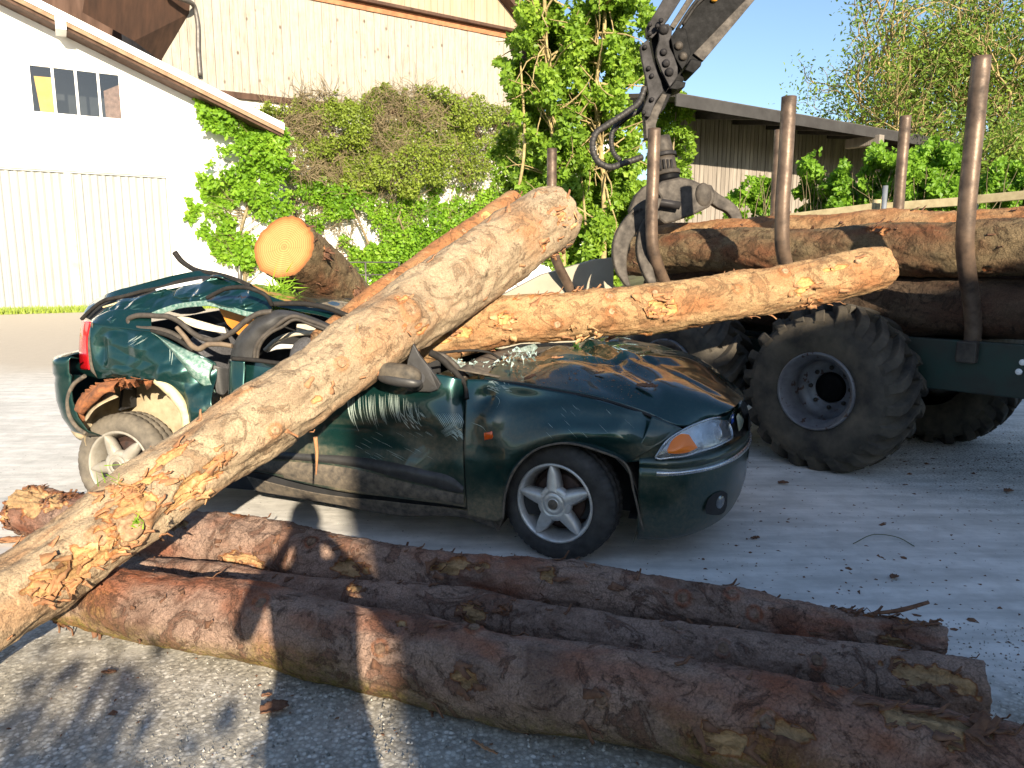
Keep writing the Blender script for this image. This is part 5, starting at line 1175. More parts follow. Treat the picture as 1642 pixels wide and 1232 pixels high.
# weather strips and rubber seals
ctube('weather_strip', [(332, 478, .12), (345, 471, .11), (360, 464, .10), (380, 461, .10), (398, 462, .10), (413, 467, .11), (426, 474, .12), (436, 490, .15)], .012, M['rubber'], n=60)
ctube('weather_strip', [(436, 488, .2), (470, 487, .22), (500, 489, .22), (530, 496, .22), (556, 506, .22)], .014, M['rubber'], n=50)
ctube('loose_strip', [(280, 405, .55), (290, 418, .55), (305, 429, .55), (322, 436, .5), (345, 440, .45), (375, 448, .4), (402, 459, .38)], [.018, .016, .014], M['rubber'], n=50)
ctube('window_seal', [(436, 500, .12), (418, 502, .10), (404, 508, .09), (390, 518, .08), (375, 531, .07), (358, 541, .07), (343, 546, .07), (329, 544, .07), (309, 534, .07), (296, 523, .07), (284, 514, .08), (270, 508, .08), (252, 507, .08), (236, 506, .08), (214, 508, .08), (206, 513, .08), (209, 521, .08), (224, 526, .07), (250, 528, .07), (276, 535, .07), (292, 545, .07)], .015, M['rubber_dusty'], n=150, k=10)
ctube('window_trim', [(283, 525, .06), (296, 540, .06), (308, 555, .06), (318, 560, .06), (332, 553, .06), (352, 552, .07), (372, 555, .08)], [.012, .016, .013], simple('brown trim', (.20, .15, .10), (.10, .07, .05), 15, .8), n=50)
ctube('window_seal', [(243, 531, .06), (270, 538, .06), (296, 552, .06), (310, 563, .06)], .014, M['rubber'], n=30)
# B pillar arch with trim and inner seals
outer = [(369, 578, .09), (372, 560, .09), (380, 543, .09), (396, 524, .10), (416, 508, .11), (440, 498, .13), (468, 499, .14), (505, 510, .15), (545, 527, .16), (585, 545, .17)]
inner = [(408, 576, .07), (411, 560, .07), (416, 546, .07), (426, 535, .08), (440, 526, .09), (455, 516, .11), (466, 512, .12), (496, 522, .13), (530, 538, .14), (560, 556, .15)]
surf('pillar_trim', rule(cps(outer), cps(inner), 4), 90, 20, M['trim'], seed=29, amp=.005, bulge=.03, crease=.008)
for o1, dy in ((.012, 0), (.009, 5)):
    ctube('door_seal', [(407 + dy, 576, .05), (410 + dy, 558, .05), (417 + dy, 545, .05), (430 + dy, 533, .06), (446 + dy, 520 + dy, .07), (466 + dy, 508 + dy, .09), (500, 516 + dy, .10), (540, 532 + dy, .11), (575, 548 + dy, .12)], o1, M['rubber_dusty'], n=70)
ctube('inner_handle', [(425, 562, .3), (440, 548, .3), (462, 538, .3), (490, 534, .3), (515, 533, .3)], .014, M['beige'], n=40)
ctube('inner_handle', [(428, 564, .32), (445, 557, .32), (470, 556, .32)], [.006, .016, .012], M['white_paint'], n=30)
ctube('door_top_seal', [(372, 575, .03), (410, 578, .03), (450, 583, .03), (520, 589, .02), (560, 590, .02)], .012, M['rubber'], n=40)
# interior
surf('headliner', rule(cps([(280, 507, .28), (300, 508, .28), (318, 513, .28), (340, 519, .28), (362, 525, .28)]), cps([(292, 514, .25), (308, 523, .25), (326, 528, .25), (345, 532, .25), (364, 535, .25)]), 4), 50, 12, M['beige'], amp=.01, crease=.02)
prism('orange_panel', C3(np.array(cps([(346, 486, .30), (372, 494, .30), (410, 502, .30), (408, 524, .30), (386, 541, .30), (364, 520, .30)]))), nC * .03, M['orange_int'], car)
surf('grey_trim_panel', rule(cps([(272, 500, .6), (296, 492, .6), (322, 490, .6)]), cps([(290, 504, .6), (312, 503, .6), (330, 498, .6)]), 3), 20, 8, M['seat'], amp=.005)
for s_, w_, z_ in ((1.75, .42, .55), (1.75, 1.15, .55)):
    blob('front_seat', C3(np.array([s_, w_, z_ + .18])), hC * .12 + UP * .05, nC * .24, UP * .33 - hC * .12, M['seat'], car, powr=.7)
    blob('seat_cushion', C3(np.array([s_ + .3, w_, z_ - .12])), hC * .27, nC * .25, UP * .09, M['seat'], car, powr=.7)
blob('rear_seat', C3(np.array([.95, .8, .85])), hC * .12, nC * .58, UP * .26, M['seat'], car, powr=.7)
prism('cream_pillar_cover', C3(np.array(cps([(476, 520, .4), (500, 521, .4), (514, 530, .4), (498, 536, .4), (474, 533, .4)]))), nC * .03, M['beige'], car)
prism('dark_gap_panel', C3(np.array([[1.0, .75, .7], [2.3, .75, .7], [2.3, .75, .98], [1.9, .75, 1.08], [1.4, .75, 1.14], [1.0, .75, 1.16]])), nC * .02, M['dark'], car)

# bonnet
nb = cps([(775, 606, .12), (820, 613, .12), (888, 624, .12), (954, 636, .13), (1032, 660, .15), (1090, 684, .18), (1128, 676, .30)])
sv = [q[0] for q in nb]
rows = [nb]
zc = {.35: .05, .65: .085, 1.0: .09, 1.3: .065, 1.52: .02}
send = {.35: 3.95, .65: 4.05, 1.0: 4.06, 1.3: 4.03, 1.52: 3.98}; zend = {.35: .735, .65: .735, 1.0: .725, 1.3: .72, 1.52: .70}
for w in (.35, .65, 1.0, 1.3, 1.52):
    row = []
    for k, q in enumerate(nb):
        f = k / 6.; s_ = np.interp(f, [0, 1], [np.interp(w, [.35, .7, 1, 1.3, 1.52], [2.79, 2.90, 3.0, 3.06, 3.10]), send[w]]); g_ = (w - .35) / 1.17
        zb_ = np.interp(f, [0, .25, .5, .75, .92, 1], [np.interp(w, [.35, .7, 1, 1.52], [.925, .955, .975, .975]), .93 + .045 * min(1, g_ * 2), .905 + .035 * min(1, g_ * 2), .86 + .03 * min(1, g_ * 2), .785 + .015 * min(1, g_ * 2), zend[w]])
        row.append([s_, w, zb_])
    rows.append(row)
G = np.array(rows, float)
bon = surf('bonnet', G, 130, 110, seed=31, amp=.0, dirt=0)
me = bon.data; co = np.zeros(len(me.vertices) * 3); me.vertices.foreach_get('co', co); co = co.reshape(-1, 3)
loc = np.stack([(co - OC) @ hC, (co - OC) @ nC, co[:, 2]], 1)
co[:, 2] += (np.abs(fbm(loc * [3.2, 2.4, 1], 401, 2) - .5) - .12) * .095 * sstep(4.0, 3.6, loc[:, 0]) * sstep(.12, .3, loc[:, 1]) + (fbm(loc * 4.5, 402, 2) - .5) * .016 * sstep(.12, .3, loc[:, 1])
ridge = np.exp(-(((loc[:, 0] - 3.15) * .8 + (loc[:, 1] - 1.0) * .5) / .08) ** 2) * .035; co[:, 2] -= ridge * sstep(.2, .5, loc[:, 1])
for (s0_, w0_, s1_, w1_, wd_, hh_) in ((2.95, .45, 3.75, .95, .07, .030), (3.1, 1.25, 3.5, .55, .06, .026), (3.35, .9, 3.95, .45, .05, -.02), (3.0, .75, 3.3, 1.35, .06, -.028)):
    e_ = np.array([s1_ - s0_, w1_ - w0_]); le_ = np.linalg.norm(e_); e_ /= le_; dx_ = loc[:, 0] - s0_; dw_ = loc[:, 1] - w0_
    al_ = dx_ * e_[0] + dw_ * e_[1]; pr_ = np.abs(-dx_ * e_[1] + dw_ * e_[0] + (fbm(loc * 6, 405, 2) - .5) * .06); co[:, 2] += hh_ * np.clip(1 - pr_ / wd_, 0, 1) * sstep(-.05, .15, al_) * sstep(le_ + .05, le_ - .15, al_)
me.vertices.foreach_set('co', co.ravel())
at = me.attributes['dirt']; dn = fbm(co * 9, 403, 4); at.data.foreach_set('value', np.clip(sstep(3.5, 2.9, loc[:, 0] + (dn - .5) * .8) * sstep(.42, .62, dn) * .75, 0, 1))
me.update(); bo_v = bvh_of(bon)
ctube('bonnet_shut_line', [(775, 609, .115), (820, 616, .10), (888, 627, .10), (954, 639, .11), (1032, 663, .13), (1090, 688, .17)], .008, M['dark'], n=60)
# far wing
surf('far_wing', [[[2.75, 1.55, .93], [3.1, 1.57, .92], [3.5, 1.58, .86], [3.8, 1.54, .74]], [[2.75, 1.66, .8], [3.1, 1.68, .78], [3.5, 1.68, .74], [3.85, 1.6, .62]], [[2.75, 1.66, .3], [3.1, 1.68, .62], [3.5, 1.68, .5], [3.9, 1.6, .5]]], 40, 20, seed=33, amp=.002)
# cowl, screen pillars, broken glass, wipers
surf('cowl', [[[2.62, .15, .93], [2.62, .5, .95], [2.62, 1.0, .94], [2.62, 1.5, .92]], [[2.84, .14, .90], [2.86, .5, .925], [3.04, 1.0, .95], [3.12, 1.5, .95]]], 40, 8, M['trim_dusty'], amp=.004)
ctube('windscreen_pillar', [(690, 566, .15), (705, 574, .14), (722, 590, .13), (736, 604, .12), (746, 618, .10), (748, 640, .06)], [.02, .018, .014, .01], M['rubber'], n=40)
ctube('windscreen_pillar', [(694, 567, .22), (712, 572, .24), (725, 582, .26), (738, 596, .26), (748, 606, .24)], .016, M['rubber_dusty'], n=30)
ctube('wiper_arm', [(700, 567, .4), (735, 563, .42), (770, 563, .45), (785, 566, .45), (806, 579, .42)], [.008, .007], M['rubber'], n=40)
ctube('wiper_arm', [(783, 600, .3), (800, 590, .42), (830, 578, .55), (862, 569, .7)], [.010, .007], M['rubber'], n=30)
ctube('wiper_blade', [(800, 586, .45), (840, 572, .62), (880, 561, .85)], [.006, .006], M['rubber_dusty'], n=20)
GG = [cps([(776, 584, .6), (805, 571, .75), (835, 556, .9), (857, 549, 1.05)]), cps([(790, 590, .55), (815, 580, .7), (845, 566, .85), (862, 556, 1.0)])]
surf('broken_windscreen', GG, 30, 10, M['glass'], amp=.02, crease=.05, seed=35)
surf('broken_windscreen', [cps([(722, 572, .4), (740, 580, .45), (756, 588, .45), (780, 592, .45)]), cps([(745, 603, .3), (756, 603, .3), (770, 602, .3), (790, 600, .3)])], 20, 10, M['glass'], amp=.01, crease=.03, seed=36)
V = []; F_ = []; r = np.random.default_rng(37)
for k in range(260):
    x, y = r.uniform(725, 860), 0; y = np.interp(x, [725, 790, 860], [592, 592, 560]) + r.normal() * 7; c_ = C3(cp(x, y, r.uniform(.25, .6))); s_ = r.uniform(.004, .010); q = c_ + r.normal(size=(4, 3)) * s_; o = len(V); V += list(q); F_ += [(o, o + 1, o + 2), (o, o + 2, o + 3), (o, o + 3, o + 1), (o + 1, o + 3, o + 2)]
pymesh('glass_crumbs', V, F_, M['glass'], car, kind='stuff')

# front bumper, lamps, grille : plan curve of the nose in (s,w)
plan = cr(np.array([[3.56, .035, 0], [3.70, .05, 0], [3.84, .12, 0], [3.97, .27, 0], [4.06, .50, 0], [4.10, .84, 0], [4.06, 1.18, 0], [3.97, 1.41, 0], [3.84, 1.56, 0], [3.70, 1.63, 0], [3.56, 1.645, 0]]), 160)[:, :2]
pd = np.gradient(plan, axis=0); pd /= np.linalg.norm(pd, axis=1)[:, None]; pn_ = np.stack([pd[:, 1], -pd[:, 0]], 1)
def nose_pt(i, z, ins):    # ins>0 inward
    q = plan[i] - pn_[i] * ins; return np.array([q[0], q[1], z])
def zbot(i):
    s_ = plan[i, 0]; return .13 if s_ < 3.7 else np.interp(s_, [3.7, 4.1], [.13, .17])
V = []
prof = [(1.0, .035), (.965, .008), (.93, .0), (.90, .0), (.875, .010), (.86, .004), (.78, .0), (.70, .0), (.55, .002), (.35, .012), (.18, .03), (.05, .055), (0, .08)]
for i in range(160):
    zt = np.interp(plan[i, 0], [3.55, 3.75, 3.9, 4.1], [.565, .565, .575, .60])
    for f, ins in prof: V.append(nose_pt(i, zbot(i) + (zt - zbot(i)) * f, ins))
V = C3(np.array(V)); fb = npmesh('front_bumper', V, gridf(160, len(prof)), M['paint'], car, True, attrs={'dirt': dirtv(V, .5)}); solid(fb, .006, 0)
bv_ = bvh_of(fb)
V = []
for i in range(160):
    zt = np.interp(plan[i, 0], [3.55, 3.75, 3.9, 4.1], [.565, .565, .575, .60]); 
    for f, ins in ((.85, -.002), (.845, -.010), (.825, -.012), (.805, -.010), (.80, -.002)): V.append(nose_pt(i, zbot(i) + (zt - zbot(i)) * f, ins))
V = C3(np.array(V)).reshape(160, 5, 3)[6:-6].reshape(-1, 3); npmesh('chrome_strip', V, gridf(148, 5), M['chrome'], fb, True)
# curtain intersection with the nose plan
def nose_hit(px, py, z0=.6, lean=.55, off=0):
    r_ = ray(px, py); best = None
    for it in range(3):
        ins = max(0, ((best[2] if best is not None else z0) - z0)) * lean - off; Q = plan - pn_ * ins
        o2 = np.array([(CAMP - OC) @ hC, (CAMP - OC) @ nC]); d2 = np.array([r_ @ hC, r_ @ nC]); bt = None
        for i in range(len(Q) - 1):
            e = Q[i + 1] - Q[i]; den = d2[0] * e[1] - d2[1] * e[0]
            if abs(den) < 1e-9: continue
            w = Q[i] - o2; t = (w[0] * e[1] - w[1] * e[0]) / den; u = (w[0] * d2[1] - w[1] * d2[0]) / den
            if -0.02 <= u <= 1.02 and t > 0 and (bt is None or t < bt[0]): bt = (t, i)
        if bt is None: return best
        p = CAMP + r_ * bt[0]; best = np.array([(p - OC) @ hC, (p - OC) @ nC, p[2]])
    return best
def nose_patch(name, top, bot, m, nu=24, nv=10, off=0, bulge=0, parent=None, lean=.55, th=0, z0=.6):
    T_, B_ = cr(np.array(top, float), nu), cr(np.array(bot, float), nu); V = []
    for i in range(nu):
        for j in range(nv):
            f = j / (nv - 1); x = T_[i] + (B_[i] - T_[i]) * f; q = nose_hit(x[0], x[1], z0, lean, off)
            if q is None: q = cp(x[0], x[1], .3)
            q = q.copy(); b_4 = bulge * math.sin(math.pi * f) * math.sin(math.pi * i / (nu - 1)); q[0] += b_4 * .8; q[1] -= b_4 * .6; V.append(q)
    o = npmesh(name, C3(np.array(V)), gridf(nu, nv), m, parent or car, True)
    if th: solid(o, th, 0)
    return o
ht = [(1050, 734), (1067, 709), (1096, 689), (1120, 678), (1143, 671), (1158, 671), (1168, 678)]; hb = [(1052, 735), (1075, 734), (1100, 731), (1122, 724), (1145, 717), (1160, 710), (1174, 697)]
lampo = nose_patch('headlight', ht, hb, M['reflector'], 36, 14, off=-.045)
nose_patch('lens', ht, hb, M['lens'], 36, 14, off=.006, bulge=.012, parent=lampo, th=.003)
ring_ = ht + hb[::-1]
rp = [nose_hit(x, y, .6, .55, .006) for x, y in ring_]; rp.append(rp[0])
tube('lamp_rim', C3(np.array(rp)), .005, M['chrome'], lampo, 6, 90)
nose_patch('turn_signal', [(1069, 722), (1078, 705), (1092, 696), (1104, 697)], [(1071, 727), (1088, 728), (1104, 725), (1118, 718)], M['amber'], 18, 10, off=.020, bulge=.014, parent=lampo)
q = nose_hit(1146, 694, .6, .55, -.03); blob('bulb_bowl', C3(q), hC * .012 + nC * .0, nC * .07 - hC * .03, UP * .05, M['chrome'], lampo)
# grille and badge, plate
nose_patch('grille', [(1168, 676), (1176, 660), (1184, 648), (1190, 643), (1196, 646)], [(1175, 700), (1183, 700), (1192, 698), (1200, 690), (1205, 682)], M['rubber'], 20, 12, off=-.01, lean=.35)
nose_patch('nose_panel', [(1143, 671), (1163, 667), (1180, 650), (1188, 641)], [(1165, 672), (1172, 678), (1180, 662), (1190, 646)], M['paint'], 20, 8, off=.0, lean=.4)
nose_patch('number_plate', [(1180, 668), (1184, 662), (1188, 660), (1191, 664)], [(1184, 692), (1187, 689), (1190, 684), (1192, 677)], M['plate'], 8, 8, off=.012, lean=.35)
bdg = nose_patch('badge', [(1172, 668), (1174, 665), (1176, 664)], [(1172, 680), (1174, 679), (1176, 676)], M['badge'], 6, 6, off=.02, lean=.35)
nose_patch('badge_mark', [(1172.6, 669.5), (1174, 667.5), (1175.4, 667)], [(1172.6, 672), (1174, 671), (1175.4, 670)], M['white_paint'], 5, 4, off=.024, lean=.35, parent=bdg)
nose_patch('grille_rim', [(1166, 676), (1175, 659), (1183, 647), (1188, 642)], [(1169, 679), (1178, 662), (1185, 651), (1189, 646)], M['chrome'], 24, 4, off=.0, lean=.35)
# fog lamp recess
fr_ = nose_patch('fog_lamp_recess', [(1130, 815), (1136, 800), (1148, 790), (1160, 788), (1166, 792)], [(1132, 824), (1142, 826), (1152, 826), (1160, 822), (1165, 812)], M['dark'], 16, 8, off=.003, lean=0)
q = nose_hit(1157, 806, .6, 0, .012); fn = np.array([.75, -.66, 0]); fu = np.array([.66, .75, 0]); q3 = C3(q)
n3 = hC * .8 - nC * .6; u3 = hC * .6 + nC * .8
blob('fog_lamp', q3 - n3 * .018, u3 * .040, UP * .040, n3 * .016, simple('dull fog lens', (.20, .22, .24), (.10, .11, .12), 30, .12, .5, .1, coat=1), fr_)
surf('under_tray', [[[3.5, .2, .2], [3.9, .3, .16]], [[3.5, 1.5, .2], [3.9, 1.4, .16]]], 6, 6, M['dark'], amp=0)

# wheels
def car_wheel(name, hub_, axis, R0, W0, rimr, dusty, label, parent, spin=0.):
    """axis points outward from the car"""
    ax = np.array(axis, float); ax /= np.linalg.norm(ax); u = np.cross(UP, ax); u /= np.linalg.norm(u); v = np.cross(ax, u)
    hub_ = np.array(hub_, float); n = 96
    w = empty(name, hub_, label, 'wheel'); del w['category']; del w['label']; w['label'] = label; w.parent = parent; w.matrix_parent_inverse = Matrix.Translation(-parent.location)
    return w, ax, u, v, hub_
def lathe(name, hub_, ax, u, v, prof, m, parent, n=96, rfun=None):
    a_ = np.linspace(0, 2 * math.pi, n, endpoint=False); V = []
    for k, (r_, d) in enumerate(prof):
        rr_ = np.full(n, r_) if rfun is None else r_ + rfun(k, a_)
        V.append(hub_ + ax * d + (np.cos(a_) * rr_)[:, None] * u + (np.sin(a_) * rr_)[:, None] * v)
    V = np.array(V).reshape(-1, 3); K = len(prof); ii, jj = np.meshgrid(np.arange(K - 1), np.arange(n), indexing='ij'); ii, jj = ii.ravel(), jj.ravel(); j2 = (jj + 1) % n
    return npmesh(name, V, np.stack([ii * n + jj, ii * n + j2, (ii + 1) * n + j2, (ii + 1) * n + jj], 1), m, parent, True)
def build_wheel(hub_, axis, dusty, label, spin, parent=car):
    ax = np.array(axis, float); ax /= np.linalg.norm(ax); u = np.cross(UP, ax); u /= np.linalg.norm(u); v = np.cross(ax, u); hub_ = np.array(hub_, float)
    tm = M['tyre_dusty'] if dusty else M['tyre']; R0, rr_ = .303, .198
    tp__ = [(rr_ - .004, -.19), (rr_ + .01, -.195), (.235, -.205), (.27, -.195), (.288, -.175), (R0 - .002, -.16), (R0, -.13), (R0 - .008, -.125), (R0 - .008, -.115), (R0 + .001, -.11), (R0 + .001, -.08), (R0 - .008, -.075), (R0 - .008, -.065), (R0, -.06), (R0 - .001, -.03), (.289, -.012), (.272, .004), (.24, .012), (.215, .010), (rr_ + .006, .002), (rr_ - .006, -.006)]
    def rf_(k, a_):
        if 4 <= k <= 14: return -.005 * (np.sin(a_ * 44 + (k % 2) * 2) > .72)
        if k in (15, 3): return -.004 * (np.sin(a_ * 44) > .5)
        return 0 * a_
    wh = lathe('wheel', hub_, ax, u, v, tp__, tm, parent, 264, rf_); wh['label'] = label; AL = M['alloy_dusty'] if dusty else M['alloy']
    # rim barrel
    lathe('rim', hub_, ax, u, v, [(rr_ + .004, .000), (rr_ + .006, .006), (rr_ - .002, .010), (rr_ - .010, .004), (rr_ - .018, -.02), (.168, -.06), (.165, -.16), (rr_, -.19)], AL, wh, 96)
    # five pointed star cover: radial field
    na, nr = 240, 26; aa = np.linspace(0, 2 * math.pi, na, endpoint=False); ph = ((aa - spin + math.pi / 5) % (2 * math.pi / 5)) - math.pi / 5
    half = lambda r__: np.interp(r__, [.0, .07, .085, .12, .16, .192], [9, .62, .52, .33, .19, .06])
    V = []; F_ = []
    for s5 in range(5):
        base_ = len(V); ac = spin + s5 * 2 * math.pi / 5; nx = 11; rrs = np.linspace(.062, .190, 18)
        for r__ in rrs:
            hw = half(r__)
            for x in np.linspace(-1, 1, nx):
                an = ac + hw * x; hgt = -.004 + .016 * (1 - abs(x) ** 2.2) - .030 * abs(x) ** 6 - np.interp(r__, [.06, .13, .19], [-.008, .0, .006])
                V.append(hub_ + ax * hgt + u * math.cos(an) * r__ + v * math.sin(an) * r__)
        for i in range(17):
            for j in range(nx - 1): F_.append((base_ + i * nx + j, base_ + i * nx + j + 1, base_ + (i + 1) * nx + j + 1, base_ + (i + 1) * nx + j))
        sp5 = npmesh('spoke', V[base_:], np.array(F_) - 0 if base_ == 0 else np.array(F_), M['alloy'], wh, True) if False else None
    for s5 in range(5):
        seg = V[s5 * 18 * 11:(s5 + 1) * 18 * 11]; FF = gridf(18, 11); o = npmesh('spoke', seg, FF, AL, wh, True); solid(o, .012, -1)
    lathe('hub_cap', hub_, ax, u, v, [(.090, -.02), (.088, .006), (.078, .014), (.058, .017), (.055, .014), (.052, .018), (.034, .022), (.030, .017), (.028, .020), (.012, .022), (.001, .022)], AL, wh, 48)
    lathe('emblem', hub_, ax, u, v, [(.026, .021), (.024, .026), (.001, .027)], M['trim_dusty'], wh, 24)
    lathe('brake_disc', hub_, ax, u, v, [(.02, -.07), (.13, -.07), (.135, -.075), (.135, -.09), (.16, -.10), (.16, -.13)], M['brake'] if not dusty else M['brake'], wh, 40)
    return wh
fh = C3(np.array([3.15, .045, .298])); st_ = R(13); 
def rotz(v_, a_): c_, s_ = math.cos(a_), math.sin(a_); return np.array([v_[0] * c_ - v_[1] * s_, v_[0] * s_ + v_[1] * c_, v_[2]])
fh = P(889, 818, 3.66); fh[2] = .298
build_wheel(fh, rotz(-nC, -R(12)), False, 'turned front wheel with five pointed silver spokes', R(90 + 6))
rh = P(191, 750, 4.34); rh[2] = .30
build_wheel(rh, rotz(-nC, R(3)) + UP * .08, True, 'dusty rear wheel splayed under the torn arch', R(118))
build_wheel(C3(np.array([3.12, 1.62, .298])), rotz(nC, -R(12)), False, 'far front wheel', R(80))
build_wheel(C3(np.array([.70, 1.60, .298])), nC, True, 'far rear wheel', R(60))
# ------------------------------------------------------------------ forestry trailer
aT = np.array([.68, -.733, 0]); aT /= np.linalg.norm(aT); bT = np.array([-aT[1], aT[0], 0])
SA = P(1043, 420, 6.2); SA[2] = 0        # foot line of the near stakes
def TR(k, b, z): return SA + aT * k + bT * b + UP * z
tr = empty('forestry_trailer', TR(1.5, .95, 0), 'timber trailer with steel stakes and big balloon tyres, loaded with logs', 'trailer')
M['steel'] = simple('worn brown steel', (.19, .13, .09), (.045, .03, .022), 9, .5, .3, .35, detail=9, rv=.2)
M['green_frame'] = simple('green frame paint', (.005, .030, .023), (.016, .017, .012), 5, .5, bs=.2)
M['black_steel'] = simple('black painted steel', (.007, .007, .008), (.004, .004, .004), 12, .55, 0, .2, rv=.1)
M['grey_steel'] = simple('grey black painted steel', (.036, .034, .036), (.02, .019, .019), 10, .5, .1, .25, rv=.1)
M['dirty_steel'] = simple('muddy steel', (.068, .055, .042), (.022, .018, .015), 14, .7, .1, .5, detail=9)
M['tractor_tyre'] = simple('muddy tractor tyre', (.10, .083, .06), (.020, .019, .018), 5, .85, bs=.5, bd=.01, detail=9)
M['tractor_rim'] = simple('chipped grey rim', (.19, .195, .21), (.10, .10, .11), 9, .5, .2, .2)
# chips of rust on the rim
nt = M['tractor_rim'].node_tree; b_ = nt.nodes['Principled BSDF']; src = b_.inputs['Base Color'].links[0].from_socket
cn = noise(nt, coord(nt), 14, 4, .6); nt.links.new(mix(nt, ramp(nt, cn, [(.60, 0.), (.63, 1.)]), src, (.06, .03, .02)), b_.inputs['Base Color'])
def stake(k, b, top, inward, r=.054):
    r = r * .92
    sgn = 1 if inward else -1
    z = [top, 2.2, 1.78, 1.58, 1.42, 1.22, 1.05, .9]; off = [0, 0, 0, .03, .12, .27, .36, .37]
    pts = [TR(k, b + sgn * o, zz) for zz, o in zip(z, off)]
    s = tube('stake', pts, r, M['steel'], tr, 18, 60)
    return s
top_of = lambda x, y, p: p
for k, b, tz, inn, rr_ in ((-1.16, 0, 2.52, True, .05), (0, 0, 2.55, True, .056), (1.15, 0, 2.62, True, .056), (2.33, 0, 2.66, True, .056), (-1.16, 1.9, 2.5, False, .05), (0.05, 1.95, 2.76, False, .05), (1.22, 1.95, 2.73, False, .05), (2.4, 1.95, 2.7, False, .05)):
    (k < -1 and b > 1) or stake(k, b, tz, inn, rr_)
for k in (0, 1.15, 2.33): box('bunk_beam', TR(k, .97, .90), aT * .06, bT * .72, UP * .07, M['dirty_steel'], tr, .01)
box('frame_beam', TR(1.2, .72, .72), aT * 3.3, bT * .07, UP * .12, M['green_frame'], tr, .01)
box('frame_beam', TR(1.2, 1.22, .72), aT * 3.3, bT * .07, UP * .12, M['green_frame'], tr, .01)
box('side_plate', TR(3.0, .34, .80), aT * 1.25, bT * .03, UP * .17, M['green_frame'], tr, .008, label='green side plate with two white marks')
for dx in (0, .05): blob('plate_mark', TR(2.62 + dx * .3, .30, .80 + dx * 1.2), aT * .02, bT * .008, UP * .02, M['white_paint'], tr)
0 and box('nose_plate', TR(-1.3, .55, 1.36), aT * .02, bT * .16, UP * .08, M['dirty_steel'], tr, .01)
box('axle_beam', TR(1.55, .95, .60), aT * .06, bT * .7, UP * .07, M['dirty_steel'], tr, .01)
box('axle_beam', TR(.25, .95, .60), aT * .06, bT * .7, UP * .07, M['dirty_steel'], tr, .01)
def big_wheel(hub_, ax, label, spin=0, lugs=22):
    u = np.cross(UP, ax); u /= np.linalg.norm(u); v = np.cross(ax, u); hub_ = np.array(hub_, float); RO, RI, W = .565, .268, .50
    prof = [(RI - .01, -W + .03), (.34, -W - .01), (.45, -W - .02), (.515, -W + .03), (.545, -W + .10), (.556, -W * .5), (.545, -.10), (.515, -.03), (.46, .015), (.39, .02), (.34, .008), (RI + .012, -.01), (RI - .004, -.02)]
    def rf_(k, a_): return (fbm(np.stack([np.cos(a_) * 5, np.sin(a_) * 5, a_ * 0 + k], 1), 500, 2) - .5) * .012
    wh = lathe('wheel', hub_, ax, u, v, prof, M['tractor_tyre'], tr, 120, rf_); wh['label'] = label
    # lugs : chevrons
    for i in range(lugs):
        for side in (0, 1):
            an = spin + (i + .5 * side) / lugs * 2 * math.pi; V = []
            K = 9
            for q in range(K):
                f = q / (K - 1); aa = an + (-.17 + .34 * f) * 1.0 * (1 if True else 1) * .9
                d = np.interp(f, [0, .18, 1], [.004, -.05, -W / 2 - .02]) if side == 0 else np.interp(f, [0, .18, 1], [-W - .004, -W + .05, -W / 2 + .02])
                rb_ = np.interp(f, [0, .18, .5, 1], [.470, .530, .55, .554]); ro = np.interp(f, [0, .12, .3, 1], [.49, .575, .604, .608])
                hwid = .040 - .010 * f
                for (rad_, da) in ((rb_ - .02, -hwid * 1.25), (ro, -hwid), (ro, hwid), (rb_ - .02, hwid * 1.25)):
                    a2 = aa + da * 1.0 / .58 * .9; V.append(hub_ + ax * d + u * math.cos(a2) * rad_ + v * math.sin(a2) * rad_)
            FF = []
            for q in range(K - 1):
                for j in range(3): FF.append((q * 4 + j, q * 4 + j + 1, (q + 1) * 4 + j + 1, (q + 1) * 4 + j))
            FF += [(0, 1, 2, 3), ((K - 1) * 4 + 3, (K - 1) * 4 + 2, (K - 1) * 4 + 1, (K - 1) * 4)]
            o = npmesh('lug', V, FF, M['tractor_tyre'], wh, False); bevel(o, .008, 2)
    lathe('rim', hub_, ax, u, v, [(RI + .012, -.012), (RI + .010, .004), (RI + .002, .008), (RI - .008, .0), (RI - .018, -.03), (RI - .045, -.06), (RI - .055, -.17), (RI - .04, -.20), (RI - .06, -.23), (.17, -.26), (.115, -.25), (.112, -.27), (.11, -.31), (.001, -.31)], M['tractor_rim'], wh, 80)
    lathe('hub', hub_, ax, u, v, [(.108, -.30), (.105, -.245), (.09, -.235), (.05, -.232), (.001, -.23)], M['black_steel'], wh, 32)
    for i in range(8):
        an = spin + i / 8 * 2 * math.pi; c_ = hub_ + u * math.cos(an) * .145 + v * math.sin(an) * .145 - ax * .25
        blob('wheel_nut', c_, u * .017, v * .017, ax * .022, M['dirty_steel'], wh, 8, 6)
    return wh
Rz = .575
hb1 = P(1306, 632, 5.22); hb1[2] = Rz
big_wheel(hb1, -bT, 'near balloon tyre with chipped grey rim beside the car nose')
hb2 = hb1 - aT * 1.28; big_wheel(hb2, -bT, 'second near balloon tyre behind the bonnet', .1)
big_wheel(hb1 + bT * 2.0 + aT * .25, bT, 'far balloon tyre', .05)
big_wheel(hb1 + bT * 2.0 - aT * 1.03, bT, 'far front balloon tyre', .15)
box('bogie_beam', (hb1 + hb2) / 2 + bT * .45 , aT * .75, bT * .06, UP * .10, M['dirty_steel'], tr, .02)
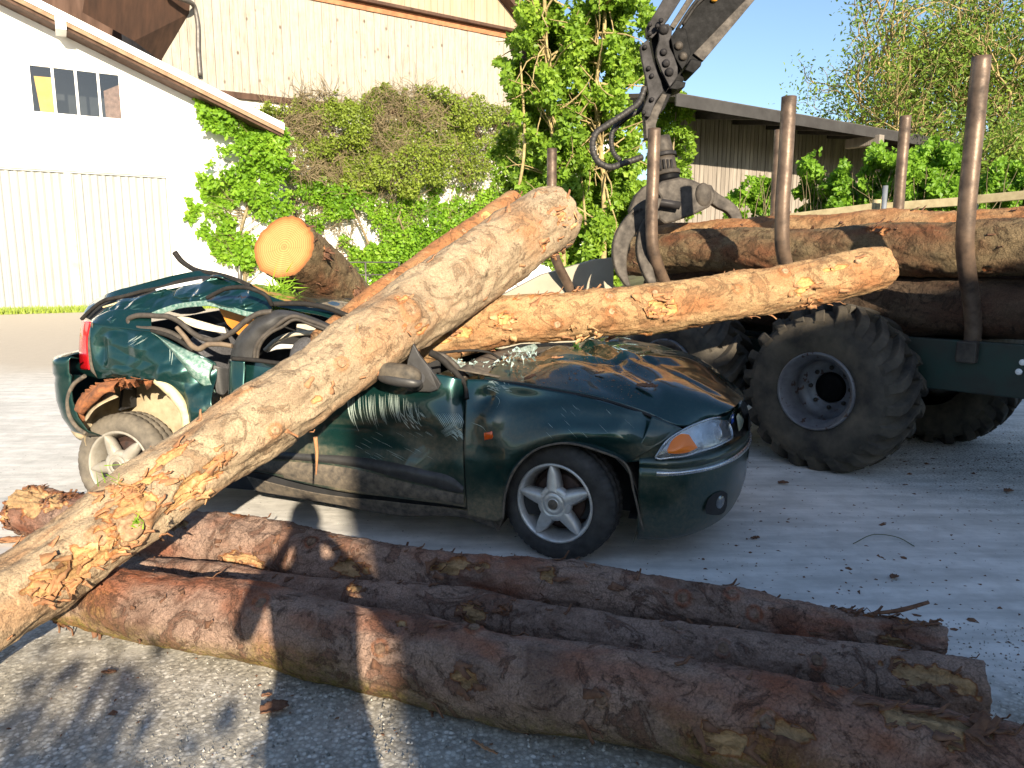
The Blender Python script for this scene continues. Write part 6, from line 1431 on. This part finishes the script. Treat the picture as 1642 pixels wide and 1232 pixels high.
# load of logs on the trailer
def tlog(k0, k1, b0, z0, r, seed, label, b1=None, z1=None, mk='bark_rough', **kw):
    b1 = b0 if b1 is None else b1; z1 = z0 if z1 is None else z1
    return make_log('loaded_log', [TR(k0, b0, z0), TR((k0 + k1) / 2, (b0 + b1) / 2, (z0 + z1) / 2), TR(k1, b1, z1)], [r, r * 1.02, r * .95], M[mk], label, seed=seed, n_ang=84, group='logs loaded on the trailer', n_len=260, **kw)
tlog(-.62, 3.6, .50, 1.555, .185, 601, 'brown scaly log lying on top of the load directly behind the steel stakes', peel_thr=.76, tone_bias=.0, flakes=70, relief=.012)
tlog(-.9, 3.4, .98, 1.68, .175, 611, 'reddish barked log at the top of the load, held under the grapple', mk='bark_orange', peel_thr=.70, tone_bias=.22, flakes=80, relief=.010, flake_mat='flake')
tlog(-.6, 3.5, 1.42, 1.62, .17, 621, 'log along the far side of the load against the far stakes', peel_thr=.78, flakes=20)
tlog(.25, 3.7, .56, 1.17, .195, 631, 'shade-darkened log in the lower layer just above the trailer wheel', mk='bark_shaded', peel_thr=.8, flakes=20)
tlog(-.7, 3.5, 1.0, 1.22, .19, 641, 'log in the middle of the lower layer of the load', mk='bark_shaded', flakes=0)
tlog(-.6, 3.5, 1.38, 1.22, .17, 651, 'log at the far side of the lower layer of the load', mk='bark_shaded', flakes=0)
tlog(-.5, 2.2, .76, 1.86, .12, 661, 'slim dark log end peeping out at the front of the load beneath the claw', mk='bark_orange', tone_bias=.2, flakes=20) if False else None

# ------------------------------------------------------------------ loader crane and grapple
GT = 6.75
cr_ = empty('loader_crane', P(1075, 420, GT) * np.array([1, 1, 0]), 'black hydraulic crane arm with knuckle links and hoses reaching down to the grapple', 'crane')
def pp_(pts, t=GT): return [P(x, y, t) for x, y in pts]
def yd(v): return np.array([0, v, 0])
prism('boom', pp_([(1088, 52), (1150, -40), (1222, -130), (1300, -215), (1345, -160), (1262, -60), (1203, -8), (1118, 106), (1106, 118), (1098, 100)]), yd(.24), M['black_steel'], cr_, .01)
prism('boom_edge', pp_([(1203, -8), (1345, -170), (1352, -160), (1212, -2), (1128, 98), (1112, 86)], GT - .03), yd(.05), M['dirty_steel'], cr_, .004)
prism('boom_plate', pp_([(1075, 60), (1086, 44), (1100, 46), (1108, 86), (1100, 104), (1094, 112), (1082, 92)], GT - .04), yd(.05), M['black_steel'], cr_, .006)
prism('boom_foot', pp_([(1098, 112), (1108, 94), (1126, 98), (1124, 106), (1112, 118)], GT - .05), yd(.32), M['black_steel'], cr_, .008)
prism('tilt_cylinder', pp_([(1074, 42), (1120, -30), (1128, -24), (1082, 46)], GT + .03), yd(.08), M['dirty_steel'], cr_, .006)
prism('upper_link', pp_([(1037, 42), (1058, 8), (1080, -30), (1140, -110), (1168, -100), (1098, -10), (1074, 28), (1060, 46), (1045, 62), (1038, 58)], GT - .06), yd(.10), M['grey_steel'], cr_, .006)
prism('knuckle_link', pp_([(1056, 50), (1062, 40), (1072, 38), (1078, 46), (1077, 58), (1073, 66), (1074, 76), (1081, 90), (1087, 108), (1087, 122), (1080, 132), (1074, 140), (1068, 128), (1060, 112), (1053, 92), (1053, 78), (1057, 64)], GT - .09), yd(.05), M['grey_steel'], cr_, .006)
prism('knuckle_foot', pp_([(1073, 142), (1084, 128), (1100, 132), (1098, 140), (1086, 144)], GT - .08), yd(.26), M['black_steel'], cr_, .006)
prism('knuckle_block', pp_([(1044, 62), (1056, 52), (1076, 60), (1090, 110), (1098, 128), (1078, 146), (1062, 150), (1052, 110)], GT + .04), yd(.16), M['black_steel'], cr_, .008)
prism('side_link', pp_([(1026, 74), (1040, 62), (1043, 76), (1048, 98), (1055, 118), (1060, 130), (1064, 146), (1052, 162), (1042, 188), (1030, 186), (1030, 178), (1040, 150), (1036, 128), (1030, 100)], GT - .12), yd(.05), M['grey_steel'], cr_, .006)
prism('lower_link', pp_([(1036, 122), (1056, 118), (1066, 142), (1078, 148), (1066, 174), (1054, 188), (1040, 190), (1034, 176)], GT + .0), yd(.09), M['black_steel'], cr_, .006)
prism('hanger', pp_([(1033, 176), (1046, 174), (1062, 150), (1070, 152), (1056, 186), (1052, 200), (1052, 222), (1036, 222), (1035, 200)], GT - .06), yd(.14), M['dirty_steel'], cr_, .006)
def pin(x, y, r, t, m='grey_steel', name='pin'):
    c_ = P(x, y, t); nn = -ray(x, y); nn /= np.linalg.norm(nn); u = np.cross(UP, nn); u /= np.linalg.norm(u); v = np.cross(nn, u); rr_ = r * t / FPX
    lathe(name, c_, nn, u, v, [(rr_ * 1.3, -.03), (rr_ * 1.3, .004), (rr_, .010), (rr_ * .95, .022), (rr_ * .5, .026), (.0005, .026)], M[m], cr_, 20)
for x, y, rr_ in ((1064, 48, 6.5), (1064, 84, 4.5), (1068, 102, 5), (1073, 116, 5.5)): pin(x, y, rr_, GT - .10)
for x, y, rr_ in ((1088, 74, 5.5), (1095, 91, 5.5)): pin(x, y, rr_, GT - .05, 'dirty_steel')
for x, y in ((1042, 40), (1060, 33), (1054, 42), (1042, 54), (1034, 76), (1040, 110), (1045, 122), (1045, 160), (1032, 181)): pin(x, y, 3, GT - .13)
blob('yellow_cap', P(1145, 0, GT - .02), [.03, 0, 0], [0, .03, 0], UP * .02, M['yellow'], cr_)
for pts in (((1085, 48), (1110, 10), (1135, -20)), ((1095, 40), (1120, 5), (1150, -20))): tube('hose', [P(x, y, GT - .03) for x, y in pts], .014, M['rubber'], cr_, 8, 16)
# hoses with wound guard
M['hose'] = simple('hose guard', (.035, .031, .028), (.015, .014, .013), 20, .6, bs=.3)
def hose(name, pts, r, t):
    c_ = [P(x, y, t + dt) for x, y, dt in pts]; n = 220; cc = cr(np.array(c_), n); s_ = np.linspace(0, 34, n); rad = r * (1 - .16 * (np.mod(s_, 1) < .28))
    V, Fq = tubeV(cc, rad, 12); npmesh(name, V, Fq, M['hose'], cr_, True)
hose('hose', [(1034, 140, 0), (1024, 165, 0), (1005, 180, -.02), (975, 200, -.05), (955, 215, -.08), (950, 235, -.1), (958, 258, -.1), (975, 268, -.1), (1000, 262, -.05), (1030, 252, 0)], .029, GT - .1)
hose('hose', [(1040, 158, .1), (1025, 178, .1), (1000, 190, .08), (985, 205, .06), (980, 225, .05), (984, 245, .05), (995, 258, .02)], .023, GT)
tube('thin_hose', [P(x, y, GT + .1) for x, y in ((1040, 150), (1020, 180), (995, 200), (985, 212))], .012, M['rubber'], cr_, 6, 20)
# grapple
gr = empty('log_grapple', P(1070, 400, GT) * np.array([1, 1, 0]) + UP * 1.4, 'muddy steel timber grapple with curved claws closed over the load of logs', 'grapple')
def cylpx(name, x0, y0, x1, y1, r, m, t=GT, k=20, parent=gr):
    return tube(name, [P(x0, y0, t), P(x1, y1, t)], [q * t / FPX for q in (r if np.ndim(r) else (r, r))], m, parent, k, 4)
cylpx('rotator_head', 1058, 222, 1064, 250, (16, 17), M['dirty_steel']); cylpx('rotator_collar', 1063, 248, 1064, 254, 21, M['grey_steel'])
cylpx('rotator', 1064, 254, 1068, 278, 18, M['dirty_steel']); cylpx('rotator_ring', 1068, 276, 1069, 283, 22, M['dirty_steel']); cylpx('neck', 1069, 282, 1071, 292, 20, M['black_steel'])
for i in range(5):
    x = 1052 + i * 6; tube('rotator_bolt', [P(x, 256, GT - .10), P(x + 2, 274, GT - .10)], .012, M['grey_steel'], gr, 6, 4)
prism('grapple_body', pp_([(1052, 298), (1062, 290), (1090, 284), (1108, 287), (1128, 296), (1142, 296), (1148, 310), (1146, 322), (1138, 332), (1110, 346), (1080, 356), (1066, 360), (1056, 352), (1054, 340), (1060, 318), (1052, 306)], GT - .18), yd(.36), M['dirty_steel'], gr, .02)
prism('body_back', pp_([(1010, 336), (1020, 312), (1034, 298), (1052, 292), (1062, 300), (1056, 330), (1030, 330), (1014, 345)], GT + .0), yd(.16), M['dirty_steel'], gr, .012)
blob('body_boss', P(1128, 314, GT - .18), [.07, 0, .02], [0, .03, 0], [-.02, 0, .11], M['dirty_steel'], gr)
def claw(name, outer, inner, t, th, m='dirty_steel'):
    o = cr(np.array(outer, float), 24); i_ = cr(np.array(inner, float), 24); V = []
    for a_, b_5 in zip(o, i_):
        for (x, y), d in ((a_, 0), (b_5, 0), (b_5, th), (a_, th)): V.append(P(x, y, t) + yd(d))
    FF = []
    for k in range(23):
        for j in range(4): FF.append((k * 4 + j, k * 4 + (j + 1) % 4, (k + 1) * 4 + (j + 1) % 4, (k + 1) * 4 + j))
    FF += [(3, 2, 1, 0), (92, 93, 94, 95)]
    c_ = npmesh(name, V, FF, M[m], gr, False); bevel(c_, .012, 2); return c_
claw('claw', [(1030, 330), (1012, 340), (998, 356), (986, 378), (982, 405), (988, 435), (1004, 460)], [(1044, 350), (1032, 360), (1020, 374), (1010, 392), (1006, 412), (1006, 436), (1012, 460)], GT - .42, .09)
claw('claw', [(1034, 350), (1028, 362), (1022, 384), (1022, 410), (1030, 436), (1040, 456)], [(1054, 350), (1050, 368), (1045, 388), (1044, 412), (1049, 436), (1054, 456)], GT - .50, .10)
claw('claw_arm', [(1062, 318), (1040, 318), (1020, 330), (1008, 345)], [(1056, 336), (1042, 334), (1028, 342), (1014, 352)], GT - .42, .10)
claw('claw_arm', [(1060, 338), (1040, 342), (1030, 352)], [(1056, 352), (1046, 352), (1040, 362)], GT - .30, .08)
claw('far_claw', [(1138, 298), (1155, 312), (1172, 322), (1184, 334), (1191, 350), (1188, 368)], [(1140, 326), (1152, 334), (1165, 340), (1172, 348), (1174, 356), (1176, 368)], GT + .02, .10)
tube('grapple_cylinder', [P(1040, 322, GT - .25), P(1090, 330, GT - .25)], .035, M['grey_steel'], gr, 12, 4)

# ------------------------------------------------------------------ small debris
r = np.random.default_rng(700)
V = []; F_ = []
def chunk(c_, s_, flat=.5):
    global V, F_
    n = 5; o = len(V); a_ = np.sort(r.uniform(0, 2 * math.pi, n)); q = np.stack([np.cos(a_), np.sin(a_)], 1) * s_ * r.uniform(.5, 1.1, (n, 1)) * [1, r.uniform(.4, 1)]
    an = r.uniform(0, 6.28); q = q @ np.array([[math.cos(an), -math.sin(an)], [math.sin(an), math.cos(an)]])
    V += [c_ + np.array([x, y, 0]) for x, y in q] + [c_ + np.array([0, 0, s_ * flat * r.uniform(.4, 1)])]; F_ += [(o + i, o + (i + 1) % n, o + n) for i in range(n)]
for k in range(2600):
    t = r.random()
    if t < .55: c_ = np.array([r.uniform(1.0, 5.5), r.uniform(2.6, 6.5), 0])
    elif t < .8: c_ = np.array([r.normal(3.9, .7), r.normal(5.5, .6), 0])
    else: c_ = np.array([r.uniform(-2.2, 2.0), r.uniform(1.8, 3.6), 0])
    chunk(c_, r.uniform(.003, .014) * (2.2 if r.random() < .06 else 1))
o_ = pymesh('bark_crumbs', V, F_, M['flake'], None, kind='stuff'); o_['label'] = 'small dark bark crumbs scattered over the pale ground'
# pebbles of the exposed aggregate
n = 9000; X_ = r.uniform(-2.6, 2.6, n); Y_ = r.uniform(1.55, 3.1, n) - .12 * X_; s_ = r.uniform(.0025, .0075, n); B6 = np.array([[1, 0, 0], [0, 1, 0], [-1, 0, 0], [0, -1, 0], [0, 0, .55]])
an = r.uniform(0, 6.28, n); el = r.uniform(.6, 1, n); V = np.zeros((n, 5, 3))
for i in range(5):
    bx, by, bz = B6[i]; bx2 = bx * el; V[:, i, 0] = X_ + (np.cos(an) * bx2 - np.sin(an) * by) * s_; V[:, i, 1] = Y_ + (np.sin(an) * bx2 + np.cos(an) * by) * s_; V[:, i, 2] = bz * s_ * 1.2 - .0035 * (bz == 0)
base_ = (np.arange(n) * 5)[:, None, None]; Fp = (base_ + np.array([[0, 1, 4], [1, 2, 4], [2, 3, 4], [3, 0, 4]])[None]).reshape(-1, 3)
pm, nt, b_ = newmat('pebbles'); L_ = nt.links.new; L_(ramp(nt, attr(nt, 'tone'), [(0, (.13, .12, .10)), (.5, (.27, .25, .21)), (.85, (.42, .40, .35)), (1., (.62, .60, .54))]), b_.inputs['Base Color']); b_.inputs['Roughness'].default_value = .8
o_ = npmesh('pebbles', V.reshape(-1, 3), Fp, pm, None, True, 'stuff', attrs={'tone': np.repeat(r.random(n), 5)})
def bark_piece(name, px, py, ln, wd, label, ang=0, seed=0, m='flake', z=.004, curl=.3):
    rr_ = np.random.default_rng(seed); c_ = PZ(px, py, z); K, J = 12, 6; V = []
    for i in range(K):
        f = i / (K - 1) - .5; w0 = wd * (1 - (abs(f) * 1.7) ** 2 * .8) * rr_.uniform(.75, 1.2)
        for j in range(J):
            g_ = j / (J - 1) - .5; x = f * ln + rr_.normal() * ln * .02; y = g_ * w0; V.append(c_ + np.array([x * math.cos(ang) - y * math.sin(ang), x * math.sin(ang) + y * math.cos(ang), abs(g_) * w0 * curl * 2 + abs(f) * ln * curl * .4 + rr_.uniform(0, .006)]))
    o = npmesh(name, V, gridf(K, J), M[m], None, True); solid(o, .004, 0); tag(o, label, 'bark'); return o
bark_piece('bark_piece', 440, 1140, .09, .065, 'ragged dark bark piece lying on the gravel in front of the big log', .5, 1, curl=.25)
bark_piece('bark_piece', 428, 1117, .035, .015, 'small bark chip just above the larger ragged piece on the gravel', .3, 2)
bark_piece('bark_piece', 778, 1202, .10, .012, 'thin reddish splinter lying on the gravel at the bottom centre', -.7, 3, 'flake_tan')
bark_piece('bark_piece', 175, 1080, .05, .02, 'small dark bark chip on the sunny gravel at the left', .1, 4)
bark_piece('bark_piece', 1256, 776, .07, .04, 'dark bark chip on the pale ground in front of the big trailer tyre', .1, 5)
bark_piece('bark_piece', 1434, 927, .045, .03, 'reddish bark chip on the pale ground beyond the ground logs', .4, 6)
bark_piece('bark_piece', 1211, 864, .05, .025, 'small bark chip on the pale ground below the car bumper', .2, 7)
bark_piece('bark_piece', 1617, 789, .06, .05, 'round bark chip on the pale ground near the right edge', .2, 8)
bark_piece('bark_piece', 20, 872, .3, .07, 'orange strip of bark on the ground at the left edge under the diagonal log', .2, 9, 'flake_tan')
V = []; F_ = []
for k in range(500):
    c_ = PZ(r.uniform(430, 1010), r.uniform(826, 900), 0); 
    if k % 3 == 0: chunk(c_, r.uniform(.003, .007), .8)
if V: o_ = pymesh('broken_glass_crumbs', V, F_, M['glass'], None, kind='stuff'); o_['label'] = 'crumbs of broken window glass on the ground beside the car'
# twigs and grass blades
def stick(name, pts, rad_, m, label, cat='twig'):
    o = tube(name, pts, rad_, m, None, 7, 20); tag(o, label, cat); return o
L3v = bvh_of(L3b)
h0, _n = hit(L3v, 1400, 990)
if h0 is not None:
    stick('bark_stick', [h0 + UP * .015, h0 + np.array([.10, .01, .022]), h0 + np.array([.22, .03, .045])], [.006, .009, .007], M['flake'], 'dark reddish stick lying on the end of the back ground log', 'stick')
stick('grass_stem', [PZ(1368, 872, .006), PZ(1405, 857, .03), PZ(1440, 862, .015), PZ(1466, 876, .004)], .0022, M['leaf_olive'] if False else simple('dry green stem', (.10, .12, .04), None, 9, .8), 'thin bent plant stem lying on the pale ground at the right', 'stem')
bf, nrm_ = hit(bo_v, 965, 560)
for i, (x, y, ln, wd, lab, ang, mm) in enumerate(((985, 545, .20, .05, 'large curled orange bark strip on the bonnet beneath the log', .9, 'flake_tan'), (962, 602, .05, .02, 'small orange bark chip on the middle of the bonnet', -.4, 'flake_tan'), (1035, 625, .10, .045, 'dark red bark lump on the bonnet near its side edge', -.3, 'flake'), (893, 578, .07, .018, 'pale wood sliver on the rear of the bonnet', -.5, 'flake_tan'), (850, 610, .06, .03, 'dark bark scrap on the near rear corner of the bonnet', .2, 'flake'))):
    h_, n_ = hit(bo_v, x, y)
    if h_ is None: continue
    rr_ = np.random.default_rng(800 + i); K, J = 12, 6; V = []; u_ = np.array([math.cos(ang), math.sin(ang), 0]); u_ = u_ - n_ * (u_ @ n_); u_ /= np.linalg.norm(u_); v_ = np.cross(n_, u_)
    for a_ in range(K):
        f = a_ / (K - 1) - .5; w0 = wd * (1 - (abs(f) * 1.7) ** 2 * .8) * rr_.uniform(.75, 1.25)
        for b_6 in range(J):
            g_ = b_6 / (J - 1) - .5; V.append(h_ + u_ * f * ln + v_ * g_ * w0 + n_ * (.006 + abs(g_) * w0 * .6 + (f + .5) ** 2 * ln * .3 + rr_.uniform(0, .004)))
    o = npmesh('bark_strip', V, gridf(K, J), M[mm], None, True); solid(o, .003, 0); tag(o, lab, 'bark')
V = []; F_ = []
for k in range(1300):
    x = r.uniform(820, 1040); y = np.interp(x, [830, 1010], [600, 600]) + r.normal() * 22; h_, n_ = hit(bo_v, x, y)
    if h_ is None: continue
    chunk(h_ + n_ * .001, r.uniform(.002, .007) * (2 if r.random() < .05 else 1), .4)
o_ = pymesh('bark_dust', V, F_, M['flake_tan'], None, kind='stuff'); o_['label'] = 'fine bark crumbs on the bonnet'
# green sprigs: by the cut log, on the diagonal log, on the bonnet
def sprig(px, py, t, n, ln, label, up_=(0, -.3, .6), seed=0, m='leaf_bright', w=.004):
    rr_ = np.random.default_rng(seed); c_ = P(px, py, t); root = empty('green_sprig', c_, label, 'sprig'); V = []
    for k in range(n):
        d = rr_.normal(size=3) * .7 + np.array(up_); d /= np.linalg.norm(d); s_ = np.cross(d, [0, 1, .2]); s_ /= np.linalg.norm(s_); b0 = c_ + rr_.normal(size=3) * ln * .25; l = ln * rr_.uniform(.5, 1)
        V += [b0 - s_ * w, b0 + s_ * w, b0 + d * l]
    npmesh('needles', V, np.arange(3 * n).reshape(-1, 3), M[m], root, False, 'stuff', attrs={'tone': np.repeat(rr_.uniform(.3, 1, n), 3)})
M['leaf_dark'] = leaf_mat('dark sprig leaf', (.02, .05, .01), (.04, .09, .015), (.06, .13, .02))
sprig(448, 470, 4.75, 260, .14, 'bright green spruce sprig squeezed below the sawn yellow log end', (.3, -.4, -.3), 1, w=.005)
sprig(470, 485, 4.7, 120, .12, 'drooping green needle tuft on the car roof under the cut log', (.3, -.4, -.6), 2, w=.004)
sprig(168, 770, 2.33, 12, .09, 'few green grass blades stuck in the splintered bark of the diagonal log', (.3, -.6, .5), 3, w=.002)
sprig(220, 838, 2.3, 26, .03, 'tiny green weed on the big round knot of the diagonal log', (.2, -.6, .5), 4, w=.003)
sprig(925, 556, 4.3, 26, .035, 'small dark green leaves caught on the bonnet under the log', (0, -.3, .1), 5, 'leaf_dark', w=.006)
# hanging roots under the diagonal log
q0 = P(506, 712, 3.2); stick('hanging_root', [q0 + UP * .03, q0 - UP * .03 + [.004, 0, 0], q0 - UP * .10, q0 - UP * .14 + [-.004, 0, 0]], [.010, .007, .003], M['torn_dark'], 'thin root hanging down from the diagonal log in front of the door', 'root')

# ------------------------------------------------------------------ the photographer, seen only by the shadow
M['cloth'] = simple('dark jacket', (.05, .06, .08), (.03, .035, .05), 20, .9); M['skin'] = simple('skin', (.55, .33, .24), (.5, .29, .2), 10, .6)
pr = empty('photographer', us(.03, -.36), 'person in a dark jacket holding a camera in both hands behind the view point', 'person')
J = {'pel': (0, 0, .95), 'ch': (0, .02, 1.28), 'nk': (0, .03, 1.46), 'hd': (0, .04, 1.62), 'lh': (-.1, 0, .88), 'rh': (.1, 0, .88), 'lk': (-.11, .03, .50), 'rk': (.11, .03, .50), 'la': (-.12, 0, .08), 'ra': (.12, 0, .08), 'lt': (-.13, .14, .04), 'rt': (.13, .14, .04),
     'ls': (-.17, .02, 1.41), 'rs': (.17, .02, 1.41), 'le': (-.25, .10, 1.17), 're': (.27, .10, 1.17), 'lw': (-.11, .27, 1.40), 'rw': (.11, .27, 1.40), 'lp': (-.075, .30, 1.44), 'rp': (.075, .30, 1.44)}
E_ = [('pel', 'ch'), ('ch', 'nk'), ('nk', 'hd'), ('pel', 'lh'), ('pel', 'rh'), ('lh', 'lk'), ('rh', 'rk'), ('lk', 'la'), ('rk', 'ra'), ('la', 'lt'), ('ra', 'rt'), ('ch', 'ls'), ('ch', 'rs'), ('ls', 'le'), ('rs', 're'), ('le', 'lw'), ('re', 'rw'), ('lw', 'lp'), ('rw', 'rp')]
RD = {'pel': .15, 'ch': .15, 'nk': .06, 'hd': .095, 'lh': .10, 'rh': .10, 'lk': .065, 'rk': .065, 'la': .045, 'ra': .045, 'lt': .04, 'rt': .04, 'ls': .07, 'rs': .07, 'le': .05, 're': .05, 'lw': .032, 'rw': .032, 'lp': .03, 'rp': .03}
ks = list(J); pb_ = us(.03, -.36)
Jw = {k: pb_ + UVv * J[k][0] + SV * J[k][1] + UP * J[k][2] for k in ks}
def skinned(name, keys, edges, rad_, m, root):
    me = bpy.data.meshes.new(name); me.from_pydata([tuple(Jw[k]) for k in keys], [(keys.index(a_), keys.index(b_7)) for a_, b_7 in edges], []); o = link(me, name, m, pr, False, None, None)
    sk = o.modifiers.new('skin', 'SKIN')
    if not me.skin_vertices: 
        me.attributes
    for i, k in enumerate(keys): me.skin_vertices[0].data[i].radius = (rad_[k], rad_[k] * .8); me.skin_vertices[0].data[i].use_root = (k == root)
    sb = o.modifiers.new('sub', 'SUBSURF'); sb.levels = 2; sb.render_levels = 2; return o
import bmesh
def skin_layer(me):
    bm = bmesh.new(); bm.from_mesh(me); bm.verts.layers.skin.verify(); bm.to_mesh(me); bm.free()
_old = skinned
def skinned2(name, keys, edges, rad_, m, root):
    me = bpy.data.meshes.new(name); me.from_pydata([tuple(Jw[k]) for k in keys], [(keys.index(a_), keys.index(b_7)) for a_, b_7 in edges], []); skin_layer(me); o = link(me, name, m, pr, False, None, None)
    o.modifiers.new('skin', 'SKIN')
    for i, k in enumerate(keys): me.skin_vertices[0].data[i].radius = (rad_[k], rad_[k] * .85); me.skin_vertices[0].data[i].use_root = (k == root)
    sb = o.modifiers.new('sub', 'SUBSURF'); sb.levels = 2; sb.render_levels = 2; return o
skinned2('body', ks, E_, RD, M['cloth'], 'pel')
hd = Jw['hd']; blob('face', hd + SV * .012 + UP * .005, UVv * .078, SV * .098, UP * .118, M['skin'], pr)
blob('hair', hd - SV * .012 + UP * .03, UVv * .086, SV * .104, UP * .112, simple('dark hair', (.05, .03, .02), None, 30, .8), pr)
blob('nose', hd + SV * .108 - UP * .01, UVv * .012, SV * .016, UP * .02, M['skin'], pr, 10, 8)
for sg in (-1, 1):
    blob('eye', hd + SV * .094 + UVv * .03 * sg + UP * .015, UVv * .013, SV * .01, UP * .009, M['white_paint'], pr, 10, 8); blob('ear', hd + UVv * .082 * sg, UVv * .01, SV * .02, UP * .03, M['skin'], pr, 10, 8)
    pk = Jw['lp' if sg < 0 else 'rp']
    blob('palm', pk - SV * .0 , UVv * .018, SV * .035, UP * .042, M['skin'], pr, 12, 8)
    for f_ in range(4):
        b0 = pk + SV * .01 + UP * (.03 - .02 * f_); tube('finger', [b0 + UVv * .0, b0 + SV * .025 - UVv * sg * .012, b0 + SV * .03 - UVv * sg * (.032 - .004 * abs(f_ - 1))], [.009, .0065], M['skin'], pr, 8, 10)
    tube('thumb', [pk - UP * .02, pk - SV * .015 - UVv * sg * .02 - UP * .02, pk - SV * .015 - UVv * sg * .042 - UP * .012], [.011, .008], M['skin'], pr, 8, 10)
cb = (Jw['lp'] + Jw['rp']) / 2 + SV * .015
cam_root = empty('compact_camera', cb, 'small black compact camera held in both hands of the photographer', 'camera')
box('camera_body', cb, UVv * .052, SV * .013, UP * .031, M['black_steel'], cam_root, .006)
